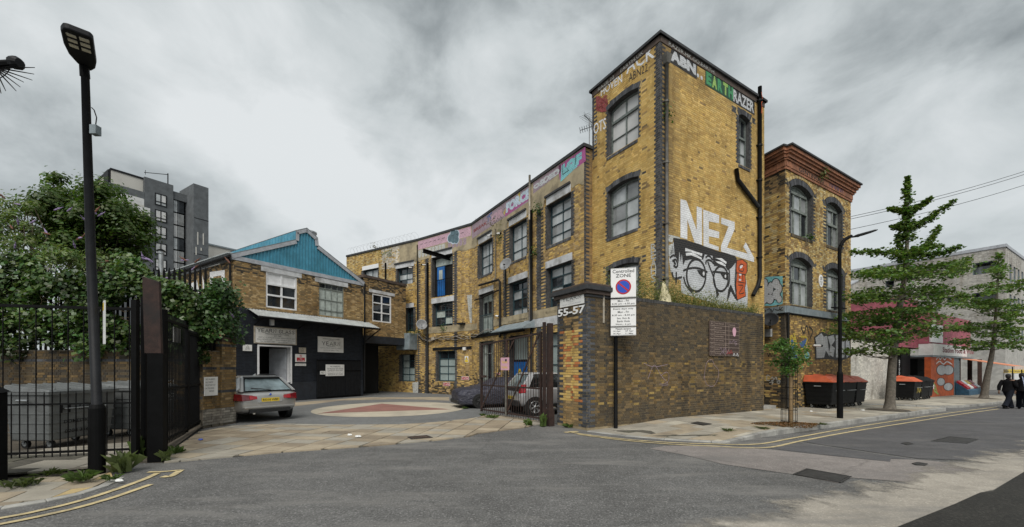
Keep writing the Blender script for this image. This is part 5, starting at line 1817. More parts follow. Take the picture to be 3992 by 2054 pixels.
W_, H_ = h.s1 - h.s0, h.z1 - h.z0
m_ = serif_text(MB(), YF, 'YEARN', h.s0 + W_ * .05, h.s0 + W_ * .50, h.z0 + H_ * .70, h.z0 + H_ * .93,.064,.25)
serif_text(m_, YF, 'GLASS', h.s0 + W_ * .57, h.s0 + W_ * .97, h.z0 + H_ * .70, h.z0 + H_ * .93,.064,.25)
m_.build('lettering', 'sign_ink', r)
rows(r, h, YF, .064, [('MIRROR MANUFACTURERS', .24,.82,.56,.65), ('EST 1980', .45,.62,.44,.52), ('UNIT C, 55 WALLIS ROAD, LONDON, E9 5LN', .07,.97,.30,.39), ('Phone: 020 8533 2307', .05,.40,.17,.26), ('Email: sales@yearnglass.co.uk', .50,.97,.16,.25), ('Fax: 020 8533 7290', .12,.46,.05,.13), ('www.yearnglass.co.uk', .55,.92,.03,.11)])
r, h = sign(Z8,985,362,530,1260,388, 'plain white unframed sign with widely spaced capitals above the dark gate doors')
W_, H_ = h.s1 - h.s0, h.z1 - h.z0
serif_text(MB(), YF, 'YEARN', h.s0 + W_ * .16, h.s0 + W_ * .86, h.z0 + H_ * .46, h.z0 + H_ * .68,.064,.4).build('lettering', 'sign_ink', r)
rows(r, h, YF, .064, [('MIRROR MANUFACTURERS', .18,.84,.84,.90), ('EST 1980', .4,.6,.75,.79), ('FOR QUALITY', .36,.66,.36,.41), ('Delivery Mon-Fri 8.00am to 4.30pm', .1,.9,.24,.30), ('www.yearnglass.co.uk', .2,.8,.1,.16)])
r, h = sign(Z8,180,450,518,276,458, 'small cream CCTV notice near the corner of the navy wall')
rows(r, h, YF, .064, [('CCTV', .25,.78,.18,.42)])
tri = MB(); W_, H_ = h.s1 - h.s0, h.z1 - h.z0
ribbon(tri, YF, [(h.s0 + W_ * .36, h.z0 + H_ * .52), (h.s0 + W_ * .66, h.z0 + H_ * .52), (h.s0 + W_ * .51, h.z0 + H_ * .9)], .02,.064, True); tri.build('symbol', 'sign_ink', r)
r, h = sign(Z8,782,482,540,857,490, 'small yellowed CCTV notice above the no parking sign', mat='pipe_cream')
rows(r, h, YF, .064, [('CCTV', .25,.78,.18,.42)])
tri = MB(); W_, H_ = h.s1 - h.s0, h.z1 - h.z0
ribbon(tri, YF, [(h.s0 + W_ * .36, h.z0 + H_ * .52), (h.s0 + W_ * .66, h.z0 + H_ * .52), (h.s0 + W_ * .51, h.z0 + H_ * .9)], .02,.064, True); tri.build('symbol', 'sign_ink', r)
r, h = sign(Z8,743,552,638,858,562, 'white and red no parking sign between the loading door and gate')
W_, H_ = h.s1 - h.s0, h.z1 - h.z0
MB().slab(YF, h.s0 + W_ * .12, h.s1 - W_ * .12, h.z0 + H_ * .08, h.z0 + H_ * .56,.0605,.063).build('red_panel', 'sign_red', r)
rows(r, h, YF, .066, [('No', .4,.62,.34,.5), ('parking', .2,.82,.1,.3)], 'sign_white')
tri = MB(); ribbon(tri, YF, [(h.s0 + W_ * .5 + .055 * math.cos(a), h.z0 + H_ * .78 + .055 * math.sin(a)) for a in [k * .45 for k in range(14)]], .018,.064, True)
ribbon(tri, YF, [(h.s0 + W_ * .5 - .04, h.z0 + H_ * .78 + .04), (h.s0 + W_ * .5 + .04, h.z0 + H_ * .78 - .04)], .016,.065); tri.build('symbol', 'sign_red', r)
r, h = sign(Z8,743,655,680,858,662, 'narrow white notice strip under the no parking sign')
rows(r, h, YF, .064, [('ENTRANCE IN USE', .08,.92,.3,.7)])
# dark gate doors of corrugated sheet
gs0 = YF.px(*Z8(968,610))[0]; gs1 = YF.px(*Z8(1440,620))[0]; gz1 = YF.px(*Z8(968,612))[1]
gd = thing('yard_gate_doors', YF.P((gs0 + gs1) / 2,0,.1), 'dark double gate doors of ribbed steel on the navy wall', 'gate')
for a, b in ((gs0, gs0 + (gs1 - gs0) * .62), (gs0 + (gs1 - gs0) * .63, gs1)):
 d_ = MB().slab(YF, a, b, .06, gz1,.06,.09).build('door_leaf', 'frame_dark', gd)
 s = a + .03
 while s < b - .06:
  MB().slab(YF, s, s + .045,.1, gz1 - .06,.091,.115).build('rib', 'frame_dark', d_)
  s += .1
 MB().slab(YF, a, b, gz1 - .055, gz1,.0905,.13).slab(YF, a, b, .06,.115,.0905,.13).slab(YF, a, b, 1.5,1.55,.116,.135).build('cross_rail', 'black_paint', d_)
r, h = sign(Z8,1058,665,790,1255,672, 'white no parking notice fixed to the dark ribbed gate doors', off=.17)
rows(r, h, YF, .174, [('NO PARKING', .22,.78,.76,.9), ('IN FRONT OF THESE', .07,.93,.57,.7), ('GATES AT ANY TIME', .09,.91,.40,.53), ('GATES ARE IN CONSTANT USE', .1,.92,.2,.28), ('VEHICLES WILL BE CLAMPED', .1,.92,.08,.16)])
r, h = sign(Z8,1000,735,772,1055,736, 'small white sign reading NO at the edge of the gate doors', off=.15)
rows(r, h, YF, .154, [('NO', .2,.8,.2,.8)])
# painted letters on the flank
def zl_(x, y):
 return zoom(600,1050,1.8929)(x, y)
mb = MB()
for p in ([(415,20), (525,5), (525,115), (500,110), (500,45), (442,55), (442,130), (478,128), (478,170), (415,185)], [(360,40), (372,95), (385,180), (365,185)], [(185,120), (212,118), (212,175), (185,172)], [(235,130), (320,80), (340,175), (240,160)], [(520,200), (548,200), (545,370), (525,360)]):
 mb.tess(YL, [YL.px(*zl_(*q)) for q in p], [], .016)
mb.build('graffiti_letters', 'paint_white', gw, uvframe=YL)
# two steel flues rising beside the flank
for (u0, v0, v1, Y_) in ((405,632,740,15.0),):
 p = AT(u0, v1, Y_)
 q = AT(u0, v0, Y_)
 fl = thing('steel_flue', (p.x, p.y, 0), 'slim steel flue pipe standing beside the glass works flank', 'flue')
 MB().lathe((p.x, p.y, 0), [(.075,0), (.075, q.z - .1), (.1, q.z - .09), (.1, q.z)], 12).build('pipe', 'galvanised', fl, smooth=False)
 MB().lathe((p.x, p.y, q.z), [(.13,0), (.13,.03), (.02,.1)], 12).build('cowl', 'black_paint', fl)
# ---------------------------------------------------------------- link block over the passage
CB_ = Frame(YF.P(6.96,0,.03).xy, YF.P(10.31,0,.03).xy)
lb = thing('link_block', (CB_.o.x, CB_.o.y, 0), 'small brick link block bridging the dark passage beside the glass works', 'building')
cw = hole_px(CB_, Z7,1645,815,1130,1858, yr=860)
LZ0, LZ1 = CB_.px(*Z7(1700,1300))[1], 7.15
its = [(CB_, *b) for b in brick_rows(0, CB_.L, LZ0 + .02, LZ1, [cw], yf_col, 12)]
lay_bricks(lb, its, 200,8)
wall_sheet(lb, CB_, [(0, LZ0), (CB_.L, LZ0), (CB_.L, LZ1), (0, LZ1)], [cw], .12, 'mortar_dark', 'plain_brick')
CBr = Frame(CB_.P(CB_.L, 0).xy, CB_.P(CB_.L, 0,-3).xy)
MB().slab(CBr, 0,3, LZ0, LZ1,-.2,0).build('wall', 'plain_brick', lb)
MB().slab(CB_, -.05, CB_.L + .06, LZ1 + .003, LZ1 + .16,-3,.06).build('coping', 'coping', lb)
board(lb, CB_, Z7,1608,765,800,1895,.03,.1, 'lintel', 'lintel', 815)
window(lb, CB_, cw, [0,(.5,.08), 1], [0,(.34,.07), (.68,.07), 1], 'frame_white', lambda i, j: 'pane_dark', .04,.08,.08)
MB().slab(CB_, -.02, CB_.L + .1, LZ0 - .45, LZ0 - .003,-.25,.05).build('fascia_beam', 'navy_wall', lb)
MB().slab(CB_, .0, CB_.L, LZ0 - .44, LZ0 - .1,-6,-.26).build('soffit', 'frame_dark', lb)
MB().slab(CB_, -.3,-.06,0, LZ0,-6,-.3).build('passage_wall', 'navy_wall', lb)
MB().slab(CB_, -.05,2.45,0, LZ0 - .46,-1.75,-1.65).build('passage_dark_sheet', 'black_void', lb)  # black sheet added to paint in the deep shade of the passage
MB().slab(CB_, .95,1.15,.05,2.3,-1.64,-1.6).build('passage_door', 'blue_door', lb)
pf = Frame(CB_.P(1.7,0,-3.2).xy, CB_.P(4.2,0,-1.6).xy)
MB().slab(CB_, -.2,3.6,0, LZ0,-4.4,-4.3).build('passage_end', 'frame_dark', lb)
MB().slab(CB_, .9,1.15,0,2.3,-4.29,-4.25).build('passage_door', 'blue_door', lb)
# ================================================================ corner building on the street
R0 = SD(10.7,.0); RF = Frame(R0, R0 + D1 * 6.42); RLd = Vector((-.344,.939)).normalized(); RL = Frame(R0 + RLd * 3.0, R0)
cb_ = thing('corner_house', (R0.x, R0.y, 0), 'yellow brick corner building with a terracotta cornice and arched windows', 'building')
RH = 9.95
rw = [hole_px(RF, Z6,412,545,1065,648,.26,640), hole_px(RF, Z6,812,740,1195,985,.24,830),
   hole_px(RF, Z6b, 297,78,430,463,.26,95), hole_px(RF, Z6b, 583,160,470,716,.24,175)]
FZ = RF.px(*Z6b(255,495))[1]; FZ1 = RF.px(*Z6b(255,440))[1]
def rf_col(s, z, k, de, rg):
 if z < FZ:
  if s < (.22 if k % 2 else .11):
   return palette(SOOT_SHADE, rg)
  return palette(SOOT_SHADE, rg) if z < 1.2 and rg.random() < .5 else (palette(BROWN, rg) if rg.random() < .75 else palette(STOCK, rg))
 if de < (.23 if k % 2 else .12):
  return palette(BLUE, rg)
 if rg.random() < .12 + .5 * (nz(s, z, .9,51) < .34):
  return palette(BROWN, rg)
 return palette(PALE, rg) if rg.random() < .75 else palette(STOCK, rg)
def rl_col(s, z, k, de, rg):
 if z < FZ:
  return rf_col(RL.L - s, z, k, 9, rg)
 t = nz(s, z, .9,61)
 if z > 9 or rg.random() < .18 + .5 * (t < .42):
  return palette(BROWN, rg) if rg.random() < .7 else palette(SOOT_SHADE, rg)
 return palette(PALE, rg) if rg.random() < .5 else palette(STOCK, rg)
its = [(RF, *b) for b in brick_rows(0, RF.L, -.1, RH, rw, rf_col, 13,.22)]
its += [(RL, *b) for b in brick_rows(0, RL.L, -.1, RH, [], rl_col, 14)]
lay_bricks(cb_, its, 300,9)
wall_sheet(cb_, RF, [(0,-.3), (RF.L, -.3), (RF.L, RH), (0, RH)], rw, .3, 'mortar_dark')
MB().tess(RL, [(0,-.3), (RL.L, -.3), (RL.L, RH), (0, RH)], [], 0).build('wall', 'mortar_dark', cb_)
R1e = RF.o + RF.a * RF.L
RS = Frame(R1e, R1e + D2 * 5)
MB().slab(RS, 0,5,-.3, RH + .5,-.15,0).build('wall', 'plain_brick', cb_)
for k, h in enumerate(rw):
 arch_ring(cb_, RF, h, .23, BLUE, 70 + k); sill_bricks(cb_, RF, h, h.z0, SOOT_SHADE, 80 + k, .12)
 arch_ring(cb_, RF, Hole(h.s0 - .24, h.s1 + .24, h.z1 + .14, h.z1 + .16, h.rise + .10), .12, PALE, 90 + k)
 window(cb_, RF, h, [0,(.34,.10), (.67,.10), 1], [0,(.60,.11), 1], 'frame_sage', lambda i, j: ['pane_dark', 'pane_sky', 'pane_grey'][(i + k) % 3] if j else ['pane_grey', 'pane_sky', 'pane_dark'][(i + k) % 3], .2,.10,.1, 'window', 'frame_sage')
# lead fascia between the storeys
for fr_, a, b in ((RF, -.05, RF.L - .5), (RL, .2, RL.L + .05)):
 MB().slab(fr_, a, b, FZ, FZ1,-.02,.10).build('fascia', 'grey_metal', cb_)
 MB().slab(fr_, a - .01, b + .01, FZ - .05, FZ - .003,-.02,.06).build('fascia_drip', 'frame_dark', cb_)
# terracotta cornice
st = [(0,.10,.05), (.11,.34,.07), (.35,.42,.12), (.43,.56,.17), (.565,.66,.24), (.665,.80,.30)]
for i, (z0, z1, o_) in enumerate(st):
 MB().slab(RF, -o_ * .5, RF.L + o_, RH + z0 - .12, RH + z1 - .122,-.3, o_).build('cornice_course', 'terracotta', cb_)
 MB().slab(RL, .2, RL.L + o_ * .5, RH + z0 - .12, RH + z1 - .122,-.3, o_ + .002).build('cornice_course', 'terracotta', cb_)
MB().slab(RF, -.2, RF.L + .36, RH + .682, RH + .75,-.35,.36).build('coping', 'coping_dark', cb_)
MB().slab(RL, .2, RL.L + .2, RH + .683, RH + .752,-.35,.362).build('coping', 'coping_dark', cb_)
s = .1
while s < RF.L:
 MB().slab(RF, s, s + .10, RH + .31, RH + .43,.12,.165).build('dentil', 'terracotta', cb_)
 s += .21
mb = MB()
rfp = [R0, R1e, R1e + D2 * 5, R0 + RLd * 3]
mb.poly([(*p, RH + .6) for p in rfp]).build('roof', 'roof_sheet', cb_)
# graffiti and fittings
lettering(cb_, RF, 'GENTINOUS', 1.0,3.3, RH + .02, RH + .2,.075, 'paint_black', .01, 'graffiti_letters')
strokes(cb_, RF, [[(3.9 + .3 * k, RH + .05), (4.0 + .3 * k, RH + .3), (4.15 + .3 * k, RH + .06)] for k in range(5)], .05,.075, 'paint_purple')
decal(cb_, RL, [[RL.px(*Z6b(*p)) for p in ((52,225), (110,205), (232,200), (232,425), (150,440), (58,440))]], .0145, 'paint_cyan', 'graffiti_shadow')
mb = MB(); mo = MB()
for cx, cy, rx, ry in ((88,262,24,40), (92,320,30,50), (85,385,26,38), (130,385,30,38), (135,300,22,50), (178,262,30,40), (200,300,26,40), (180,350,30,40), (205,385,20,30)):
 mo.tess(RL, [RL.px(*Z6b(*p)) for p in ell(cx, cy, rx * 1.25, ry * 1.16,16)], [], .016 + cx * .000004)
 mb.tess(RL, [RL.px(*Z6b(*p)) for p in ell(cx, cy, rx, ry, 16)], [], .0185 + cx * .000004)
mo.build('graffiti_outline', 'paint_black', cb_, uvframe=RL); mb.build('graffiti_letters', 'paint_silver', cb_, uvframe=RL)
strokes(cb_, RL.shift(.1), [[RL.px(*Z6b(*p)) for p in l] for l in ([(65,470), (80,480), (75,495)], [(90,470), (110,480), (95,492)], [(120,475), (140,462), (145,490)], [(150,465), (160,490), (175,460)], [(180,470), (215,475), (245,450)], [(225,445), (220,470), (246,475)])], .03,.004, 'paint_black')
strokes(cb_, RL, [[RL.px(*Z6b(*p)) for p in l] for l in ([(130,1010), (108,1000), (105,1040), (130,1040)], [(135,1030), (150,1015), (158,1040), (140,1045)], [(165,1035), (178,1015), (188,1040)], [(185,1050), (210,1045), (205,1065), (185,1060)], [(125,1060), (155,1055), (145,1075)])], .028,.016, 'paint_chalk')
strokes(cb_, RL, [[RL.px(*Z6b(*p)) for p in l] for l in ([(110,820), (120,850), (130,820), (140,850), (150,820)], [(155,840), (172,830), (165,850)])], .03,.016, 'paint_black')
strokes(cb_, RF, [[RF.px(*Z6b(*p)) for p in l] for l in ([(275,720), (310,760), (330,690), (345,800), (390,790)], [(375,690), (425,700), (400,780), (345,820)], [(280,760), (300,680), (325,740), (320,660)])], .09,.016, 'paint_yellow')
decal(cb_, RF, [[RF.px(*Z6b(*p)) for p in q] for q in (((288,720), (330,700), (325,790), (350,860), (290,862)), ((362,740), (425,700), (420,770), (380,780)))], .0145, 'paint_blue', 'graffiti_patch')
decal(cb_, RF, [[RF.px(*Z6b(*p)) for p in ell(424,838,20,28,14)]], .015, 'paint_cyan', 'graffiti_patch')
strokes(cb_, RF, [[RF.px(*Z6b(*p)) for p in l] for l in ([(375,610), (400,660), (420,600), (440,670)], [(440,610), (470,640), (450,700)])], .07,.0165, 'paint_black')
decal(cb_, RF, [[RF.px(*Z6b(*p)) for p in ((520,680), (555,620), (575,665), (690,640), (770,650), (775,680))]], .0148, 'paint_yellow', 'graffiti_patch')
JZ = ([(490,700), (540,660), (558,690), (548,860), (500,862), (498,740)], [(560,690), (585,680), (605,850), (575,800), (560,860), (545,855)], [(590,690), (640,675), (648,720), (620,760), (648,780), (635,855), (600,830), (612,760)], [(655,680), (690,672), (700,730), (680,860), (658,855)], [(705,690), (728,680), (725,855), (705,860)], [(735,690), (760,672), (772,820), (745,862), (735,800)])
decal(cb_, RF, [[RF.px(*Z6b(*p)) for p in ((482,690), (545,648), (600,672), (700,655), (770,660), (782,850), (700,885), (600,868), (490,875))]], .0162, 'paint_black', 'graffiti_outline')
decal(cb_, RF, [[RF.px(*Z6b(*p)) for p in q] for q in JZ], .0185, 'paint_silver', 'graffiti_letters')
ps, pz_ = RF.px(*Z6b(535,240))
pl = MB().prism(RF, [(ps + .2 * math.cos(a), pz_ + .28 * math.sin(a)) for a in [2 * math.pi * k / 20 for k in range(20)]], .01,.035).build('number_plaque', 'sign_white', cb_)
add_text(add_text(add_text(MB(), RF, '55', ps - .09, ps + .09, pz_ + .04, pz_ + .18,.038,.02), RF, 'WALLIS', ps - .12, ps + .12, pz_ - .08, pz_ - .01,.038), RF, 'RD', ps - .06, ps + .06, pz_ - .18, pz_ - .11,.038).build('lettering', 'sign_ink', pl)
def dish(root, c, direction, r, name='satellite_dish', mat='dish'):
 d = Vector(direction).normalized()
 b = MB().lathe(c, [(.01,0), (r * .5,.03 * r / .4), (r * .85,.10 * r / .4), (r, .15 * r / .4), (r * .99,.16 * r / .4), (r * .84,.115 * r / .4), (.01,.02)], 20, d).build(name, mat, root, smooth=True)
 f = Vector(c) + d * r * .95 + Vector((0,0,-r * .35))
 MB().tube([Vector(c) + Vector((0,0,-r * .9)) + d * .1, f], .012,5).tube([f - d * .02, f - d * .14 + Vector((0,0,.05))], .03,6).build('feed_arm', 'black_paint', b)
 MB().tube([Vector(c), Vector(c) - d * .22, Vector(c) - d * .3 - Vector((0,0,.25))], .022,6).build('mount', 'black_paint', b)
 return b
p = RL.P(*RL.px(*Z6b(130,555), .35), .35)
dish(cb_, p, (-.5,-.8,.3), .3, mat='frame_dark')
MB().slab(RL, *[RL.px(*Z6b(x, 650), .1)[0] for x in (78,135)], *[RL.px(*Z6b(100, y), .1)[1] for y in (690,628)], .02,.12).build('meter_box', 'lintel', cb_)
def camera_unit(root, fr, s, z, off=.0, d=(-.6,-.7,-.25), mat='sign_white', name='security_camera', L=.28):
 c = fr.P(s, z, off + .14); d = Vector(d).normalized()
 b = MB().tube([c - d * L / 2, c + d * L / 2], .045,10).build(name, mat, root)
 MB().tube([c + d * L / 2, c + d * (L / 2 + .06)], .05,10).build('lens_hood', 'black_paint', b)
 MB().tube([fr.P(s, z - .06, off), c], .016,6).build('mount', 'black_paint', b)
 return b
camera_unit(cb_, RF, *RF.px(*Z6b(478,762)), 0,(.8,-.2,-.05))
s_, z_ = RF.px(*Z6b(612,480))
MB().hexa([RF.P(s_ - .3, z_, .55), RF.P(s_ + .25, z_ + .02,.55), RF.P(s_ + .25, z_ + .1,.15), RF.P(s_ - .3, z_ + .08,.15)], [RF.P(s_ - .3, z_ + .06,.55), RF.P(s_ + .25, z_ + .08,.55), RF.P(s_ + .25, z_ + .16,.15), RF.P(s_ - .3, z_ + .14,.15)]).build('floodlight', 'black_paint', cb_)
MB().tube([RF.P(0.02, FZ, .1), RF.P(.02,.05,.1)], .05,8).build('downpipe', 'pipe_black', cb_)
MB().tube([RF.P(-.05,2.6,.16), RF.P(-.05,.1,.16)], .045,8).build('downpipe', 'galvanised', cb_)
# doorway between street wall and corner building
DW = Frame(SD(9.0,1.0), SD(10.75,1.0))
MB().slab(DW, 0,1.75,-.1,3.4,-.1,0).build('doorway_panel', 'frame_dark', cb_)
MB().slab(DW, .5,.9,.1,2.3,.005,.05).build('door', 'black_paint', cb_)
mb = MB().slab(DW, .55,.68,.4,1.9,.052,.06); mb.build('door_graffiti', 'paint_cyan', cb_, uvframe=DW)
MB().slab(DW, .2,1.6,-.2,.14,.05,.7).build('doorstep', 'kerb_stone', cb_)
MB().slab(DW, 0,1.75,3.4,3.75,-.3,.4).build('door_head', 'plain_brick', cb_)
# ================================================================ the corner by the lamp post
leaf_mat('leaf'); leaf_mat('leaf_ivy', .25,.35)
pm('bark', (.085,.066,.048), .95,.45,9,.7, fine=30)
pm('bark_grey', (.12,.105,.085), .95,.4,9,.7, fine=30)
pm('twig', (.16,.115,.07), .9,.3,9,.3)
pm('lamp_dark', (.012,.013,.015), .55,.3,5,.08, spec=.2)
pm('led_panel', (.66,.63,.50), .35,.1,5,0)
pm('bin_steel', (.155,.165,.165), .5,.22,3,.12, metal=.3, stain=(.07,.07,.068), stain_amt=.6)
pm('rubber', (.010,.010,.010), .8,.3,8,.1)
pm('paper_white', (.68,.69,.68), .6,.08,4,0)
pm('weed_stem', (.07,.10,.03), .8,.3,8,0)

def leaf_cols(n, rg, base, var=.35, hue=.25, light=None):
 b = np.array(base)[None, :] * (1 + var * rg.uniform(-1,1,(n, 1)))
 b[:, 0] *= 1 + hue * rg.uniform(-.6,1, n)
 if light is not None:
  b *= light[:, None]
 return b
def clumps(rg, centres, radii, per, flat=1.0):
 P, I = [], []
 for i, (c, r) in enumerate(zip(centres, radii)):
  n = max(4, int(per * r * r * r ** .2))
  q = rg.normal(size=(n, 3)) * r * .48
  q[:, 2] *= flat
  P.append(np.array(c)[None, :] + q); I += [i] * n
 return np.concatenate(P), np.array(I)
def limb(mb, a, b, r0, r1, rg, n=6, wob=.08, sides=6):
 a, b = Vector(a), Vector(b)
 L = (b - a).length
 pts = []
 for k in range(n + 1):
  t = k / n
  j = Vector((rg.normal(), rg.normal(), rg.normal() * .5)) * wob * L * math.sin(math.pi * t) * .6
  pts.append(a.lerp(b, t) + j + Vector((0,0,-.06 * L * math.sin(math.pi * t))))
 mb.tube(pts, [r0 + (r1 - r0) * k / n for k in range(n + 1)], sides)
 return pts
def tuft(c, r, h, n, seed, label, name='weed_plant', cols=(.075,.12,.03), cat='weed', group=None, leafy=False, z=None):
 """a small weed: a fan of narrow blades or leaves from one root"""
 rg = np.random.default_rng(seed)
 root = thing(name, c, label, cat, group)
 V, F, C_ = [], [], []
 for k in range(n):
  a = rg.uniform(0,6.28); l = h * rg.uniform(.5,1.1); o = r * rg.uniform(.3,1.2)
  b0 = np.array([rg.normal() * r * .25, rg.normal() * r * .25,0])
  d = np.array([math.cos(a), math.sin(a), 0]); s_ = np.array([-d[1], d[0], 0]) * (.012 if not leafy else .035)
  m = b0 + d * o * .5 + np.array([0,0, l * .75]); t = b0 + d * o + np.array([0,0, l * rg.uniform(.55,1.0)])
  i = len(V)
  V += [tuple(b0 - s_), tuple(b0 + s_), tuple(m + s_), tuple(t), tuple(m - s_)]
  F.append((i, i + 1, i + 2, i + 3, i + 4))
  c_ = np.array(cols) * rg.uniform(.6,1.5)
  C_ += [(*c_, 1)] * 5
 me = bpy.data.meshes.new('blades')
 me.from_pydata(V, [], F)
 ca = me.color_attributes.new('Col', 'FLOAT_COLOR', 'POINT')
 ca.data.foreach_set('color', np.array(C_, np.float32).ravel())
 me.materials.append(MATS['leaf'])
 o_ = linked('blades', me, root); o_['kind'] = 'stuff'
 st_ = MB().tube([Vector(c), Vector(c) + Vector((.01,0, h * .5))], .006,5).build('stem', 'weed_stem', root)
 return root

# ---------------------------------------------------------------- lamp post
lb0 = G(244,1195); top = Vector((lb0.x - .19, lb0.y, 6.42))
lamp = thing('street_lamp', lb0, 'tall dark street lamp with a flat panelled lantern beside the railings', 'street lamp')
MB().lathe(lb0, [(.102,0), (.102,1.06), (.09,1.09), (.075,1.12)], 18).build('base_column', 'black_paint', lamp, smooth=False)
pts = [lb0 + Vector((0,0,1.08)), lb0.lerp(top, .5) + Vector((0,0,.25)), top]
MB().tube(pts, [.064,.060,.050], 14).build('shaft', 'lamp_dark', lamp, smooth=True)
MB().tube([top - Vector((0,0,.12)), top + Vector((.02,-.03,.03))], [.062,.06], 12).build('spigot', 'black_paint', lamp)
HZ = 6.45
hp = [(152,78), (157,71), (168,72), (228,95), (235,103), (243,160), (240,174), (230,180), (212,176), (192,158), (172,136), (160,112)]
hb = [G(u, v, HZ) for u, v in hp]
MB().hexa(hb, [p + Vector((0,0,.09)) for p in hb]).build('lantern', 'lamp_dark', lamp, bevel=.02)
z8 = zoom(0,0,1.325)
for q in ([(340,167), (392,187), (396,199), (345,180)], [(348,195), (398,213), (402,226), (352,208)], [(355,222), (404,240), (408,254), (360,236)], [(408,190), (460,208), (463,222), (412,205)], [(413,217), (465,234), (468,249), (418,232)], [(420,245), (468,262), (472,276), (424,259)]):
 P = [G(*z8(*p), HZ - .004) for p in q]
 MB().hexa([p - Vector((0,0,.008)) for p in P], [p + Vector((0,0,.003)) for p in P]).build('led_panel', 'led_panel', lamp)
bx_ = AT(240,328, lb0.y - .02)
sb = MB().box(bx_, (.1,.09,.14)).build('sensor_box', 'grey_metal', lamp)
MB().tube([bx_ + Vector((.0,0,.05)), bx_ + Vector((.02,0,.2)), bx_ + Vector((-.02,0,.32)), bx_ + Vector((-.06,0,.36))], .008,5).build('sensor_cable', 'pipe_black', sb)
pz0 = AT(246,865, lb0.y - .1); pz1 = AT(246,755, lb0.y - .1)
po = MB().box(((pz0.x + .02), lb0.y - .02,(pz0.z + pz1.z) / 2), (.02,.2, pz1.z - pz0.z), .85).build('notice', 'paper_white', lamp)
MB().box((pz0.x + .022, lb0.y - .021, pz1.z - .09), (.024,.18,.12), .85).build('yellow_notice', 'sign_yellow', po)

# ---------------------------------------------------------------- railings
fA, fB = Vector((-7.12,7.64)), Vector((-9.11,7.16))
fd = (fB - fA).normalized()
FR = Frame(fA + fd * 6.2, fA)
rails = thing('railings', (fA.x, fA.y, 0), 'black steel railings with a doubled lower row in front of the grey bins', 'fence')
MB().slab(FR, 0, FR.L + .02,2.785,2.835,-.03,.03).build('rail', 'black_paint', rails)
MB().slab(FR, 0, FR.L + .02,1.02,1.05,-.015,.015).build('rail', 'black_paint', rails)
MB().slab(FR, 0, FR.L + .02,.14,.18,-.02,.02).build('rail', 'black_paint', rails)
k = 0; s = FR.L - .12
while s > .05:
 tall = k % 2 == 0
 MB().tube([FR.P(s, .04,0), FR.P(s, 2.79 if tall else 1.22,0)] + ([] if tall else [FR.P(s, 1.27,0)]), ([.0095] * 2 if tall else [.0095,.0095,.002]), 6).build('railing_bar', 'black_paint', rails)
 s -= .118; k += 1
for sx, w, zt in ((FR.L - .02,.07,2.95), (FR.L + .12,.09,3.05), (FR.L - 3.4,.08,2.95)):
 MB().slab(FR, sx - w / 2, sx + w / 2,.0, zt, -.04,.04).build('railing_post', 'black_paint', rails)

# ---------------------------------------------------------------- cabinet at the kerb
cbx = thing('utility_cabinet', (-7.75,5.5,.08), 'black street cabinet with a sloping top at the pavement edge', 'cabinet')
x0, x1, y0, y1 = -8.35,-7.16,5.28,5.72
MB().hexa([(x0, y0,.08), (x1, y0,.08), (x1, y1,.08), (x0, y1,.08)], [(x0, y0,1.30), (x1, y0,1.30), (x1, y1,1.36), (x0, y1,1.36)]).build('body', 'black_paint', cbx, bevel=.015)
MB().hexa([(x0 - .02, y0 - .02,1.302), (x1 + .02, y0 - .02,1.302), (x1 + .02, y1 + .02,1.362), (x0 - .02, y1 + .02,1.362)], [(x0 + .15, y0 + .05,1.44), (x1 - .12, y0 + .05,1.44), (x1 - .12, y1 - .05,1.46), (x0 + .15, y1 - .05,1.46)]).build('lid', 'black_paint', cbx)
for xx in (x0 + .05,(x0 + x1) / 2 + .01):
 d_ = MB().box((xx + .3, y0 - .006,.68), (.58,.012,1.1)).build('door', 'black_paint', cbx)
 MB().box((xx + .5, y0 - .02,.75), (.03,.02,.12)).build('handle', 'galvanised', d_)

# ---------------------------------------------------------------- gate posts and the open gate leaf
gp = G(380,1165)
gpo = thing('gate_post', gp, 'thick steel gate post, rusty above and black below, beside the railings', 'post')
MB().box((gp.x, gp.y + .12,.98), (.235,.13,1.96), .3).build('lower_sleeve', 'black_paint', gpo)
mb = MB()
q = [(-.13,-.085), (.11,-.02), (.09,.05), (-.15,-.02)]
mb.hexa([(gp.x - .02 + a, gp.y + .12 + b, 1.962) for a, b in q], [(gp.x - .06 + a, gp.y + .12 + b, 3.34 - (a + .15) * .35) for a, b in q])
mb.build('rusted_upper', pm('rust_dark', (.034,.017,.013), .8,.5,7,.4, stain=(.012,.011,.011), stain_amt=.8), gpo)
for dx, dy, h_ in ((-.54,.28,2.95), (-.15,.43,2.8)):
 MB().box((gp.x + dx, gp.y + dy, h_ / 2), (.09,.09, h_), .1).build('side_post', 'black_paint', gpo)
g0, g1 = Vector((-7.24,8.39)), Vector((-8.84,11.47))
GL = Frame(g1, g0)
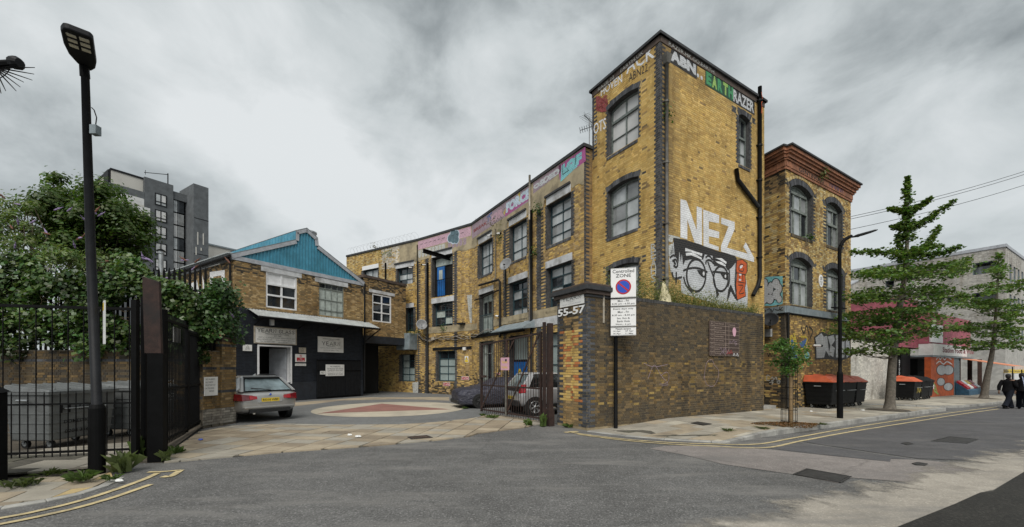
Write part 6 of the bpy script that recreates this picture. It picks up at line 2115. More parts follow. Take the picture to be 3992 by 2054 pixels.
def gate_leaf(root, fr, z0, z1, n, mat='black_paint', spikes=.12, mid=None, brace=False, parts=('rail', 'stile'), hz=None, rz=.022):
 L = fr.L
 zt = (lambda s: z1) if hz is None else (lambda s: z1 + (hz - z1) * s / L)
 for z in [z0 + .08, None] + ([mid] if mid else []):
  if z is None:
   MB().hexa([fr.P(0, zt(0) - .06,-.025), fr.P(L, zt(L) - .06,-.025), fr.P(L, zt(L) - .06,.025), fr.P(0, zt(0) - .06,.025)][::-1], [fr.P(0, zt(0), -.025), fr.P(L, zt(L), -.025), fr.P(L, zt(L), .025), fr.P(0, zt(0), .025)][::-1]).build('rail', mat, root)
  else:
   MB().slab(fr, 0, L, z - .025, z + .025,-.02,.02).build('rail', mat, root)
 for s in (.03, L - .03):
  MB().slab(fr, s - .03, s + .03, z0, zt(s) + .02,-.03,.03).build('stile', mat, root)
 for k in range(1, n):
  s = L * k / n
  MB().tube([fr.P(s, z0 - .02,0), fr.P(s, zt(s) + spikes, 0)], rz * .5,5).build('gate_bar', mat, root)
 if brace:
  MB().hexa([fr.P(.05, z0 + .1,.03), fr.P(.12, z0 + .1,.03), fr.P(.12, z0 + .1,.05), fr.P(.05, z0 + .1,.05)], [fr.P(L * .97 - .07, zt(L) - .1,.03), fr.P(L * .97, zt(L) - .1,.03), fr.P(L * .97, zt(L) - .1,.05), fr.P(L * .97 - .07, zt(L) - .1,.05)]).build('brace', mat, root)
gl = thing('gate_leaf', (g0.x, g0.y, 0), 'open black steel gate leaf standing by the ivy covered wall', 'gate')
f1_ = Frame(GL.P(GL.L * .48,0).xy, GL.P(GL.L, 0).xy); f2_ = Frame(GL.P(0,0).xy, GL.P(GL.L * .46,0).xy)
gate_leaf(gl, f1_, .1,2.74,16, 'black_paint', .10,1.25)
gate_leaf(gl, f2_, .14,2.60,15, 'black_paint', .06,1.25)
for z in (2.62,.32):
 MB().tube([GL.P(GL.L + .03, z - .14,.0), GL.P(GL.L + .03, z + .14,.0)], .05,10).build('hinge', 'rust', gl)
r, h = None, hole_px(f1_, zoom(600,1050,1.8929), 160,425,535,212, yr=455)
s_ = MB().slab(f1_, h.s0, h.s1, h.z0, h.z1,.03,.045).build('name_board', 'white_board', gl)
serif_text(MB(), f1_, 'YEARN', h.s0 + .04, h.s1 - .04, h.z0 + .24, h.z0 + .33,.048,.4).build('lettering', 'sign_ink', s_)
zl2 = zoom(600,1050,1.8929)
h = hole_px(f1_, zl2,122,815,860,162)
add_text(MB(), f1_, 'SJ2', h.s0, h.s1, h.z0, h.z1,.032,.01).build('painted_letters', 'paper_white', gl)
h = hole_px(f1_, zl2,124,920,945,162); add_text(MB(), f1_, 'EC0', h.s0, h.s1, h.z0, h.z1,.032,.01).build('painted_letters', 'paper_white', gl)
strokes(gl, f2_, [[(.2 + .12 * k, 1.5), (.26 + .12 * k, 2.0), (.3 + .12 * k, 1.6)] for k in range(6)], .03,.03, 'paint_chalk')
MB().slab(f2_, .12,.2,1.45,1.58,.03,.07).build('lock', 'galvanised', gl)

# ---------------------------------------------------------------- boundary wall with palisade and ivy
bw0 = Vector((-8.64,11.24)); bw1 = Vector((-8.50,12.29))
IV = Frame((-24,11.55), bw0); IS = Frame(bw0, bw1)
bwl = thing('boundary_wall', (bw0.x, bw0.y, 0), 'low brown brick boundary wall with an end pier under hanging ivy', 'wall')
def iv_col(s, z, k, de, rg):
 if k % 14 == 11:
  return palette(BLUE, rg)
 return sc(palette(LOWB, rg), .8) if rg.random() < .6 else palette(SOOT_SHADE, rg)  # bricks darkened to paint in the shade behind the bins
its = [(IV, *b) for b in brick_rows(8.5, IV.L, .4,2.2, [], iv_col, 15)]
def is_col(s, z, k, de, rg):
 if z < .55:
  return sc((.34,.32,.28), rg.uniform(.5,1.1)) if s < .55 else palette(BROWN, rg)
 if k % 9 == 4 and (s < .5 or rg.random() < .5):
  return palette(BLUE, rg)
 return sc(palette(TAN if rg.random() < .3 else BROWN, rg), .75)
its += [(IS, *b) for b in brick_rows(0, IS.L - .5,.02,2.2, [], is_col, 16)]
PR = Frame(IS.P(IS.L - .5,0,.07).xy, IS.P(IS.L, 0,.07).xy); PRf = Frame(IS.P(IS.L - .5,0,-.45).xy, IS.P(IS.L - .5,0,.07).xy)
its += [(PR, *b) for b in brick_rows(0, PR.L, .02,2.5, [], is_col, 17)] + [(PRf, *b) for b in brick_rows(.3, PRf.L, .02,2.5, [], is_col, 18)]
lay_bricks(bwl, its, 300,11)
MB().slab(IV, 0, IV.L, 0,2.2,-.3,0).build('wall_core', 'mortar_dark', bwl)
MB().slab(IS, .305, IS.L - .01,0,2.19,-.4,0).build('wall_core', 'mortar_dark', bwl)
MB().slab(PR, .003, PR.L - .003,0,2.5,-.5,0).build('pier_core', 'mortar_dark', bwl)
MB().slab(PR, -.04, PR.L + .04,2.503,2.6,-.55,.05).build('pier_cap', 'coping', bwl)
zq = zoom(600,1050,1.8929)
nr, h = sign(zq, 362,795,935,458,792, 'white notice with a padlock on the boundary wall by the end pier', fr=IS)
rows(nr, h, IS, .064, [('NO RUBBISH', .08,.75,.84,.92), ('ALL WASTE', .05,.62,.68,.76), ('MUST BE PUT', .05,.8,.52,.60), ('IN THE BINS', .05,.7,.36,.44), ('SUPPLIED', .3,.7,.2,.28)])
pal_ = thing('palisade_fence', (bw0.x - 3,11.7,2.2), 'black steel palisade fence on the boundary wall smothered by ivy', 'fence')
PAF = Frame((-24,11.75), (-8.7,11.45))
for z in (2.5,3.9):
 MB().slab(PAF, 6, PAF.L, z - .03, z + .03,-.05,-.01).build('rail', 'black_paint', pal_)
s = 7.0
while s < PAF.L:
 MB().hexa([PAF.P(s, 2.2,0), PAF.P(s + .07,2.2,0), PAF.P(s + .07,2.2,.012), PAF.P(s, 2.2,.012)], [PAF.P(s, 4.42,0), PAF.P(s + .07,4.42,0), PAF.P(s + .07,4.42,.012), PAF.P(s, 4.42,.012)]).hexa([PAF.P(s, 4.42,0), PAF.P(s + .07,4.42,0), PAF.P(s + .07,4.42,.012), PAF.P(s, 4.42,.012)], [PAF.P(s + .03,4.55,0), PAF.P(s + .04,4.55,0), PAF.P(s + .04,4.55,.012), PAF.P(s + .03,4.55,.012)]).build('pale', 'black_paint', pal_)
 s += .15
side_f = Frame(Vector((-8.7,11.45)), Vector((-8.62,12.9)))
s = .1
while s < .8:
 MB().slab(side_f, s, s + .07,2.2,4.1,0,.012).build('pale', 'black_paint', pal_)
 s += .15
MB().slab(side_f, 0,.9,2.45,2.51,-.05,-.01).build('rail', 'black_paint', pal_); MB().slab(side_f, 0,.9,3.75,3.81,-.05,-.01).build('rail', 'black_paint', pal_)
# ivy
rg = np.random.default_rng(21)
ivy = thing('ivy', (-13,11.5,2.2), 'thick green ivy and bindweed hanging over the palisade fence', 'ivy')
N = 27000
X = rg.uniform(-18.5,-8.55, N)
ztop = np.array([4.45 + .25 * math.sin(x * 1.7) + .2 * math.sin(x * 4.1 + 1) - .75 * max(0,(x + 10.6) / 2) for x in X])
zlow = np.array([2.15 + .25 * math.sin(x * 2.3) + .2 * math.sin(x * 6) for x in X])
t = rg.beta(1.15,.9, N)
Zv = zlow + (ztop - zlow) * t
keep = np.array([mnoise.noise(Vector((x * .9, z * 1.1,3))) > -.28 - (.3 if z > 3.7 else 0) for x, z in zip(X, Zv)])
X, Zv, t = X[keep], Zv[keep], t[keep]
Yv = 11.45 - .02 * (X + 9) - rg.gamma(1.5,.14, len(X)) - .2 * t
li = np.array([.55 + .9 * max(0, mnoise.noise(Vector((x * .8, z * .8,9))) + .45) for x, z in zip(X, Zv)])
leaves_mesh('leaves', np.stack([X, Yv, Zv], 1), .125, leaf_cols(len(X), rg, (.054,.100,.028), .4,.4, li), 'leaf_ivy', ivy, .25,3, 'stuff', .8,.85,(0,-1.1,.25))
N = 2800
X = rg.normal(-8.42,.16, N); Yv = rg.uniform(11.1,12.25, N); Zv = 2.35 + 1.75 * rg.beta(1.4,1.2, N) + .2 * np.sin(Yv * 5)
sel = Zv > 2.3 + .5 * np.abs(np.sin(Yv * 3.1))
leaves_mesh('leaves', np.stack([X, Yv, Zv], 1)[sel], .11, leaf_cols(sel.sum(), rg, (.046,.095,.028), .45,.3), 'leaf_ivy', ivy, .2,4, 'stuff', .8,.8,(.9,-.5,.2))
tw = MB()
for k in range(60):
 x = rg.uniform(-16,-9.6); z = rg.uniform(2.3,4.2)
 a = Vector((x, 11.2, z)); pts = [a]
 for j in range(4):
  pts.append(pts[-1] + Vector((rg.normal() * .14, rg.normal() * .04, rg.normal() * .13 - .04)))
 tw.tube(smooth_path([tuple(p) for p in pts], 3), .005,4)
o = tw.build('dead_twigs', 'twig', ivy); o['kind'] = 'stuff'

# ---------------------------------------------------------------- trees and shrubs behind
def bushy_tree(name, base, label, centres, radii, per, size, col, seed, trunk_r=.14, cat='tree', mat='leaf', up=.5, flat=.8, limbs=True, trunk_top=None, droop=0.0, narrow=.62, barkm='bark'):
 rg = np.random.default_rng(seed)
 root = thing(name, base, label, cat)
 P, I = clumps(rg, centres, radii, per, flat)
 cz = np.array([c[2] for c in centres]); lo, hi = cz.min(), cz.max() + .01
 shade = rg.uniform(.7,1.35, len(centres))
 leaves_mesh('crown', P, size, leaf_cols(len(P), rg, col, .3,.3, shade[I]), mat, root, up, seed, 'stuff', droop, narrow)
 mb = MB()
 mid = Vector(base) + Vector((0,0,(trunk_top or (lo + hi) / 2) - base[2]))
 mb.tube([Vector(base), Vector(base).lerp(mid, .5) + Vector((.04,.02,0)), mid], [trunk_r, trunk_r * .8, trunk_r * .45], 8)
 mb.build('trunk', barkm, root)
 if limbs:
  for i, c in enumerate(centres):
   if i % 2 == 0:
    lm = MB()
    f = rg.uniform(.45,.95)
    limb(lm, Vector(base).lerp(mid, f), c, trunk_r * .35,.012, rg, 5,.1,5)
    lm.build('limb', barkm, root)
 return root
def blob(rg, c, rx, ry, rz, n, rmin, rmax, shell=.55):
 C_, R_ = [], []
 for k in range(n):
  d = rg.normal(size=3); d /= np.linalg.norm(d)
  f = shell + (1 - shell) * rg.random()
  C_.append((c[0] + d[0] * rx * f, c[1] + d[1] * ry * f, c[2] + d[2] * rz * f)); R_.append(rg.uniform(rmin, rmax))
 return C_, R_
rg = np.random.default_rng(5)
c_ = AT(236,565,15.5)
C_, R_ = blob(rg, c_, 1.95,1.6,1.75,60,.35,.62)
C2, R2 = blob(rg, c_ + Vector((.9,0,-.1)), 1.25,1.3,1.2,24,.3,.5); C_ += C2; R_ += R2
C2, R2 = blob(rg, AT(140,480,15.5), .75,.8,.6,10,.2,.34); C_ += C2; R_ += R2
bushy_tree('maple_tree', (c_.x, c_.y, 0), 'dense green maple tree rising behind the ivy fence', C_, R_, 1900,.135,(.066,.116,.026), 31,.16, 'tree', 'leaf', .7,.7)
C_, R_ = [], []
for u, v, Y_, n, rx, rz in ((40,600,13.4,26,1.15,1.0), (110,640,13.0,22,1.0,.75), (185,650,12.8,16,.8,.5), (60,520,13.6,8,.55,.5), (15,530,13.5,8,.5,.4)):
 a, b = blob(rg, AT(u, v, Y_), rx, .7, rz, n, .16,.34,.3); C_ += a; R_ += b
b_ = AT(80,640,13.2)
bud = bushy_tree('buddleia_bush', (b_.x, b_.y, 0), 'loose buddleia bush with purple flower spikes beside the maple tree', C_, R_, 1250,.15,(.115,.17,.062), 32,.08, 'bush', 'leaf', .3,.8, True, 5.0,.2,.3)
pm('flower_purple', (.27,.21,.36), .8,.3,30,.4, fine=90)
pm('flower_dry', (.14,.062,.04), .9,.3,30,.4, fine=90)
def spikes(root, places, seed, L=.26):
 rg = random.Random(seed)
 for (u, v, Y_) in places:
  c = AT(u, v, Y_); d = Vector((rg.uniform(-1,1), rg.uniform(-.4,.2), rg.uniform(-.2,.7))).normalized()
  n = 6
  prof = [(.005 + .022 * math.sin(math.pi * min(1,(k + .6) / n)) * (1 + .25 * ((k % 2) * 2 - 1)), L * k / n) for k in range(n + 1)]
  MB().lathe(c, prof, 6, d).build('flower_spike', 'flower_purple' if rg.random() < .6 else 'flower_dry', root)
rs = random.Random(9)
spikes(bud, [(rs.uniform(5,270), rs.uniform(525,700), rs.uniform(12.0,12.5)) for _ in range(16)] + [(14,500,13.2), (52,515,13.2), (120,590,12.6), (190,625,12), (255,660,11.9)], 3)
C_, R_ = [], []
for u, v, Y_, n, rx, rz in ((330,690,12.2,12,.6,.35), (430,715,12.3,10,.5,.22), (490,750,12.3,11,.5,.25), (545,785,12.3,9,.35,.3), (395,715,12.2,8,.4,.2)):
 a, b = blob(rg, AT(u, v, Y_), rx, .5, rz, n, .12,.26,.3); C_ += a; R_ += b
b_ = AT(480,740,12.4)
bud2 = bushy_tree('buddleia_bush', (b_.x, b_.y, 0), 'arching buddleia spilling over the fence end beside the glass works', C_, R_, 1300,.14,(.095,.15,.055), 33,.05, 'bush', 'leaf', .3,.8, True, 3.6,.3,.3)
spikes(bud2, [(rs.uniform(330,590), rs.uniform(655,800), rs.uniform(11.7,12.2)) for _ in range(10)] + [(362,655,12), (385,660,12), (430,700,12), (480,735,12), (583,768,12), (575,790,12), (470,825,11.6), (455,655,12)], 4)

# ---------------------------------------------------------------- galvanised bins behind the railings
def big_bin(root, W=1.28, D=.98, H=1.15, body='bin_steel', lid='bin_steel', domed=False, text=None, handle=True, tm='black_void', rear_open=False):
 """four-wheeled refuse container built at the origin, front towards -Y"""
 z0 = .17
 b = MB().hexa([(-W / 2 + .06,-D / 2 + .08, z0), (W / 2 - .06,-D / 2 + .08, z0), (W / 2 - .06, D / 2 - .06, z0), (-W / 2 + .06, D / 2 - .06, z0)],
      [(-W / 2,-D / 2, H), (W / 2,-D / 2, H), (W / 2, D / 2, H), (-W / 2, D / 2, H)]).build('body', body, root, bevel=.03)
 for k in range(4):
  z = z0 + .16 + k * .19; f = (z - z0) / (H - z0)
  hw, hd, hb_ = W / 2 - .06 * (1 - f) + .012, D / 2 - .08 * (1 - f) + .012, D / 2 - .06 * (1 - f) + .012
  MB().hexa([(-hw, -hd, z), (hw, -hd, z), (hw, hb_, z), (-hw, hb_, z)], [(-hw, -hd, z + .022), (hw, -hd, z + .022), (hw, hb_, z + .022), (-hw, hb_, z + .022)]).build('rib', body, root)
 MB().hexa([(-W / 2 - .03,-D / 2 - .03, H - .05), (W / 2 + .03,-D / 2 - .03, H - .05), (W / 2 + .03, D / 2 + .03, H - .05), (-W / 2 - .03, D / 2 + .03, H - .05)], [(-W / 2 - .03,-D / 2 - .03, H + .0), (W / 2 + .03,-D / 2 - .03, H), (W / 2 + .03, D / 2 + .03, H), (-W / 2 - .03, D / 2 + .03, H)]).build('rim', body, root)
 if domed:
  q = [(-W / 2 - .04,-D / 2 - .05,.004), (W / 2 + .04,-D / 2 - .05,.004), (W / 2 + .04, D / 2 + .04,.004), (-W / 2 - .04, D / 2 + .04,.004)]
  l = MB().hexa([(a, c, H + d) for a, c, d in q], [(-W / 2 + .12,-D / 2 + .3, H + .25), (W / 2 - .12,-D / 2 + .3, H + .25), (W / 2 - .02, D / 2, H + .30), (-W / 2 + .02, D / 2, H + .30)]).build('lid', lid, root, bevel=.025)
  MB().hexa([(-W * .22,-D * .38, H + .10), (W * .22,-D * .38, H + .10), (W * .22, D * .3, H + .27), (-W * .22, D * .3, H + .27)], [(-W * .18,-D * .32, H + .19), (W * .18,-D * .32, H + .19), (W * .2, D * .3, H + .335), (-W * .2, D * .3, H + .335)]).build('lid_panel', lid, l, bevel=.01)
  MB().box((0,-D / 2 - .07, H + .01), (W * .5,.04,.03)).build('lid_grip', lid, l)
 else:
  l = MB().hexa([(-W / 2 - .035,-D / 2 - .04, H + .004), (W / 2 + .035,-D / 2 - .04, H + .004), (W / 2 + .035, D / 2 + .03, H + .004), (-W / 2 - .035, D / 2 + .03, H + .004)], [(-W / 2,-D / 2 + .01, H + .05), (W / 2,-D / 2 + .01, H + .05), (W / 2 - .02, D / 2, H + .15), (-W / 2 + .02, D / 2, H + .15)]).build('lid', lid, root, bevel=.015)
  for k in range(5):
   x = -W / 2 + W * (k + .5) / 5
   MB().hexa([(x - .015,-D / 2 + .03, H + .052), (x + .015,-D / 2 + .03, H + .052), (x + .015, D / 2 - .02, H + .15), (x - .015, D / 2 - .02, H + .15)], [(x - .012,-D / 2 + .03, H + .066), (x + .012,-D / 2 + .03, H + .066), (x + .012, D / 2 - .02, H + .166), (x - .012, D / 2 - .02, H + .166)]).build('lid_rib', lid, l)
 for sx in (-1,1):
  MB().tube([(sx * (W / 2 + .06), -.12, H - .16), (sx * (W / 2 + .06), .12, H - .16)], .022,8).build('trunnion', 'galvanised', root)
  for sy in (-1,1):
   c = Vector((sx * (W / 2 - .2), sy * (D / 2 - .22), .085))
   w = MB().lathe(c - Vector((.025,0,0)), [(.03,0), (.085,.0), (.085,.05), (.03,.05)], 14,(1,0,0)).build('castor', 'rubber', root)
   MB().lathe(c - Vector((.029,0,0)), [(.045,0), (.045,.058)], 10,(1,0,0)).build('wheel_hub', 'galvanised', w)
   MB().box(c + Vector((.035,.02,.06)), (.012,.05,.11)).box(c + Vector((-.035,.02,.06)), (.012,.05,.11)).box(c + Vector((0,.02,.115)), (.09,.09,.012)).build('castor_fork', 'galvanised', w)
 if handle:
  MB().tube([(-W * .3,-D / 2 - .02, H - .34), (-W * .3,-D / 2 - .07, H - .34), (W * .3,-D / 2 - .07, H - .34), (W * .3,-D / 2 - .02, H - .34)], .012,6).build('handle_bar', 'galvanised', root)
 if text:
  ff = Frame((-W / 2,-D / 2 + .02), (W / 2,-D / 2 + .02))
  m = MB()
  for t, a, c, z, zz in text:
   i0 = len(m.v); add_text(m, ff, t, W * a, W * c, z, zz, .0,.015)
   for v in m.v[i0:]:
    f = (v.z - z0) / (H - z0); v.y = -D / 2 + .08 * (1 - f) - .016
  m.build('lettering', tm, root)
 return root
gb1 = thing('refuse_bin', (0,0,0), 'grey steel refuse bin marked domestic waste behind the railings', 'bin', 'steel bins behind the railings')
big_bin(gb1, text=[('Hackney', .36,.80,.74,.86), ('DOMESTIC WASTE', .22,.86,.50,.57), ('0208 356 6688', .24,.80,.30,.37), ('H', .16,.30,.72,.88)])
bc = Vector((-9.15,7.95)); gdir = Vector((.06,1)).normalized()
gb1.rotation_euler = (0,0, math.atan2(gdir.y, gdir.x))
cen = bc + gdir * .64 + Vector((-gdir.y, gdir.x)) * .49
gb1.location = (cen.x, cen.y, .06)
gb2 = thing('refuse_bin', (0,0,0), 'plain grey steel refuse bin between the marked bin and boundary wall', 'bin', 'steel bins behind the railings')
big_bin(gb2)
c2 = bc + gdir * 2.15 + Vector((-gdir.y, gdir.x)) * .42
gb2.rotation_euler = (0,0, math.atan2(gdir.y, gdir.x) + .06); gb2.location = (c2.x, c2.y, .06)
for ob in (gb1, gb2): pass

# ---------------------------------------------------------------- spiked camera pole at the edge of the road
sp = thing('spiked_pole', (-6.95,5.0,0), 'camera on a pole with a fan of anti-climb spikes over the cabinet', 'pole')
MB().tube([(-6.95,5.0,.08), (-6.95,5.0,5.5)], .07,10).build('pole', 'black_paint', sp)
cA = AT(-25,165,5.0)
MB().tube([(-6.95,5.0,5.45), cA, AT(35,160,5.0)], [.05,.05,.045], 8).build('arm', 'black_paint', sp)
MB().lathe(AT(28,158,5.0), [(.03,0), (.07,.03), (.075,.09), (.05,.13)], 12,(1,-.1,-.1)).build('camera_head', 'lamp_dark', sp)
for k in range(12):
 a = R(-8 - k * 9)
 L_ = .62 - .012 * k
 MB().tube([cA + Vector((.05,0,-.02)), cA + Vector((math.cos(a) * L_, -.05 + .02 * (k % 3), math.sin(a) * L_ * .72))], [.012,.004], 5).build('spike', 'black_paint', sp)
MB().tube([cA + Vector((.28 * math.cos(R(-8 - k * 9)), -.02,.2 * math.sin(R(-8 - k * 9)))) for k in range(12)], .006,4).build('spike_ring', 'black_paint', sp)
# ---------------------------------------------------------------- weeds along the edge
wl_ = [((310,1185), .22,.34,40, 'big dock weed growing between the lamp and the gate post', True), ((205,1208), .2,.16,40, 'grassy tuft growing at the foot of the street lamp', False), ((60,1222), .22,.14,34, 'low grass tuft beside the street cabinet', False), ((345,1150), .12,.45,24, 'tall dry weed leaning on the gate post', True), ((415,1158), .16,.22,26, 'weed clump behind the rusty gate post', True), ((283,1206), .12,.1,22, 'little grass tuft at the end of the kerb', False), ((120,1195), .2,.1,28, 'flat weed patch in front of the railings', False), ((440,1140), .14,.16,20, 'weed clump under the open gate hinge', True)]
for i, ((u, v), r_, h_, n, lab, lf) in enumerate(wl_):
 p = G(u, v, .05 if u < 300 else .02)
 tuft(p, r_, h_, n, 100 + i, lab, 'weed_plant', (.07,.11,.03) if i % 2 else (.095,.12,.045), 'weed', None, lf)

# ---------------------------------------------------------------- the grey block of flats far behind
FB0 = AT(488,461,70)
FBF = Frame(Vector((FB0.x, FB0.y)) - YA * 30, Vector((FB0.x, FB0.y)) + YA * 12)
pm('flat_brick', (.105,.115,.122), .85,.25,1.2,.2, stain=(.07,.075,.08), stain_amt=.5, stain_scale=.4)
pm('flat_render', (.50,.49,.45), .8,.1,.6,.1, stain=(.40,.39,.36), stain_amt=.5, stain_scale=.3)
fl = thing('apartment_block', (FB0.x, FB0.y, 0), 'tall dark grey brick apartment block with a glazed stair behind the maple tree', 'building')
def fpx(x, y, off=0.0):
 return FBF.px(*Z9(x, y), off)
MFo = -2.6
zt_st = fpx(1098,208)[1]
sA, sB = fpx(1098,208)[0], fpx(1250,262)[0]
MB().slab(FBF, sA, sB, 0, zt_st, -6,0).build('stair_tower', 'flat_brick', fl)
p0_ = fpx(215,40, MFo)[0]
zt_m = fpx(560,132, MFo)[1]; m0, m1 = fpx(562,132, MFo)[0], fpx(872,240, MFo)[0]
MB().slab(FBF, m0, m1,0, zt_m, MFo - 12, MFo).build('wall', 'flat_brick', fl)
MB().slab(FBF, p0_ - .3, m0 - .02,0, fpx(560,300, MFo)[1], MFo - 12, MFo - .02).build('wall', 'flat_brick', fl)
p0_ = fpx(215,40, MFo)[0]
MB().slab(FBF, p0_, m0 - .03, fpx(560,298, MFo)[1], fpx(540,150, MFo)[1], MFo - 12, MFo - .6).build('penthouse', 'flat_render', fl)
MB().slab(FBF, p0_ - .1, m0, fpx(540,150, MFo)[1] + .01, fpx(540,150, MFo)[1] + .3, MFo - 12, MFo - .5).build('roof_edge', 'frame_dark', fl)
MB().slab(FBF, p0_ - .35, p0_ - .01,20, fpx(540,150, MFo)[1], MFo - 3, MFo - .7).build('corner_post', 'frame_dark', fl)
wl0 = fpx(672,305, MFo); wr0 = fpx(800,345, MFo)
FBM = FBF.shift(MFo)
def flat_window(s0, s1, z0, z1, curt, narrow=False):
 h = Hole(s0, s1, z0, z1)
 window(fl, FBM, h, [0,(.5,.14), 1] if not narrow else [0,1], [0,(.30,.12), 1], 'frame_dark', lambda i, j: curt(i, j), -.05,.14,.12)
W_ = wr0[0] - wl0[0]
fz = [(305,432), (482,605), (655,782), (838,962), (1012,1140)]
for k, (ya, yb) in enumerate(fz):
 za, zb = fpx(672, ya, MFo)[1], fpx(672, yb, MFo)[1]
 flat_window(wl0[0], wl0[0] + W_, zb, za, (lambda k: (lambda i, j: 'pane_sky' if k == 0 and (i, j) != (1,1) else 'pane_pale'))(k))
 sx = fpx(420,970, MFo)[0]
 if k in (3,4):
  flat_window(sx, sx + W_ * .9, zb - .3, za - .3, lambda i, j: 'pane_pale')
# glazed stair
g0s, g1s = fpx(880,400, MFo)[0], fpx(1005,400, MFo)[0]
zt_g = fpx(880,370, MFo)[1]
MB().slab(FBF, m1 + .01, sA + .3,0, zt_m - .9, MFo - 10, MFo - 1.2).build('stair_core', 'frame_dark', fl)
MB().slab(FBF, m1 + .01, sA - .02, zt_g, fpx(872,285, MFo)[1], MFo - 1.2, MFo - .2).build('stair_head', 'flat_brick', fl)
nfl = 16
for k in range(nfl):
 zt = zt_g - k * 2.18
 if zt < 3:
  break
 for a, b, m in ((g0s + .1, g0s + (g1s - g0s) * .36, 'pane_pale' if k % 3 else 'pane_sky'), (g0s + (g1s - g0s) * .40, g1s - .1, 'pane_dark' if k % 3 == 0 else 'pane_grey')):
  MB().slab(FBF, a, b, zt - 2.05, zt - .12, MFo - 1.19, MFo - .5).build('stair_pane', m, fl)
MB().slab(FBF, sA - .12, sA - .0,0, zt_st, -6.1,-.01).build('return_wall', 'flat_brick', fl)
for k in range(5):
 zz = zt_st - 6.2 * k - 6
 MB().slab(FBF, sA - .02, sB + .02, zz, zz + .12,-6.02,.02).build('brick_band', 'frame_dark', fl)
for x, y, h_ in ((1128,730,2.2), (1188,745,2.0), (1110,890,1.4), (1165,900,.5)):
 s_, z_ = fpx(x, y)
 MB().slab(FBF, s_, s_ + .16, z_ - h_, z_, .0,.04).build('vent_slot', 'flat_render', fl)
for (x0_, y0_) in ((585,570), (600,765), (520,470)):
 s_, z_ = fpx(x0_, y0_, MFo)
 bl_ = MB().slab(FBM, s_ - 3.4, s_, z_ - .25, z_, 0,1.6).build('balcony', 'flat_render', fl)
 MB().slab(FBM, s_ - 3.4, s_, z_ + .02, z_ + 1.1,1.52,1.58).build('balustrade', 'pane_pale', bl_)
ap = FBF.P(fpx(885,215, MFo)[0], zt_m - .5, MFo - 3)
MB().tube([ap, ap + Vector((0,0,3.4))], .09,5).tube([ap + Vector((-4.2,0,3.6)), ap + Vector((0,0,3.2))], .06,4).tube([ap + Vector((-4,0,3.2)), ap + Vector((-4,0,4.0))], .05,4).build('aerial', 'frame_dark', fl)
# low pale building showing beyond the flats
lw_ = AT(524,640,82)
lo = thing('far_shed', (lw_.x, lw_.y, 0), 'pale grey low block between the flats and the blue gable', 'building')
LFr = Frame(Vector((lw_.x, lw_.y)) - YA * 2, Vector((lw_.x, lw_.y)) + YA * 24)
MB().slab(LFr, 0,26,0, AT(526,616,82).z, -10,0).build('wall', 'flat_render', lo); MB().slab(LFr, -.2,26.2, AT(526,616,82).z, AT(526,616,82).z + .3,-10,.2).build('roof_edge', 'grey_metal', lo)
for k in range(6):
 MB().slab(LFr, 2 + k * 4,4 + k * 4,18,20,.0,.06).build('window', 'pane_grey', lo)
# ================================================================ vehicles
def car_paint(name, col, metal=.75, rough=.32):
 m, t, b = _nodes(name)
 geo = t.nodes.new('ShaderNodeNewGeometry')
 n = _tex(t, 'ShaderNodeTexNoise', 2.5,5,.6, geo.outputs['Position'])
 c = _ramp(t, n.outputs['Fac'], [(.3, sc(col, .88)), (.7, sc(col, 1.08))])
 t.links.new(c, b.inputs['Base Color'])
 b.inputs['Metallic'].default_value = metal
 b.inputs['Roughness'].default_value = rough
 b.inputs['Coat Weight'].default_value = .5
 b.inputs['Coat Roughness'].default_value = .08
 return m
car_paint('paint_silver_car', (.46,.455,.44)); car_paint('paint_pearl_car', (.55,.56,.58), .5,.3)
glass_mat('car_glass', (.010,.012,.014), .04,.3); glass_mat('car_rear_glass', (.17,.22,.235), .06,.45,3)
glass_mat('tail_red', (.32,.006,.012), .12,.35,8); glass_mat('tail_dark', (.12,.004,.008), .12,.3,8)
pm('plastic_black', (.014,.0145,.015), .6,.2,6,.1)
pm('chrome', (.6,.6,.6), .2,.1,5,0, metal=1)
pm('alloy', (.42,.43,.44), .35,.2,6,.05, metal=.7)

def loft(stations, ring):
 """rings along x from half-sections; ring(st) -> [(y, z)] from bottom centre to top centre"""
 mb = MB()
 n = None
 for st in stations:
  h = ring(st)
  full = [(y, z) for y, z in h] + [(-y, z) for y, z in h[-2:0:-1]]
  n = len(full)
  mb.v += [Vector((st[0], y, z)) for y, z in full]
 for i in range(len(stations) - 1):
  for j in range(n):
   k = (j + 1) % n
   mb.f.append((i * n + j, (i + 1) * n + j, (i + 1) * n + k, i * n + k))
 mb.f.append(tuple(range(n))); e = (len(stations) - 1) * n
 mb.f.append(tuple(e + j for j in range(n - 1,-1,-1)))
 return mb
def body_ring(st):
 x, zb, zt, hw = st
 m = (zb + zt) / 2
 return [(0, zb), (hw * .8, zb), (hw * .96, zb + .06), (hw, m - .02), (hw * .985, m + .12), (hw * .955, zt - .05), (hw * .90, zt), (hw * .5, zt + .015), (0, zt + .02)]
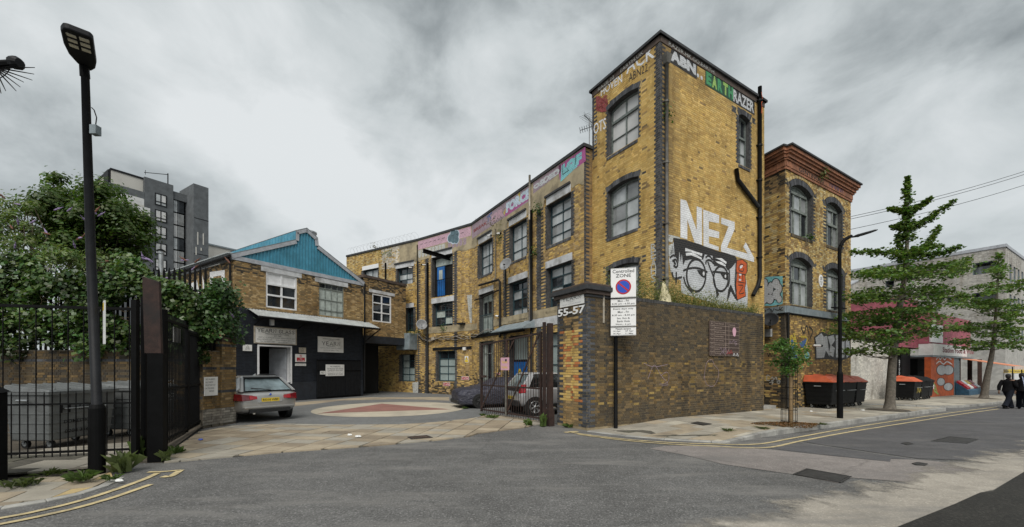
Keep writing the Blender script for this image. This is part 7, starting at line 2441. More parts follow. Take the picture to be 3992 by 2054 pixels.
def wheel(root, x, y, r, w, side, rim='alloy', spokes=5):
 c = Vector((x, y, r))
 t = MB().lathe(c - Vector((0, w / 2,0)), [(r * .6,0), (r * .93,0), (r, w * .18), (r, w * .82), (r * .93, w), (r * .6, w)], 28,(0,1,0)).build('wheel', 'rubber', root, smooth=False)
 o = y + side * (w / 2 - .03)
 mb = MB().lathe(Vector((x, o - .02, r)), [(r * .12,0), (r * .68,0), (r * .68,.03), (r * .12,.03)], 24,(0,1,0))
 mb.build('rim_back', 'plastic_black', t)
 mb = MB()
 oy = o + side * .028
 for k in range(spokes):
  a = 2 * math.pi * k / spokes + .3
  for da in (-.13,.13):
   p0 = Vector((x + math.cos(a) * r * .08, oy, r + math.sin(a) * r * .08)); p1 = Vector((x + math.cos(a + da) * r * .66, oy, r + math.sin(a + da) * r * .66))
   mb.tube([p0, p1], [.022,.018], 5)
 ringp = [Vector((x + math.cos(a) * r * .66, oy, r + math.sin(a) * r * .66)) for a in [2 * math.pi * k / 24 for k in range(25)]]
 mb.tube(ringp, .014,5, False)
 mb.build('rim', rim, t, smooth=True)
 MB().lathe(Vector((x, o + (-.0 if side > 0 else 0), r)), [(.04,0), (.035, side * .045)], 10,(0,1,0)).build('hub_cap', rim, t)
 return t
def make_car(root, st, gh, paint, Wr, wheels, cladding=None):
 b = loft(st, body_ring).build('body', paint, root, smooth=True)
 sm = b.modifiers.new('sub', 'SUBSURF'); sm.levels = 2; sm.render_levels = 2
 xr0, xf0, zb, wb, xr1, xf1, zt, wt = gh
 low = [(xr0,-wb), (xf0,-wb * .93), (xf0, wb * .93), (xr0, wb)]; up = [(xr1,-wt), (xf1,-wt * .92), (xf1, wt * .92), (xr1, wt)]
 g = MB().hexa([(x, y, zb) for x, y in low], [(x, y, zt) for x, y in up]).build('side_glass', 'car_glass', root, bevel=.02)
 rf = MB().hexa([(x + (.02 if x == xr1 else -.02), y * 1.04, zt - .005) for x, y in up], [(x + (.10 if x == xr1 else -.14), y * .86, zt + .055) for x, y in up]).build('roof', paint, root, bevel=.03)
 pl = MB()
 L0 = [Vector((x, y, zb)) for x, y in low]; U0 = [Vector((x, y, zt)) for x, y in up]
 for i, wdt in ((0,.16), (1,.05), (2,.05), (3,.16)):
  d = Vector((1,0,0)) if i in (0,3) else Vector((-1,0,0))
  o = Vector((0,-.012 if i < 2 else .012,0))
  pl.poly([L0[i] + o, L0[i] + d * wdt * 1.5 + o, U0[i] + d * wdt + o, U0[i] + o] if i in (0,2) else [L0[i] + o, U0[i] + o, U0[i] + d * wdt + o, L0[i] + d * wdt * 1.5 + o])
  rr = Vector((-.012,0,0)) if i in (0,3) else Vector((.012,0,0)); yy = Vector((0,.07 if i < 2 else -.07,0))
  pl.poly([L0[i] + rr, U0[i] + rr, U0[i] + yy + rr, L0[i] + yy * 1.2 + rr])
 pil = pl.build('pillar', paint, root)
 m = pil.modifiers.new('s', 'SOLIDIFY'); m.thickness = .02; m.offset = 0
 for s in (-1,1):
  for x in wheels[0]:
   hw = wheels[2]
   MB().lathe(Vector((x, s * (hw - .16), wheels[1])), [(wheels[1] * 1.17,0), (wheels[1] * 1.17, s * .172)], 26,(0,1,0)).build('wheel_arch', 'plastic_black', root)
   wheel(root, x, s * (hw - .075), wheels[1], .19, s, *wheels[3:])
 return b

# silver estate car behind the pier
est = thing('estate_car', (0,0,0), 'silver estate car parked beside the brick end pier', 'car')
ST = [(0.0,.40,.70,.70), (.05,.34,.86,.80), (.16,.30,.955,.86), (.5,.24,.985,.89), (1.2,.22,.985,.905), (2.2,.20,.97,.91), (3.1,.20,.955,.91), (3.55,.2,.91,.90), (4.1,.24,.80,.86), (4.4,.32,.68,.74), (4.5,.42,.60,.60)]
make_car(est, ST, (.14,3.25,.96,.80,.66,2.45,1.375,.60), 'paint_silver_car', .9,((.85,3.62), .315,.90, 'alloy', 7))
rw_ = MB().hexa([(.135,-.66,.985), (.135,.66,.985), (.15,.66,.985), (.15,-.66,.985)], [(.60,-.50,1.345), (.60,.50,1.345), (.615,.50,1.345), (.615,-.50,1.345)]).build('rear_window', 'car_rear_glass', est)
MB().hexa([(.60,-.53,1.345), (.60,.53,1.345), (.75,.53,1.36), (.75,-.53,1.36)], [(.50,-.50,1.385), (.50,.50,1.385), (.80,.52,1.42), (.80,-.52,1.42)]).build('spoiler', 'plastic_black', est, bevel=.01)
MB().tube([(.10,-.05,.99), (.13,.25,1.04), (.20,.48,1.06)], .014,6).build('wiper', 'plastic_black', est)
for s in (-1,1):
 tl = MB().hexa([(-.035, s * .50,.70), (-.015, s * .80,.68), (.30, s * .925,.69), (.32, s * .70,.69)][:: s], [(.0, s * .50,.845), (.02, s * .80,.885), (.34, s * .90,.90), (.34, s * .70,.87)][:: s])
 t_ = tl.build('tail_light', 'tail_dark', est, bevel=.012)
 MB().hexa([(-.05, s * .40,.73), (-.045, s * .60,.715), (.1, s * .60,.715), (.1, s * .40,.73)][:: s], [(-.02, s * .40,.815), (-.015, s * .60,.85), (.12, s * .60,.85), (.12, s * .40,.815)][:: s]).build('inner_lamp', 'tail_red', t_)
 MB().tube([(.95, s * .60,1.44), (1.2, s * .61,1.465), (2.2, s * .59,1.455), (2.5, s * .57,1.41)], .018,6).build('roof_rail', 'plastic_black', est)
 MB().hexa([(2.95, s * .90,.98), (3.15, s * .90,.98), (3.12, s * 1.08,1.0), (2.95, s * 1.08,1.0)][:: s], [(2.95, s * .9,1.1), (3.1, s * .9,1.1), (3.08, s * 1.06,1.12), (2.95, s * 1.06,1.12)][:: s]).build('mirror', 'paint_silver_car', est, bevel=.03)
pf_ = Frame((0,.5), (0,-.5))
pr = MB().hexa([(-.012,-.36,.60), (-.012,.36,.60), (.1,.36,.60), (.1,-.36,.60)], [(.028,-.40,.80), (.028,.40,.80), (.1,.40,.80), (.1,-.40,.80)]).build('plate_recess', 'paint_silver_car', est, bevel=.02)
np_ = MB().box((-.008,0,.695), (.012,.52,.115)).build('number_plate', 'sign_yellow', est)
add_text(MB(), pf_, 'RO10 WBF', .27,.73,.662,.728,.0165,.02).build('plate_letters', 'sign_ink', np_)
bd_ = MB().lathe((.035,0,.855), [(.042,0), (.042,.015), (.03,.02)], 16,(-1,0,.2)).build('badge', 'chrome', est)
MB().lathe((.017,0,.859), [(.03,0), (.03,.004)], 14,(-1,0,.2)).build('badge_face', 'sign_blue', bd_)
MB().box((.03,-.48,.84), (.012,.16,.02)).build('model_badge', 'chrome', est)
MB().hexa([(-.03,-.74,.44), (-.03,.74,.44), (.12,.80,.44), (.12,-.80,.44)], [(-.035,-.74,.50), (-.035,.74,.50), (.12,.80,.50), (.12,-.80,.50)]).build('bumper_crease', 'paint_silver_car', est, bevel=.015)
MB().box((.02,0,.36), (.1,1.2,.10)).build('bumper_valance', 'plastic_black', est)
MB().tube([(-.03,.48,.30), (.2,.48,.30)], .035,10).build('exhaust_tip', 'chrome', est)
MB().hexa([(1.1,-.03,1.425), (1.1,.03,1.425), (1.3,.03,1.44), (1.3,-.03,1.44)], [(1.1,-.012,1.50), (1.1,.012,1.50), (1.24,.012,1.455), (1.24,-.012,1.455)]).build('roof_aerial', 'paint_silver_car', est)
for s in (-1,1):
 MB().hexa([(.5, s * .893,.3), (.56, s * .9,.3), (.56, s * .9,.31), (.5, s * .893,.31)], [(.5, s * .88,.4), (.56, s * .89,.4), (.56, s * .89,.41), (.5, s * .88,.41)]).build('side_marker', 'tail_dark', est)
est.rotation_euler = (0,0, R(144)); est.location = (-7.62,12.70,.004)

# pearl crossover behind the gate, tail towards the yard
cro = thing('crossover_car', (0,0,0), 'pearl grey crossover car parked behind the half open gate', 'car')
ST = [(0.0,.42,.78,.66), (.05,.36,.92,.76), (.14,.32,.99,.81), (.5,.30,1.02,.835), (1.2,.28,1.0,.84), (2.0,.28,.98,.84), (2.5,.28,.95,.83), (2.95,.30,.86,.78), (3.15,.38,.76,.66), (3.2,.46,.68,.5)]
make_car(cro, ST, (.10,2.5,.985,.75,.48,1.75,1.47,.56), 'paint_pearl_car', .83,((.55,2.62), .315,.835, 'alloy', 6))
MB().hexa([(.085,-.62,1.0), (.085,.62,1.0), (.10,.62,1.0), (.10,-.62,1.0)], [(.43,-.48,1.43), (.43,.48,1.43), (.445,.48,1.43), (.445,-.48,1.43)]).build('rear_window', 'car_rear_glass', cro)
MB().hexa([(.02,-.60,.86), (.02,.60,.86), (.1,.60,.86), (.1,-.60,.86)], [(.06,-.64,.99), (.06,.64,.99), (.12,.64,.99), (.12,-.64,.99)]).build('tailgate_panel', 'plastic_black', cro)
for s in (-1,1):
 MB().hexa([(-.0, s * .60,.80), (.03, s * .74,.80), (.22, s * .82,.82), (.2, s * .62,.82)][:: s], [(.10, s * .66,1.10), (.12, s * .74,1.10), (.26, s * .765,1.12), (.26, s * .7,1.12)][:: s]).build('tail_light', 'tail_red', cro, bevel=.012)
np_ = MB().box((-.02,0,.62), (.012,.5,.11)).build('number_plate', 'sign_yellow', cro)
add_text(MB(), pf_, 'AV23 OYD', .27,.73,.588,.652,.029,.02).build('plate_letters', 'sign_ink', np_)
MB().box((.0,0,.44), (.14,1.36,.2)).build('bumper_valance', 'plastic_black', cro, bevel=.03)
for s in (-1,1):
 MB().hexa([(.95, s * .842,.30), (2.2, s * .845,.30), (2.2, s * .80,.30), (.95, s * .80,.30)][:: s], [(.95, s * .848,.42), (2.2, s * .85,.42), (2.2, s * .8,.42), (.95, s * .8,.42)][:: s]).build('sill_cladding', 'plastic_black', cro)
 MB().hexa([(1.9, s * .84,1.0), (2.05, s * .84,1.0), (2.02, s * 1.0,1.02), (1.9, s * 1.0,1.02)][:: s], [(1.9, s * .82,1.12), (2.0, s * .82,1.12), (2.0, s * .98,1.14), (1.9, s * .98,1.14)][:: s]).build('mirror', 'plastic_black', cro, bevel=.02)
cro.rotation_euler = (0,0, R(23)); hx = Vector((math.cos(R(23)), math.sin(R(23))))
rax = Vector((.87,14.2)) + Vector((-hx.y, hx.x)) * .76 - hx * .1
cro.location = (rax.x - hx.x * .55, rax.y - hx.y * .55,.004)

# car under a dark cover, nose out
cov = thing('covered_car', (0,0,0), 'low car under a dark navy cloth cover behind the gate', 'car')
m, t, b = _nodes('car_cover')
geo = t.nodes.new('ShaderNodeNewGeometry')
mp = t.nodes.new('ShaderNodeMapping'); mp.inputs['Scale'].default_value = (1.2,1.2,3.5)
t.links.new(geo.outputs['Position'], mp.inputs[0])
n1 = _tex(t, 'ShaderNodeTexNoise', 2.6,6,.62, mp.outputs[0]); n1.inputs['Distortion'].default_value = 1.6
t.links.new(_ramp(t, n1.outputs['Fac'], [(.3,(.020,.021,.034)), (.7,(.042,.043,.064))]), b.inputs['Base Color'])
b.inputs['Roughness'].default_value = .42; b.inputs['Specular IOR Level'].default_value = .5
_bump(t, b, n1.outputs['Fac'], 1.0,.09)
def cov_ring(st):
 x, zb, zt, hw, wt = st
 m = zb + (zt - zb) * .5
 return [(0, zb), (hw * .9, zb), (hw * .99, zb + .05), (hw, m), (hw * .97, m + .1), (wt, zt - .06), (wt * .85, zt - .01), (wt * .45, zt + .01), (0, zt + .015)]
CS = [(0,.34,.66,.55,.4), (.05,.16,.74,.72,.6), (.2,.14,.80,.84,.72), (.7,.12,.86,.89,.74), (1.15,.12,.93,.90,.72), (1.55,.12,1.14,.90,.62), (1.95,.12,1.27,.90,.56), (2.5,.12,1.29,.90,.56), (2.9,.12,1.18,.90,.58), (3.3,.14,1.0,.88,.64), (3.6,.16,.90,.80,.62), (3.7,.34,.78,.6,.5)]
cbx_ = loft(CS, cov_ring)
cr = random.Random(8)
o = cbx_.build('cover', 'car_cover', cov, smooth=True)
sm = o.modifiers.new('sub', 'SUBSURF'); sm.levels = 3; sm.render_levels = 3
tx = bpy.data.textures.new('folds', 'CLOUDS'); tx.noise_scale = .28; tx.noise_depth = 3
dm_ = o.modifiers.new('folds', 'DISPLACE'); dm_.texture = tx; dm_.strength = .07; dm_.mid_level = .5; dm_.texture_coords = 'GLOBAL'
MB().box((.03,0,.27), (.12,1.25,.16)).build('bumper', 'plastic_black', cov, bevel=.03)
for s in (-1,1):
 MB().hexa([(-.03, s * .38,.27), (-.02, s * .60,.27), (.05, s * .6,.27), (.05, s * .38,.27)][:: s], [(-.03, s * .40,.30), (-.02, s * .62,.34), (.05, s * .62,.34), (.05, s * .40,.30)][:: s]).build('fog_lamp', 'chrome', cov)
 for x in (.85,3.0):
  wheel(cov, x, s * .80,.31,.2, s, 'plastic_black', 5)
MB().box((.22,.55,.72), (.02,.06,.12)).build('reflective_tab', 'sign_yellow', cov)
tr = Vector((math.cos(R(22)), math.sin(R(22)))); cl = Vector((-tr.y, tr.x))
nose = Vector((-2.0,16.45)) + cl * .84 - tr * .16
cov.rotation_euler = (0,0, R(22)); cov.location = (nose.x, nose.y, .004)
# ================================================================ bins along the corner building
pm('bin_black', (.006,.0065,.007), .6,.3,5,.15, spec=.2)
pm('lid_orange', (.52,.095,.032), .5,.16,4,.08, stain=(.42,.12,.06), stain_amt=.5)
def at_sd(o, s, d, turn=0.0, fn=None):
 p = SD(s, d)
 o.location = (p.x, p.y, (fn or pz)(p.x, p.y))
 o.rotation_euler = (0,0, math.atan2(D1.y, D1.x) + turn)
bin_labels = ['black wheeled bin with orange lid beside the caged sapling', 'black wheeled bin with orange lid in the middle behind the street lamp', 'black wheeled bin with orange lid next to the white painted wall']
proto = thing('wheeled_bin', (0,0,0), bin_labels[0], 'bin', 'orange lidded bins against the corner building')
big_bin(proto, 1.24,1.02,1.10, 'bin_black', 'lid_orange', True)
for k, (s, d, tn) in enumerate(((12.78,-.56,.02), (14.12,-.50,-.03), (15.55,-.44,.04))):
 o = proto if k == 0 else copy_tree(proto)
 o['label'] = bin_labels[k]
 at_sd(o, s, d, tn)
o = copy_tree(proto); o['label'] = 'black wheeled bin with orange lid and a yellow tag in front of the white wall'; o['group'] = 'bins before the white wall'
at_sd(o, 24.3,-.2,0, p2z)
tagp = Frame((-.4,-.53), (.4,-.53))
mb = MB()
for l in ([(.05,.45), (.2,.75), (.3,.5)], [(.25,.8), (.45,.5), (.6,.8)], [(.5,.45), (.7,.7), (.75,.5)]):
 ribbon(mb, tagp, smooth_path(l, 4), .04,.0)
me_ = mb.build('graffiti_tag', 'paint_yellow', None, uvframe=tagp); me_.parent = o
pbl = thing('wheeled_bin', (0,0,0), 'all black wheeled bin beside the dark studio entrance', 'bin', 'bins before the white wall')
big_bin(pbl, 1.2,1.0,1.12, 'bin_black', 'bin_black', True)
at_sd(pbl, 26.0,-.15,-.05, p2z)
o = copy_tree(pbl); o['label'] = 'black wheeled bin with a white sticker near the orange painted panel'; at_sd(o, 27.5,-.05,.08, p2z)
st_ = MB().box((.35,-.515,.75), (.2,.012,.26)).build('sticker', 'paper_white', None); st_.parent = o

# ---------------------------------------------------------------- second lamp post
p = GP(2113,1052, pz)
l2 = thing('street_lamp', p, 'slender black street lamp with a curved arm at the kerb', 'street lamp')
MB().lathe(p, [(.085,0), (.085,1.45), (.075,1.49), (.055,1.53)], 16).build('base_column', 'black_paint', l2)
Y2 = p.y
tp = [p + Vector((0,0,1.5)), AT(2113,800, Y2), AT(2112,640, Y2), AT(2114,622, Y2), AT(2122,606, Y2), AT(2135,597, Y2), AT(2142,594, Y2)]
MB().tube(smooth_path([tuple(q) for q in tp], 4), .052,12).build('shaft', 'black_paint', l2, smooth=True)
a_, b_ = AT(2138,597, Y2), AT(2207,578, Y2)
d_ = (b_ - a_).normalized(); sd_ = Vector((0,1,0)); up_ = d_.cross(sd_) * -1
mb = MB()
prof = [(0,.04,.02), (.2,.10,.045), (.45,.12,.05), (.75,.11,.04), (.95,.07,.025)]
L_ = (b_ - a_).length
rings = []
for t, w, h_ in prof:
 c = a_ + d_ * (L_ * t)
 rings.append([c + sd_ * w - up_ * h_ * .3, c + sd_ * w + up_ * h_ * .6, c + up_ * h_ * 1.2, c - sd_ * w + up_ * h_ * .6, c - sd_ * w - up_ * h_ * .3])
for r0, r1 in zip(rings[:-1], rings[1:]):
 mb.hexa(r0, r1)
mb.build('lantern', 'lamp_dark', l2)
MB().lathe(a_ + d_ * L_ * .28 + up_ * .06, [(.035,0), (.035,.07), (.02,.09)], 10).build('photocell', 'grey_metal', l2)
MB().hexa([a_ + d_ * L_ * .25 + sd_ * .07 - up_ * .03, a_ + d_ * L_ * .9 + sd_ * .05 - up_ * .03, a_ + d_ * L_ * .9 - sd_ * .05 - up_ * .03, a_ + d_ * L_ * .25 - sd_ * .07 - up_ * .03], [a_ + d_ * L_ * .25 + sd_ * .07 - up_ * .012, a_ + d_ * L_ * .9 + sd_ * .05 - up_ * .012, a_ + d_ * L_ * .9 - sd_ * .05 - up_ * .012, a_ + d_ * L_ * .25 - sd_ * .07 - up_ * .012]).build('lens', 'pane_grey', l2)

# ---------------------------------------------------------------- street trees
GINKGO = (.086,.148,.038)
def street_tree(base, label, branches, ellipses, Y0, seed, trunk_px, tr, leaf=.115, per=1.0, depth=1.5):
 rg = np.random.default_rng(seed)
 root = thing('street_tree', base, label, 'tree', 'trees along the street')
 tpath = [Vector(base)] + [AT(u, v, Y0) for u, v in trunk_px]
 n = len(tpath)
 pp = smooth_path([tuple(q) for q in tpath], 4)
 m = len(pp)
 MB().tube(pp, [tr * (1.25 if k == 0 else 1) * (1 - .88 * (k / (m - 1)) ** .8) + .012 for k in range(m)], 10).build('trunk', 'bark_grey', root, smooth=True)
 P, S, Bv = [], [], []
 axis = lambda z: min(pp, key=lambda q: abs(q.z - z))
 for (pts, rad, yo) in branches:
  q = [AT(u, v, Y0 + yo * k / (len(pts) - 1)) for k, (u, v) in enumerate(pts)]
  a = axis(q[0].z)
  lm = MB().tube([a] + q, [.035] + [.022 * (1 - k / len(q)) + .006 for k in range(len(q))], 5)
  lm.build('limb', 'bark_grey', root)
  c = smooth_path([tuple(x) for x in q], 5)
  for k, x in enumerate(c):
   f = k / len(c)
   nn = int(46 * per * (1.15 - .75 * f)); r = rad * (1.1 - .65 * f)
   P.append(np.array(x)[None, :] + rg.normal(size=(nn, 3)) * r * np.array([.62,.62,.5])); Bv += [rg.uniform(.8,1.25)] * nn
 for (u, v, ru, rv, cnt) in ellipses:
  for k in range(cnt):
   a = rg.uniform(0,6.28); f = math.sqrt(rg.random())
   yy = Y0 + rg.uniform(-1,1) * depth
   x = AT(u + ru * f * math.cos(a), v + rv * .62 * f * math.sin(a), yy)
   if k % 5 == 0:
    lm = MB(); ax_ = axis(min(x.z - .15, pp[-1].z)); limb(lm, ax_, x, .03,.008, rg, 4,.06,5); lm.build('limb', 'bark_grey', root)
   nn = int(38 * per); r = rg.uniform(.18,.30)
   br = rg.uniform(.5,1.5)
   P.append(np.array(x)[None, :] + rg.normal(size=(nn, 3)) * r * np.array([.9,.9,.24])); Bv += [br] * nn
 P = np.concatenate(P); Bv = np.array(Bv)
 leaves_mesh('crown', P, leaf, leaf_cols(len(P), rg, GINKGO, .3,.35, Bv), 'leaf', root, .9, seed, 'stuff', .2,.95)
 return root
bA = GP(2238,1032, pz)
BR = [([(2283,545), (2283,500), (2283,470), (2283,446)], .13,0), ([(2284,600), (2282,575), (2282,555), (2283,530)], .22,0), ([(2286,533), (2310,522), (2330,508), (2342,498)], .13,-.4), ([(2278,532), (2255,530), (2238,524)], .12,.3),
   ([(2290,572), (2330,555), (2365,530), (2398,508)], .16,-.6), ([(2276,572), (2255,572), (2240,570)], .13,.4), ([(2270,650), (2262,620), (2262,592)], .20,.2), ([(2290,640), (2325,620), (2345,595), (2362,572)], .17,.5), ([(2292,648), (2340,640), (2380,632), (2412,622)], .18,-.7), ([(2300,632), (2340,622), (2372,618)], .14,.6),
   ([(2275,645), (2230,636), (2185,634), (2145,634)], .17,-.5), ([(2278,668), (2278,690), (2280,640)], .28,0), ([(2300,680), (2350,672), (2410,668), (2440,650)], .22,.8), ([(2265,690), (2220,680), (2180,690)], .26,-.6)]
EL = [(2215,690,65,22,16), (2330,690,90,22,22), (2400,672,45,22,12), (2200,745,75,30,26), (2300,735,100,32,30), (2180,800,70,28,24), (2285,795,100,36,34), (2340,770,60,26,14), (2140,835,45,28,16), (2220,850,80,30,26), (2310,830,50,26,14), (2160,885,28,16,6), (2245,880,40,16,8)]
street_tree(bA, 'tall tiered ginkgo tree beside the orange lidded bins', BR, EL, bA.y, 41, [(2246,900), (2262,780), (2278,680), (2282,600), (2283,480)], .165,.115,1.0,1.3)
bB = GP(2475,1003, p2z)
EL = [(2512,680,22,30,14), (2500,725,50,25,22), (2450,765,60,22,24), (2520,775,60,35,34), (2425,820,40,20,16), (2490,830,75,32,38), (2540,860,45,30,22), (2450,868,45,18,16), (2560,800,40,60,24), (2410,858,20,12,6), (2570,720,25,30,12)]
street_tree(bB, 'leaning ginkgo tree in front of the food shop awning', [([(2512,700), (2512,660), (2512,640)], .3,0), ([(2470,770), (2430,745), (2410,742)], .3,-.8)], EL, bB.y, 42, [(2483,950), (2497,880), (2505,790), (2512,670)], .2,.15,.8,1.8)
for b_, lab, r_ in ((bA, 'bare earth pit at the foot of the tiered ginkgo', .75), (bB, 'bare earth pit at the foot of the leaning ginkgo', .9)):
 fn = pz if b_ is bA else p2z
 n = 22
 rim = [Vector((b_.x + r_ * (1 + .15 * math.sin(3 * a)) * math.cos(a), b_.y + r_ * .8 * math.sin(a), 0)) for a in [2 * math.pi * k / n for k in range(n)]]
 mb = MB()
 mb.v = [Vector((q.x, q.y, fn(q.x, q.y) + .018)) for q in rim] + [Vector((b_.x, b_.y, fn(b_.x, b_.y) + .08))]
 mb.f = [(k, (k + 1) % n, n) for k in range(n)]
 o = mb.build('tree_pit', 'dirt'); tag(o, lab, None, None, 'structure')
# sapling in a cage
bS = GP(1985,1070, pz)
sap = thing('sapling', bS, 'young tree tied to a stake inside a wire cage on the pavement', 'tree')
MB().tube([bS, bS + Vector((.0,0,.8)), bS + Vector((.02,0,1.9)), AT(1987,895, bS.y), AT(1978,850, bS.y), AT(1974,800, bS.y)], [.022,.02,.018,.014,.01,.006], 8).build('trunk', 'bark', sap)
MB().tube([bS + Vector((.03,-.04,0)), bS + Vector((.03,-.04,1.55))], .045,10).build('stake', pm('stake_wood', (.27,.185,.095), .85,.25,8,.3), sap)
rg = np.random.default_rng(77)
P = []
for (u0, v0, u1, v1) in ((1978,880,1930,874), (1982,885,2025,880), (1985,905,1945,912), (1985,905,2030,905), (1980,860,1955,868), (1985,925,1975,935), (1980,900,1990,870), (1985,915,2005,925)):
 a, b_ = AT(u0, v0, bS.y), AT(u1, v1, bS.y + rg.uniform(-.4,.4))
 MB().tube([a, a.lerp(b_, .5) + Vector((0,0,.03)), b_], [.009,.006,.003], 5).build('limb', 'bark', sap)
 for k in range(8):
  c = a.lerp(b_, (k + 1) / 8); P.append(np.array(c)[None, :] + rg.normal(size=(22,3)) * .075)
P = np.concatenate(P)
leaves_mesh('crown', P, .085, leaf_cols(len(P), rg, (.085,.17,.045), .35,.3), 'leaf', sap, .6,78, 'stuff')
cage = thing('tree_cage', bS, 'round black wire cage around the young tree', 'tree guard')
Rc = .19; topz = 1.72
for k in range(14):
 a = 2 * math.pi * k / 14
 q = bS + Vector((Rc * math.cos(a), Rc * math.sin(a), 0))
 MB().tube([q, q + Vector((0,0, topz))], .005,4).build('wire', 'black_paint', cage)
for k in range(6):
 z = .12 + k * .31
 MB().tube([bS + Vector((Rc * math.cos(a), Rc * math.sin(a), z)) for a in [2 * math.pi * j / 18 for j in range(19)]], .0055,4, False).build('hoop', 'black_paint', cage)
rg = np.random.default_rng(3)
N = 1500
a = rg.uniform(0,6.28, N); f = np.sqrt(rg.random(N)) * (1 + .2 * np.sin(3 * a))
P = np.stack([bS.x + .85 * f * np.cos(a), bS.y + .5 * f * np.sin(a), np.array([pz(bS.x, bS.y)] * N) + .02 + .06 * (1 - f) + rg.random(N) * .012], 1)
mu = leaves_mesh('mulch', P, .06, np.array([(.16,.085,.04)]) * rg.uniform(.4,1.6,(N, 1)), 'leaf', None, 1.5,5, None, 0,.5)
tag(mu, 'brown bark mulch spread round the caged young tree', 'mulch', None, 'stuff')

# ---------------------------------------------------------------- beyond the corner building
pm('white_brick', (.52,.505,.465), .85,.15,3,.3, stain=(.32,.31,.28), stain_amt=.6)
pm('pale_brick', (.41,.40,.37), .9,.2,3,.3, stain=(.20,.195,.185), stain_amt=.6)
pm('pink_brick', (.33,.095,.125), .85,.3,3,.3, stain=(.16,.05,.07), stain_amt=.6)
pm('roof_tile', (.26,.125,.072), .9,.3,5,.4)
WW = Frame(SD(19.7,1.0), SD(27.0,1.0))
ww = thing('white_wall', (*SD(19.7,1.0), 0), 'white painted brick yard wall behind the wheeled bins', 'wall')
MB().slab(WW, 0, WW.L, -.6,3.3,-.3,0).build('wall_core', 'white_brick', ww)
its = [(WW, a, b, z, sc((.56,.545,.50), rnd.uniform(.75,1.15))) for a, b, z, c in brick_rows(0, WW.L, -.4,3.3, [], lambda *q: (0,0,0), 61)]
lay_bricks(ww, its, 300,21)
MB().slab(WW, -.05, WW.L, 3.302,3.4,-.36,.06).build('coping', 'coping_dark', ww)
al = Frame(SD(17.15,.9), SD(19.65,.9))
ag = thing('alley_gate', (*SD(17.2,.9), 0), 'black mesh gate closing the alley between corner building and white wall', 'gate')
for s_ in (.05,1.2,2.4):
 MB().slab(al, s_ - .05, s_ + .05,-.3,2.6,-.05,.05).build('gate_post', 'black_paint', ag)
for z in (.1,1.2,2.4):
 MB().slab(al, 0,2.45, z - .025, z + .025,-.02,.02).build('rail', 'black_paint', ag)
for k in range(24):
 MB().tube([al.P(.05 + k * .1,-.1,0), al.P(.05 + k * .1,2.5,0)], .012,4).build('gate_bar', 'rust' if k < 11 else 'black_paint', ag)
# tiled roof building behind the wall
TRf = Frame(SD(17.3,4.5), SD(31.0,4.5))
th = thing('tiled_building', (*SD(20,4.5), 0), 'low building with clay tiled roof and dark pink brick wall beside the shop', 'building')
MB().slab(TRf, 0, TRf.L, -.5,4.6,-5,0).build('wall', 'pale_brick', th)
rt = MB().hexa([TRf.P(-.2,4.6,.3), TRf.P(TRf.L, 4.6,.3), TRf.P(TRf.L, 4.6,-5), TRf.P(-.2,4.6,-5)], [TRf.P(-.2,6.6,-2.4), TRf.P(TRf.L, 6.6,-2.4), TRf.P(TRf.L, 6.6,-2.5), TRf.P(-.2,6.6,-2.5)]).build('roof', 'roof_tile', th)
for k in range(10):
 z = 4.62 + k * .2; o_ = .3 - k * .27
 MB().slab(TRf, -.22, TRf.L + .02, z, z + .05, o_ - .3, o_ + .02).build('tile_course', 'roof_tile', th)
PKF = Frame(SD(27.05,.9), SD(31.0,.9))
MB().slab(PKF, 0, PKF.L, 3.05,6.3,-3.4,0).build('pink_wall', 'pink_brick', th)
its = [(PKF, a, b, z, sc((.36,.10,.135), rnd.uniform(.6,1.15))) for a, b, z, c in brick_rows(0, PKF.L, 3.1,6.3, [], lambda *q: (0,0,0), 62)]
lay_bricks(th, its, 0,22)
MB().slab(PKF, 0, PKF.L, -.5,3.04,-3.4,-.4).build('entrance_recess', 'frame_dark', th)
MB().slab(PKF, 1.0,1.25,-.4,2.7,-.39,-.1).build('entrance_post', 'black_paint', th)
mb = MB()
for k, ch in enumerate('STUDIOS'):
 add_text(mb, PKF, ch, .12,.3,2.0 - k * .25,2.2 - k * .25,.02,.02)
MB().slab(PKF, .02,.4,.2,2.35,-.3,.01).build('sign_strip', 'black_paint', th); mb.build('lettering', 'sign_white', th)
# food shop
SF = Frame(SD(31.05,.3), SD(42,.3))
shp = thing('food_shop', (*SD(31.05,.3), -.3), 'corner food shop with a white sign, orange painted panel and shutter', 'shop')
def spx(x, y, off=0.0):
 return SF.px(*ZS(x, y), off)
zs0, zs1 = spx(300,350)[1], spx(300,165)[1]
MB().slab(SF, 0, SF.L, zs0 - .12, zs0 - .005,-3,.1).build('fascia_ledge', 'grey_metal', shp)
sb_ = MB().slab(SF, .02,8.6, zs0, zs1,-.6,.12).build('sign_box', 'white_board', shp)
t0 = spx(435,300)[0]; t1 = spx(940,340)[0]
add_text(MB(), SF, 'Station Food & Wine', t0, t1, zs0 + .22, zs1 - .18,.125,.03).build('lettering', pm('maroon', (.20,.05,.06), .6,.2,4,0), sb_)
MB().slab(SF, 0, SF.L, zs1 + .01, zs1 + 2.2,-4,-.1).build('upper_wall', 'pink_brick', shp)
wb = Hole(.15,2.8, zs1 + .12, zs1 + 1.35)
MB().slab(SF, wb.s0, wb.s1, wb.z0, wb.z1,-.09,.0).build('white_panel', 'frame_white', shp)
gz_ = -.36
p1_ = spx(650,700)[0]
MB().slab(SF, 0, p1_, gz_, zs0 - .13,-.3,.02).build('painted_panel', pm('panel_orange', (.50,.10,.025), .7,.3,3,.15, stain=(.30,.05,.03), stain_amt=.7), shp)
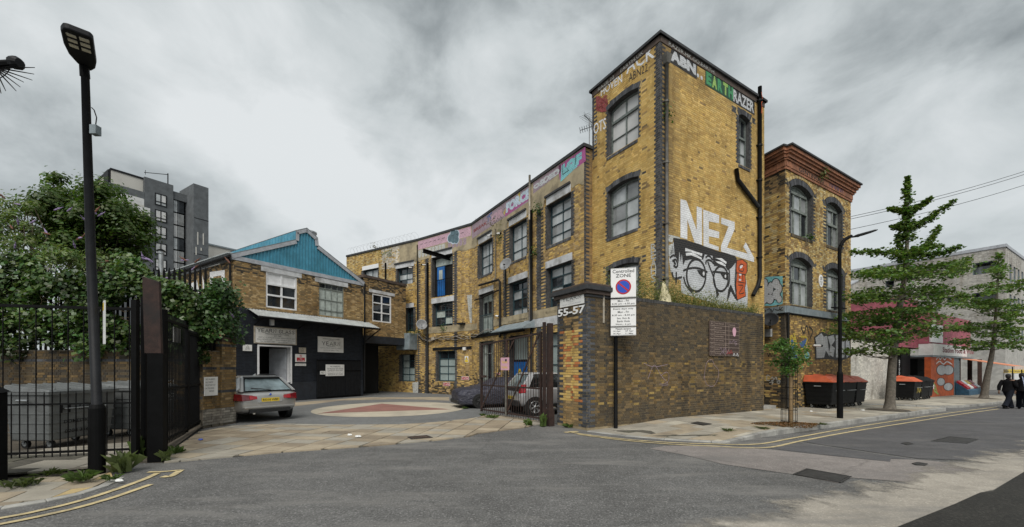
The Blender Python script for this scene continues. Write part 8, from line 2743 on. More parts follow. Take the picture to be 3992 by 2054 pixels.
for cx, cy, rx, ry in ((450,590,75,80), (560,590,80,75), (440,780,60,60), (560,860,70,60)):
 decal(shp, SF, [[spx(*q) for q in ell(cx, cy, rx * 1.16, ry * 1.14,16)]], .0225, 'paint_black', 'graffiti_outline')
for cx, cy, rx, ry in ((450,590,75,80), (560,590,80,75), (440,780,60,60), (560,860,70,60)):
 decal(shp, SF, [[spx(*q) for q in ell(cx, cy, rx, ry, 16)]], .0245 + cx * 1e-6, 'paint_silver', 'graffiti_bubble')
strokes(shp, SF, [[spx(*q) for q in l] for l in ([(365,420), (400,380), (430,420), (460,385), (500,425), (540,385), (610,420)], [(365,490), (420,450), (480,495), (540,455), (620,500)])], .09,.024, 'paint_white')
strokes(shp, SF, [[spx(*q) for q in l] for l in ([(320,800), (360,880), (330,920), (400,980)], [(340,830), (380,950)])], .12,.024, 'paint_lime')
p2_ = spx(760,700)[0]
sh = MB().slab(SF, p1_ + .01, p2_, gz_, zs0 - .13,-.3,-.05).build('roller_shutter', 'grey_metal', shp)
for k in range(22):
 MB().slab(SF, p1_ + .03, p2_ - .02, gz_ + .05 + k * .115, gz_ + .13 + k * .115,-.049,-.025).build('shutter_slat', 'grey_metal', sh)
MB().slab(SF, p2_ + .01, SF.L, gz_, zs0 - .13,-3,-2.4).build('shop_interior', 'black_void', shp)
for sx in (p2_ + .08, spx(1110,700)[0], SF.L - .1):
 MB().slab(SF, sx - .08, sx + .08, gz_, zs0 - .13,-.25,-.0).build('shop_post', 'rust', shp)
for k in range(3):
 MB().slab(SF, p2_ + .3, SF.L - 3, gz_ + .7 + k * .55, gz_ + .74 + k * .55,-2.3,-1.6).build('shelf', 'rust', shp)
# goods on the shop stand
stn = thing('produce_stand', SF.P(p2_ + 2, gz_, .4), 'blue produce stand with red and pale boxes under the shop awning', 'stand')
q0, q1 = spx(840,900,.5)[0], spx(1060,900,.5)[0]
fr5 = SF
MB().hexa([SF.P(q0, gz_, 0.0), SF.P(q1, gz_, 0.0), SF.P(q1, gz_, .7), SF.P(q0, gz_, .7)], [SF.P(q0, gz_ + .95,.0), SF.P(q1, gz_ + .95,.0), SF.P(q1, gz_ + .35,.7), SF.P(q0, gz_ + .35,.7)]).build('bench', pm('stand_blue', (.03,.10,.17), .6,.3,4,.1), stn)
pr_ = random.Random(4)
for k in range(4):
 for j in range(2):
  s_ = q0 + (q1 - q0) * (k + .1) / 4; w_ = (q1 - q0) * .2
  MB().hexa([SF.P(s_, gz_ + .42 + j * .28,.58 - j * .3), SF.P(s_ + w_, gz_ + .42 + j * .28,.58 - j * .3), SF.P(s_ + w_, gz_ + .66 + j * .28,.32 - j * .3), SF.P(s_, gz_ + .66 + j * .28,.32 - j * .3)], [SF.P(s_, gz_ + .55 + j * .28,.62 - j * .3), SF.P(s_ + w_, gz_ + .55 + j * .28,.62 - j * .3), SF.P(s_ + w_, gz_ + .8 + j * .28,.36 - j * .3), SF.P(s_, gz_ + .8 + j * .28,.36 - j * .3)]).build('produce_tray', ['sign_red', 'white_board', 'sign_red', 'pane_sky', 'sign_yellow'][(k + j * 2) % 5], stn)
awn_ = thing('shop_awning', SF.P(spx(760,380)[0], zs0 - .1,.1), 'faded orange shop awning stretched over the pavement', 'awning')
w0_ = spx(760,380)[0]; w1_ = SF.L
mb = MB().hexa([SF.P(w0_, zs0 - .20,.1), SF.P(w1_, zs0 - .2,.1), SF.P(w1_ + .3, zs0 - .78,2.6), SF.P(w0_ + .3, zs0 - .78,2.6)], [SF.P(w0_, zs0 - .16,.1), SF.P(w1_, zs0 - .16,.1), SF.P(w1_ + .3, zs0 - .74,2.6), SF.P(w0_ + .3, zs0 - .74,2.6)])
mb.build('canopy', pm('awning_orange', (.62,.24,.13), .7,.15,3,.1), awn_)
MB().hexa([SF.P(w0_ + .3, zs0 - 1.0,2.6), SF.P(w1_ + .3, zs0 - 1.0,2.6), SF.P(w1_ + .3, zs0 - 1.0,2.62), SF.P(w0_ + .3, zs0 - 1.0,2.62)], [SF.P(w0_ + .3, zs0 - .74,2.6), SF.P(w1_ + .3, zs0 - .74,2.6), SF.P(w1_ + .3, zs0 - .74,2.62), SF.P(w0_ + .3, zs0 - .74,2.62)]).build('valance', pm('awning_pale', (.62,.50,.42), .7,.15,3,.1), awn_)
for s_ in (w0_ + .4, w1_ + .2):
 MB().tube([SF.P(s_, gz_, 2.5), SF.P(s_, zs0 - .8,2.5)], .03,8).build('support', 'black_paint', awn_)
# pale brick apartment building at the end
FC = AT(2529,621,40)
FWl = Frame(FC.xy + D2 * 34, FC.xy); FWr = Frame(FC.xy, FC.xy + D1 * 26)
far = thing('apartment_building', (FC.x, FC.y, -.5), 'pale brick apartment building with deep dark balconies at the end of the street', 'building')
def far_win(fr, zf, x0, y0, y1, x1, yr=None):
 return hole_px(fr, zf, x0, y0, y1, x1, yr=yr)
hl = [far_win(FWl, ZR, 905,235,320,1072,205), far_win(FWl, ZR, 280,360,408,342,350), far_win(FWl, ZR, 465,300,345,585,285), far_win(FWl, ZR, 650,450,500,705,440), far_win(FWl, ZR, 720,470,525,840,440)]
hl.append(Hole(hl[0].s0, hl[0].s1, hl[0].z0 - 3.1, hl[0].z1 - 3.1)); hl.append(Hole(hl[4].s0, hl[4].s1, hl[4].z0 - 3.1, hl[4].z1 - 3.1))
hr_ = [Hole(1.9 + k * 2.1,2.9 + k * 2.1, z, z + 1.9) for k in range(5) for z in (FC.z - 3.3, FC.z - 6.4, FC.z - 9.5)]
for fr_, hs in ((FWl, hl), (FWr, hr_)):
 mb = MB().tess(fr_, [(0,-1), (fr_.L, -1), (fr_.L, FC.z), (0, FC.z)], [h.loop() for h in hs], 0); mb.build('wall', 'pale_brick', far)
 for h in hs:
  m_ = MB()
  lp = h.loop()
  for k in range(4):
   a, b = lp[k], lp[(k + 1) % 4]
   m_.poly([fr_.P(*a, 0), fr_.P(*b, 0), fr_.P(*b, -1.3), fr_.P(*a, -1.3)])
  r_ = m_.build('balcony_recess', 'grey_metal', far)
  MB().slab(fr_, h.s0, h.s1, h.z0, h.z1,-1.34,-1.3).build('balcony_door', 'pane_dark', r_)
  MB().slab(fr_, h.s0, h.s0 + (h.s1 - h.s0) * .3, h.z0, h.z1 - .3,-1.29,-1.25).build('pane', 'pane_sky', r_)
 MB().slab(fr_, -.1, fr_.L + .1, FC.z + .003, FC.z + .3,-.5,.08).build('coping', 'grey_trim', far)
 its = [(fr_, a, b, z, sc((.45,.44,.41), rnd.uniform(.7,1.15))) for a, b, z, c in brick_rows(fr_.L - 14 if fr_ is FWl else 0, fr_.L if fr_ is FWl else 8,5.5, FC.z, hs, lambda *q: (0,0,0), 63)]
 lay_bricks(far, its, 0,23)
q_ = FWl.P(FWl.L - 15.5, FC.z, -2)
MB().tube([q_, q_ + Vector((0,0,1.8)), q_ + Vector((.9,0,2.7))], .05,4).build('aerial', 'black_paint', far)
lowb = thing('gabled_building', (*SD(24,12), 0), 'pale brick gable end standing between corner building and ginkgo tree', 'building')
GB = Frame(SD(20,12), SD(36,12))
gp_ = [GB.px(*ZR(x, y)) for x, y in ((15,395), (165,318), (330,395), (330,700), (15,700))]
MB().prism(GB, gp_, -6,0).build('wall', 'pale_brick', lowb)
h = hole_px(GB, ZR, 170,365,425,205); MB().slab(GB, h.s0, h.s1, h.z0, h.z1,-.05,.02).build('window', 'pane_dark', lowb)
mb = MB()
for a, b in ((gp_[0], gp_[1]), (gp_[1], gp_[2])):
 mb.prism(GB, [a, b, (b[0], b[1] + .15), (a[0], a[1] + .15)], -6,.1)
mb.build('verge', 'grey_trim', lowb)
# yellow boards
for k, (x0, x1) in enumerate(((1468,1625), (1632,1800))):
 fr_ = Frame(SD(33,-1.5 - .0), SD(40,-1.5))
 h = hole_px(fr_, ZS, x0,578,642, x1)
 yb = thing('notice_board', fr_.P((h.s0 + h.s1) / 2, p2z(*fr_.P(h.s0,0).xy), 0), ['yellow notice board on posts under the awning edge', 'yellow notice board on posts with a white sheet beneath it'][k], 'sign')
 MB().slab(fr_, h.s0, h.s1, h.z0, h.z1,-.03,0).build('panel', 'sign_yellow', yb)
 add_text(MB(), fr_, 'Wallis Road', h.s0 + .1, h.s1 - .1, h.z0 + .08, h.z0 + .2,.003).build('lettering', 'sign_ink', yb)
 for s_ in (h.s0 + .05, h.s1 - .05):
  MB().slab(fr_, s_ - .03, s_ + .03,-.6, h.z0,-.04,-.01).build('leg', 'galvanised', yb)
 if k:
  MB().slab(fr_, h.s0 + .05, h.s0 + (h.s1 - h.s0) * .6, h.z0 - .9, h.z0 - .05,-.02,0).build('white_sheet', 'paper_white', yb)
# wires
for k, (v0, v1) in enumerate(((545,428), (551,436), (577,463))):
 a, b = AT(2140, v0,21), AT(2640, v1 - 17,23)
 pts = [a.lerp(b, t / 10) + Vector((0,0,-.5 * math.sin(math.pi * t / 10) * .35)) for t in range(11)]
 o = MB().tube(pts, .012,4).build('overhead_cable', 'pipe_black')
 tag(o, ['thin overhead cable leaving the corner building, upper of the close pair', 'thin overhead cable leaving the corner building, lower of the close pair', 'single overhead cable running lowest behind the ginkgo top'][k], 'cable', 'overhead cables')

# ---------------------------------------------------------------- two people walking
pm('skin', (.20,.115,.075), .6,.1,6,.05); pm('hair', (.008,.007,.007), .7,.3,20,.3)
pm('cloth_black', (.007,.007,.008), .9,.25,12,.2, spec=.1); pm('cloth_dark', (.012,.014,.020), .9,.25,12,.2, spec=.1)
pm('bag_blue', (.30,.36,.50), .7,.15,8,.15); pm('boot', (.007,.007,.007), .5,.2,8,.1)
def skin_body(root, joints, edges, mat, name='body', sub=1):
 me = bpy.data.meshes.new(name)
 keys = list(joints)
 me.from_pydata([joints[k][0] for k in keys], [(keys.index(a), keys.index(b)) for a, b in edges], [])
 o = linked(name, me, root)
 sm = o.modifiers.new('skin', 'SKIN'); sm.use_smooth_shade = True
 sub_ = o.modifiers.new('sub', 'SUBSURF'); sub_.levels = sub; sub_.render_levels = sub
 me.materials.append(MATS[mat])
 for i, k in enumerate(keys):
  r = joints[k][1]
  sv = me.skin_vertices[0].data[i]
  sv.radius = r if isinstance(r, tuple) else (r, r)
  sv.use_root = (k == 'pelvis')
 return o
def hand_joints(J, E, wrist, side, w, d):
 """palm and five fingers from a wrist; w = wrist point, d = pointing direction"""
 d = Vector(d).normalized(); s = d.cross(Vector((0,1,0)));  s = s.normalized() if s.length > .1 else Vector((1,0,0))
 n_ = Vector((0,1,0))
 palm = Vector(w) + d * .07
 J['palm' + side] = (tuple(palm), (.026,.016)); E.append((wrist, 'palm' + side))
 for k, (o_, l) in enumerate(((-.028,.07), (-.01,.085), (.01,.08), (.028,.062))):
  a = palm + n_ * o_ + d * .03; b = a + d * l * .6 + s * .012; c = b + d * l * .4 + s * .025
  J[f'f{k}a{side}'] = (tuple(a), .009); J[f'f{k}b{side}'] = (tuple(b), .0085); J[f'f{k}c{side}'] = (tuple(c), .007)
  E += [('palm' + side, f'f{k}a{side}'), (f'f{k}a{side}', f'f{k}b{side}'), (f'f{k}b{side}', f'f{k}c{side}')]
 t = Vector(w) + d * .03 - n_ * .03; t2 = t - n_ * .025 + d * .035
 J['tha' + side] = (tuple(t), .010); J['thb' + side] = (tuple(t2), .008); E += [(wrist, 'tha' + side), ('tha' + side, 'thb' + side)]
def person(loc, facing, label, H=1.66, stride=.34, arm=None, bag=False, afro=False):
 """walker built facing +X at the origin, then turned"""
 root = thing('person', (0,0,0), label, 'person')
 k = H / 1.70
 J, E = {}, []
 def j(n, x, y, z, r): J[n] = ((x * k, y * k, z * k), r if isinstance(r, tuple) else r * k)
 j('pelvis', 0,0,.94,(.15 * k, .11 * k)); j('waist', .01,0,1.08,(.135 * k, .10 * k)); j('chest', .02,0,1.28,(.165 * k, .115 * k)); j('neck', .03,0,1.44,.055); j('jaw', .055,0,1.52,(.062 * k, .066 * k)); j('head', .045,0,1.60,(.078 * k, .088 * k)); j('crown', .035,0,1.665,(.06 * k, .07 * k))
 E += [('pelvis', 'waist'), ('waist', 'chest'), ('chest', 'neck'), ('neck', 'jaw'), ('jaw', 'head'), ('head', 'crown')]
 for s, y, f in (('L', 1,1), ('R', -1,-1)):
  j('hip' + s, .0,.095 * y, .90,.095); j('knee' + s, stride * .55 * f + .05,.095 * y, .50,.062); j('ankle' + s, stride * f - (.05 if f < 0 else -.02), .09 * y, .10 + (.05 if f < 0 else 0), .042); j('toe' + s, stride * f + .16,.10 * y, .035,.038)
  E += [('pelvis', 'hip' + s), ('hip' + s, 'knee' + s), ('knee' + s, 'ankle' + s), ('ankle' + s, 'toe' + s)]
  sw = -f * .22
  if arm and s == arm:
   el_, wr = (.06,.24 * y, 1.10), (.28,.14 * y, 1.22)
  else:
   el_, wr = (sw * .5,.25 * y, 1.12), (sw + .06,.24 * y, .90)
  j('sho' + s, .01,.18 * y, 1.38,.062); j('elb' + s, *el_, .048); j('wri' + s, *wr, .030)
  E += [('chest', 'sho' + s), ('sho' + s, 'elb' + s), ('elb' + s, 'wri' + s)]
  w = Vector(J['wri' + s][0]); d = w - Vector(J['elb' + s][0])
  hand_joints(J, E, 'wri' + s, s, w, d)
 body = skin_body(root, J, E, 'skin')

 hc = Vector(J['head'][0])
 for y in (-.032,.032):
  MB().lathe(hc + Vector((.074 * k, y * k, .01)), [(.002,-.004), (.011,0), (.008,.006)], 8,(1,0,0)).build('eye', 'hair', body)
 MB().hexa([hc + Vector((.07,-.014,-.035)), hc + Vector((.07,.014,-.035)), hc + Vector((.105,.01,-.03)), hc + Vector((.105,-.01,-.03))], [hc + Vector((.072,-.006,.01)), hc + Vector((.072,.006,.01)), hc + Vector((.08,.004,.008)), hc + Vector((.08,-.004,.008))]).build('nose', 'skin', body)
 MB().box(hc + Vector((.075 * k, 0,-.065)), (.012,.045,.012)).build('mouth', pm('lips', (.14,.05,.045), .6,.1,6,0) if 'lips' not in MATS else 'lips', body)
 for y in (-1,1):
  MB().lathe(hc + Vector((-.005, y * .082 * k, -.01)), [(.008,0), (.024,.004), (.02,.012)], 8,(0, y, 0)).build('ear', 'skin', body)

 hb = MB()
 rr = .118 * k if afro else .094 * k
 hcn = hc + Vector((-.03 if not afro else -.012,0,.03 if not afro else .04))
 hb.lathe(hcn - Vector((.012,0, rr * .75)), [(rr * .62,-rr * .7), (rr * .85,-rr * .35), (rr * .95, rr * .25), (rr, rr * .8), (rr * .86, rr * 1.3), (rr * .5, rr * 1.62), (.01, rr * 1.72)], 14)
 h_ = hb.build('hair', 'hair', root, smooth=True)

 cs = [(.84 if not bag else .88,.18,.215,0), (.98,.155,.205,.0), (1.12,.135,.185,.01), (1.28,.145,.215,.02), (1.38,.125,.215,.02), (1.44,.075,.10,.03), (1.48,.07,.075,.035)]
 mb = MB(); n = 16
 for z, rx, ry, ox in cs:
  for q in range(n):
   a = 2 * math.pi * q / n
   mb.v.append(Vector(((ox + rx * math.cos(a)) * k, ry * math.sin(a) * k, z * k)))
 for r_ in range(len(cs) - 1):
  for q in range(n):
   q2 = (q + 1) % n
   mb.f.append((r_ * n + q, r_ * n + q2,(r_ + 1) * n + q2,(r_ + 1) * n + q))
 coat = mb.build('coat', 'cloth_black', root, smooth=True)
 for s in ('L', 'R'):
  P3 = [Vector(J[x + s][0]) for x in ('sho', 'elb', 'wri')]
  MB().tube(smooth_path([tuple(p_) for p_ in P3], 4), [.085 * k] * 3 + [.075 * k] * 3 + [.066 * k] * 2 + [.06 * k], 10).build('sleeve', 'cloth_black', coat, smooth=True)
  P3 = [Vector(J['hip' + s][0]) + Vector((0,0,.04)), Vector(J['knee' + s][0]), Vector(J['ankle' + s][0]) - Vector((0,0,.02))]
  MB().tube(smooth_path([tuple(p_) for p_ in P3], 4), [.125 * k] * 2 + [.115 * k, .10 * k, .098 * k, .095 * k, .095 * k, .10 * k, .105 * k], 12).build('trouser_leg', 'cloth_dark', root, smooth=True)
  an, to = Vector(J['ankle' + s][0]), Vector(J['toe' + s][0])
  MB().tube([an + Vector((-.03,0,.04)), Vector((an.x - .03, an.y, .05)), Vector((to.x * .5 + an.x * .5, to.y, .048)), to + Vector((.04,0,.006))], [.062,.055,.052,.034], 10).build('boot', 'boot', root, smooth=True)
 root.rotation_euler = (0,0, facing); root.location = loc
 return root, J, k
pp = GP(2536,1028, road_z)
r1, J1, k1 = person(pp, R(12), 'person in a long black coat striding across the road holding a phone', 1.66,.36, 'R')
ph = MB().box(Vector(J1['palmR'][0]) + Vector((.05,0,.03)), (.012,.07,.14)).build('phone', 'frame_dark', None)
ph.parent = r1; ph.name = 'phone'
p2 = GP(2572,1029, road_z)
r2, J2, k2 = person(p2, R(40), 'person in dark clothes with curly hair carrying a pale blue shoulder bag', 1.68,.16, None, True, True)
bagT = thing('shoulder_bag', (0,0,0), 'pale blue shoulder bag hanging at the hip of the walker', 'bag')
mb = MB(); n = 14
for z, f in ((-.14,.6), (-.12,.9), (0,1), (.10,.95), (.13,.7)):
 for q in range(n):
  a = 2 * math.pi * q / n
  mb.v.append(Vector((.22 * f * math.cos(a), .075 * f * math.sin(a), z + .03 * math.cos(2 * a))))
for r_ in range(4):
 for q in range(n):
  q2 = (q + 1) % n
  mb.f.append((r_ * n + q, r_ * n + q2,(r_ + 1) * n + q2,(r_ + 1) * n + q))
mb.f += [tuple(range(n - 1,-1,-1)), tuple(4 * n + q for q in range(n))]
mb.build('pouch', 'bag_blue', bagT, smooth=True)
MB().tube([(-.2,0,.1), (-.12,.1,.45), (0,.22,.72), (.12,.16,.5), (.2,0,.1)], .014,6).build('strap', 'bag_blue', bagT)
bagT.location = (p2.x - .08, p2.y - .30, p2.z + .83); bagT.rotation_euler = (0,0, R(8))
# ================================================================ the yard gate, signs and small fittings
gpost = G(1384,1072)
gq = thing('gate_post', gpost, 'rusty brown steel gate post beside the corner pier', 'post')
MB().box((gpost.x, gpost.y + .08,1.5), (.14,.14,3.0), R(30)).build('post', 'rust_dark', gq)
MB().box((gpost.x - .16, gpost.y + .14,1.52), (.07,.09,3.04), R(30)).build('hanging_stile', 'rust_dark', gq)
MB().box((gpost.x, gpost.y + .08,.25), (.19,.19,.5), R(30)).build('base_sleeve', 'rust_dark', gq)
RG = Frame(G(1210,1040).xy, G(1362,1066).xy)
rgt = thing('gate_leaf', (RG.P(RG.L, 0).x, RG.P(RG.L, 0).y, 0), 'rusty barred gate leaf standing half open by the corner pier', 'gate')
gate_leaf(rgt, RG, .08,2.58,27, 'rust_dark', .0,1.06, False, hz=2.78, rz=.019)
MB().slab(RG, RG.L * .47, RG.L * .47 + .06,.1,2.62,-.03,.03).build('stile', 'rust', rgt)
for (s0, z0, s1, z1) in ((.1,.25, RG.L * .62,2.6), (RG.L * .5,.25, RG.L - .05,2.7)):
 MB().hexa([RG.P(s0, z0,.03), RG.P(s0 + .07, z0,.03), RG.P(s0 + .07, z0,.05), RG.P(s0, z0,.05)], [RG.P(s1 - .07, z1,.03), RG.P(s1, z1,.03), RG.P(s1, z1,.05), RG.P(s1 - .07, z1,.05)]).build('brace', 'rust', rgt)
MB().slab(RG, .0,.35,1.34,1.42,-.03,.06).build('bolt', 'rust', rgt)
h = hole_px(RG, ZG, 527,590,706,604, yr=585)
bs = thing('pink_notice', RG.P((h.s0 + h.s1) / 2, h.z0,.08), 'hand painted pink notice with yellow letters tied to the gate bars', 'sign')
MB().slab(RG, h.s0, h.s1, h.z0, h.z1,.055,.075).build('panel', 'sign_pink', bs)
W_, H_ = h.s1 - h.s0, h.z1 - h.z0
mb = MB()
add_text(mb, RG, 'Vacant', h.s0 + W_ * .12, h.s0 + W_ * .85, h.z0 + H_ * .55, h.z0 + H_ * .78,.077,.01); add_text(mb, RG, 'Studios', h.s0 + W_ * .12, h.s0 + W_ * .85, h.z0 + H_ * .14, h.z0 + H_ * .36,.077,.01)
mb.build('lettering', 'sign_yellow', bs)
MB().slab(RG, h.s0 + W_ * .55, h.s0 + W_ * .75, h.z1 - .13, h.z1 - .05,.0755,.078).build('sticker', 'sign_ink', bs)
MB().tube([RG.P(h.s0 + W_ * .6,.1,.06), RG.P(h.s0 + W_ * .6, h.z0,.06)], .03,8).build('prop_post', 'pipe_grey', bs)
# tyre-like hoop of hose lying by the gate
# ---------------------------------------------------------------- controlled zone sign
zb = G(1549,1078)
zs = thing('zone_sign', zb, 'controlled parking zone sign with time plates on a black post', 'sign')
MB().tube([zb, zb + Vector((0,0,4.5))], .055,12).build('post', 'black_paint', zs, smooth=True)
q0, q1 = AT(1535,700, zb.y + .02), AT(1598,700, zb.y - .16)
ZF = Frame((q0.x, q0.y - .07), (q1.x, q1.y - .07))
def zpl(y0, y1, name):
 za, zc_ = ZF.px(*ZP(980, y0))[1], ZF.px(*ZP(980, y1))[1]
 s1_ = ZF.L
 o = MB().slab(ZF, 0, s1_, zc_ + .006, za - .006,-.02,0).build(name, 'sign_white', zs)
 m = MB()
 for a, b, c, d in ((.012, s1_ - .012, za - .022, za - .016), (.012, s1_ - .012, zc_ + .016, zc_ + .022)):
  m.slab(ZF, a, b, c, d, .0005,.0015)
 m.build('border', 'sign_ink', o)
 return o, zc_ + .006, za - .006
W_ = ZF.L
def zt(o, z0, z1, lines, mat='sign_ink'):
 m = MB(); H = z1 - z0
 for t, a, b, c, d in lines:
  add_text(m, ZF, t, W_ * a, W_ * b, z0 + H * c, z0 + H * d, .0025,.012)
 m.build('lettering', mat, o)
o, z0, z1 = zpl(105,556, 'zone_plate')
zt(o, z0, z1, [('Controlled', .07,.93,.835,.955), ('ZONE', .20,.80,.685,.80)])
H_ = z1 - z0; cz_ = z0 + H_ * .36; R_ = W_ * .31
mb = MB().prism(ZF, [(W_ * .5 + R_ * math.cos(a), cz_ + R_ * math.sin(a)) for a in [2 * math.pi * k / 36 for k in range(36)]], .001,.004); mb.build('red_disc', 'sign_red', o)
mb = MB().prism(ZF, [(W_ * .5 + R_ * .8 * math.cos(a), cz_ + R_ * .8 * math.sin(a)) for a in [2 * math.pi * k / 36 for k in range(36)]], .0042,.006); mb.build('blue_disc', 'sign_blue', o)
mb = MB(); c45 = math.cos(R(42)); s45 = math.sin(R(42))
ribbon(mb, ZF, [(W_ * .5 - R_ * .82 * c45, cz_ + R_ * .82 * s45), (W_ * .5 + R_ * .82 * c45, cz_ - R_ * .82 * s45)], R_ * .22,.0075); mb.build('red_bar', 'sign_red', o)
o, z0, z1 = zpl(572,682, 'time_plate')
zt(o, z0, z1, [('Mon - Fri', .28,.72,.57,.88), ('8.30 am - 6.30 pm', .05,.95,.14,.44)])
o, z0, z1 = zpl(690,990, 'time_plate')
zt(o, z0, z1, [('Event days only', .1,.9,.84,.94), ('Mon - Fri', .28,.72,.68,.79), ('8.30 am - 8.30 pm', .05,.95,.51,.62), ('Sat, Sun &', .24,.76,.36,.46), ('Bank Hols', .25,.75,.21,.31), ('Noon - 6 pm', .2,.8,.05,.15)])
o, z0, z1 = zpl(998,1128, 'event_plate')
zt(o, z0, z1, [('Next event', .2,.8,.7,.92), ('14 Apr', .1,.4,.4,.62), ('27 Apr', .58,.9,.4,.62), ('18 Apr', .1,.4,.1,.32), ('11 May', .58,.9,.1,.32)])
for z in (2.6,3.2,4.3):
 MB().slab(ZF, W_ * .1, W_ * .4, z - .02, z + .02,-.05,-.021).build('sign_clamp', 'galvanised', zs)
# ---------------------------------------------------------------- no parking plates on the wing
for zf, fr_, x0, y0, y1, x1, lab in ((Z2b, WB, 866,770,808,948, 'red no parking plate on the wing beside the covered car'), (Z2b, WB, 660,838,875,735, 'low red no parking plate under the frosted window'), (ZG, WA, 478,730,750,512, 'red no parking plate by the studio doors')):
 h = hole_px(fr_, zf, x0, y0, y1, x1)
 np_ = thing('no_parking_plate', fr_.P((h.s0 + h.s1) / 2, h.z0,.04), lab, 'sign')
 MB().slab(fr_, h.s0, h.s1, h.z0, h.z1,.02,.035).build('panel', 'sign_white', np_)
 e = .02
 MB().slab(fr_, h.s0 + e, h.s1 - e, h.z0 + e, h.z1 - e, .0352,.037).build('red_field', 'sign_red', np_)
 add_text(MB(), fr_, 'No parking', h.s0 + 3 * e, h.s1 - 3 * e, h.z0 + 2.5 * e, h.z1 - 2.2 * e, .0385,.02).build('lettering', 'sign_white', np_)
h = hole_px(WB, Z2b, 902,543,615,942)
hz_s = thing('hazard_sign', WB.P(h.s0, h.z0,.04), 'yellow and white hazard sign with a triangle on the wing pier', 'sign')
MB().slab(WB, h.s0, h.s1, h.z0, h.z1,.02,.035).build('panel', 'sign_white', hz_s)
MB().slab(WB, h.s0 + .02, h.s1 - .02, h.z0 + .02, h.z0 + (h.z1 - h.z0) * .42,.0352,.037).build('yellow_field', 'sign_yellow', hz_s)
mb = MB().prism(WB, [(h.s0 + .03, h.z0 + (h.z1 - h.z0) * .48), (h.s1 - .03, h.z0 + (h.z1 - h.z0) * .48), ((h.s0 + h.s1) / 2, h.z1 - .03)], .0352,.038); mb.build('triangle', 'sign_yellow', hz_s)
mb = MB(); ribbon(mb, WB, [(h.s0 + .03, h.z0 + (h.z1 - h.z0) * .48), (h.s1 - .03, h.z0 + (h.z1 - h.z0) * .48), ((h.s0 + h.s1) / 2, h.z1 - .03)], .02,.039, True); mb.build('triangle_border', 'sign_ink', hz_s)
# ---------------------------------------------------------------- dishes, cameras, lamps on the wing
dish(wing, WB.P(*WB.px(*Z2b(415,195), .35), .35), (.25,-.9,.3), .36)
dish(wing, WA.P(*WA.px(*Z3(700,345), .4), .4), (-.5,-.75,.35), .34)
wpipe(WA, [(*WA.px(*Z3(706,360)), .12), (*WA.px(*Z3(706,640)), .12)], .035, 'pipe_black')
for zf, fr_, x, y in ((Z2, WB, 455,675), (Z2, WC, 300,705), (Z2, WA, 1200,345), (Z3, WA, 668,165), (Z2b, WA, 1290,95)):
 camera_unit(wing, fr_, *fr_.px(*zf(x, y)), 0,(.55,-.75,-.2) if x > 600 else (-.6,-.7,-.15))
s_, z_ = WB.px(*Z2b(880,190))
MB().slab(WB, s_ - .22, s_ + .22, z_, z_ + .1,.02,.3).build('wall_lamp', 'frame_dark', wing)
s_, z_ = WB.px(*Z2b(905,460)); MB().slab(WB, s_ - .1, s_ + .1, z_ - .09, z_ + .09,.02,.14).build('junction_box', 'sign_white', wing)
s_, z_ = WB.px(*Z2b(555,345)); MB().slab(WB, s_ - .12, s_ + .12, z_ - .09, z_ + .09,.02,.14).build('junction_box', 'pipe_cream', wing)
# patched whitewash on the brick
for zf, fr_, pts in ((Z2, WB, [(925,1010), (1030,1000), (1040,1320), (960,1325), (940,1180)]), (Z2b, WB, [(960,0), (1050,0), (1050,210), (1000,240), (970,120)]), (Z2b, WB, [(1000,470), (1050,460), (1060,760), (1020,770)]), (Z2b, WC, [(310,840), (380,830), (375,960), (320,955)])):
 decal(wing, fr_, [[fr_.px(*zf(*p)) for p in pts]], .0155, 'paint_chalk', 'whitewash_patch')
# aerial on the wing roof by the tower
ap = WA.P(WA.L - .25, WH + .1,-.5)
aer = thing('tv_aerial', ap, 'bristling television aerial on the wing roof beside the tower', 'aerial')
MB().tube([ap, ap + Vector((.0,0,1.35))], .02,6).build('mast', 'galvanised', aer)
for zz, L_, dr_ in ((1.25,.9,(.6,.8,.05)), (.95,.75,(.9,-.3,.12))):
 d = Vector(dr_).normalized(); c = ap + Vector((0,0, zz)); sdv = d.cross(Vector((0,0,1))).normalized()
 bm_ = MB().tube([c - d * L_ / 2, c + d * L_ / 2], .013,5).build('boom', 'frame_dark', aer)
 for k in range(9):
  q = c + d * L_ * (k / 8 - .5)
  MB().tube([q - sdv * .22, q + sdv * .22], .006,4).build('element', 'frame_dark', bm_)
  MB().tube([q - Vector((0,0,.12)), q + Vector((0,0,.12))], .005,4).build('element', 'frame_dark', bm_)
# ---------------------------------------------------------------- weeds
rg = np.random.default_rng(55)
labs = ['feathery weeds sprouting along the top of the street wall']
ws = thing('wall_weeds', LF.P(2,3.78,-.1), 'feathery green weeds growing along the top of the street wall', 'weeds')
V = []; cols = []
for k in range(950):
 s_ = 1.0 + 7.9 * rg.random()
 hgt = (1.0 - .08 * s_) * rg.uniform(.3,1.1) if s_ < 6.5 else .35 * rg.uniform(.3,1.2)
 b = np.array(LF.P(s_, 3.75,-.05 - .35 * rg.random())); d = rg.normal(size=3) * .35; d[2] = 1
 for q in range(10):
  V.append(b + d * hgt * (q + 1) / 10 + rg.normal(size=3) * .035)
  c = np.array([.13,.165,.055]) if rg.random() < .6 else np.array([.27,.235,.10])
  cols.append(c * rg.uniform(.6,1.4))
leaves_mesh('weed_leaves', np.array(V), .085, np.array(cols), 'leaf', ws, .2,9, 'stuff', -.8,.22)
pm('rock_yellow', (.62,.56,.36), .9,.2,6,.5, fine=20)
s_, z_ = LF.px(*Z5(130,1215))
rk = thing('painted_stone', LF.P(s_, 3.76,-.1), 'pale yellow pointed stone standing on the wall among weeds', 'stone')
mb = MB(); n = 8
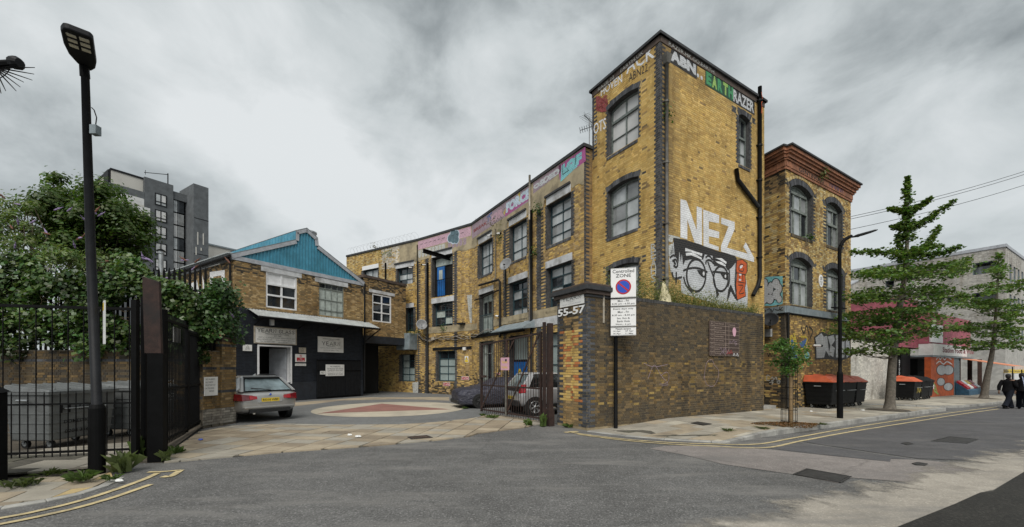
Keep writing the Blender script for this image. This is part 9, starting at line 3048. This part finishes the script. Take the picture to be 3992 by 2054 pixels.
lv = [(0,.26,.0), (.2,.22,.02), (.42,.13,-.02), (.58,.07,-.04), (.66,.02,-.05)]
rr_ = random.Random(2)
for z, r_, ox in lv:
 for q in range(n):
  a = 2 * math.pi * q / n
  p = LF.P(s_ + ox + r_ * math.cos(a) * rr_.uniform(.85,1.15), 3.76 + z, -.12 + r_ * .55 * math.sin(a)); mb.v.append(p)
for i in range(len(lv) - 1):
 for q in range(n):
  q2 = (q + 1) % n
  mb.f.append((i * n + q, i * n + q2,(i + 1) * n + q2,(i + 1) * n + q))
mb.f.append(tuple((len(lv) - 1) * n + q for q in range(n)))
mb.build('stone', 'rock_yellow', rk)
MB().slab(LF, s_ - .25, s_ + .25,3.74,3.765,-.3,-.02).build('mortar_bed', 'mortar', rk)
# plants rooted in the buildings
def sprig(root, c, r, n, seed, col=(.06,.11,.03), size=.1):
 g = np.random.default_rng(seed)
 P = np.array(c)[None, :] + g.normal(size=(n, 3)) * r
 leaves_mesh('sprig', P, size, np.array([col]) * g.uniform(.6,1.4,(n, 1)), 'leaf', root, .4, seed, 'stuff')
sprig(wing, WA.P(*WA.px(*Z1(470,760)), .12), np.array([.14,.1,.2]), 110,1); sprig(wing, WA.P(*WA.px(*Z1(440,1150)), .12), np.array([.1,.08,.12]), 60,2)
sprig(wing, WA.P(*WA.px(*Z1(120,1020)), .1), np.array([.08,.06,.2]), 50,3); sprig(wing, WB.P(*WB.px(*Z2b(385,280)), .5), np.array([.3,.15,.1]), 100,4); sprig(wing, WB.P(*WB.px(*Z2b(670,230)), .05), np.array([.16,.08,.14]), 90,5)
sprig(wing, WC.P(*WC.px(*Z2(55,540)), .0), np.array([.45,.15,.16]), 170,6); sprig(wing, WC.P(3.2, WH + .3,-.1), np.array([.25,.1,.22]), 60,7,(.16,.13,.06)); sprig(wing, WA.P(*WA.px(*Z1(120,880)), .1), np.array([.5,.06,.12]), 110,8,(.14,.13,.06), .08)
sprig(tower, T2.P(*T2.px(*Z4b(690,770)), .1), np.array([.1,.06,.16]), 70,9); sprig(cb_, RF.P(*RF.px(*Z6(715,410)), .2), np.array([.12,.08,.14]), 80,10,(.09,.12,.04)); sprig(cb_, RF.P(*RF.px(*Z6(610,1115)), .0), np.array([.25,.05,.08]), 70,11)
wl_ = [((1240,1052), .22,.14,40, 'low grass tuft at the foot of the half open gate', False, 0), ((1215,1046), .15,.10,30, 'small grass patch at the edge of the crossover by the gate', False, 0), ((1170,1028), .18,.1,30, 'green weed at the rim of the painted circle', False, 0), ((1330,1070), .16,.2,30, 'weed clump below the gate near its hinge', True, 0), ((1366,1072), .14,.42,34, 'tall leafy weed climbing the rusty gate post', True, 0), ((1430,1074), .22,.12,46, 'weedy grass along the foot of the corner pier', False, 0)]
for i, ((u, v), r_, h_, n, lab, lf, _) in enumerate(wl_):
 tuft(G(u, v, .012), r_, h_, n, 200 + i, lab, 'weed_plant', (.085,.13,.035), 'weed', None, lf)
for i, (x, y, lab) in enumerate(((1085,232, 'flat weed in a paving joint beside the sapling'), (1255,222, 'small weed in the pavement near the mulch'), (1560,203, 'small weed by the kerb below the black lamp'))):
 p = GP(*ZD(x, y), pz); tuft(p + Vector((0,0,.01)), .2,.05,30,220 + i, lab, 'weed_plant', (.075,.10,.035), 'weed')
# litter
lit = random.Random(12)
for i, (u, v, fn, lab) in enumerate(((2040,1036, pz, 'white paper scrap on the pavement before the bins'), (2170,1033, pz, 'crumpled white paper by the bin wheels'), (505,1108, None, 'crushed blue can near the open gate'), (880,1096, None, 'white splash of paper on the crossover slabs'), (900,1100, None, 'torn white paper on the crossover slabs'), (300,1212, None, 'scrap of white litter by the kerb end'))):
 p = GP(u, v, fn) if fn else G(u, v, .03)
 m = MB(); n = 7; r_ = lit.uniform(.04,.09)
 m.hexa([p + Vector((r_ * math.cos(a) * lit.uniform(.6,1.2), r_ * .7 * math.sin(a), .014)) for a in [2 * math.pi * k / n for k in range(n)]], [p + Vector((r_ * .8 * math.cos(a) * lit.uniform(.6,1.1), r_ * .5 * math.sin(a), .03 + lit.uniform(0,.02))) for a in [2 * math.pi * k / n for k in range(n)]])
 o = m.build('litter', 'paper_white' if i != 2 else 'sign_blue'); tag(o, lab, 'litter', None, 'thing')
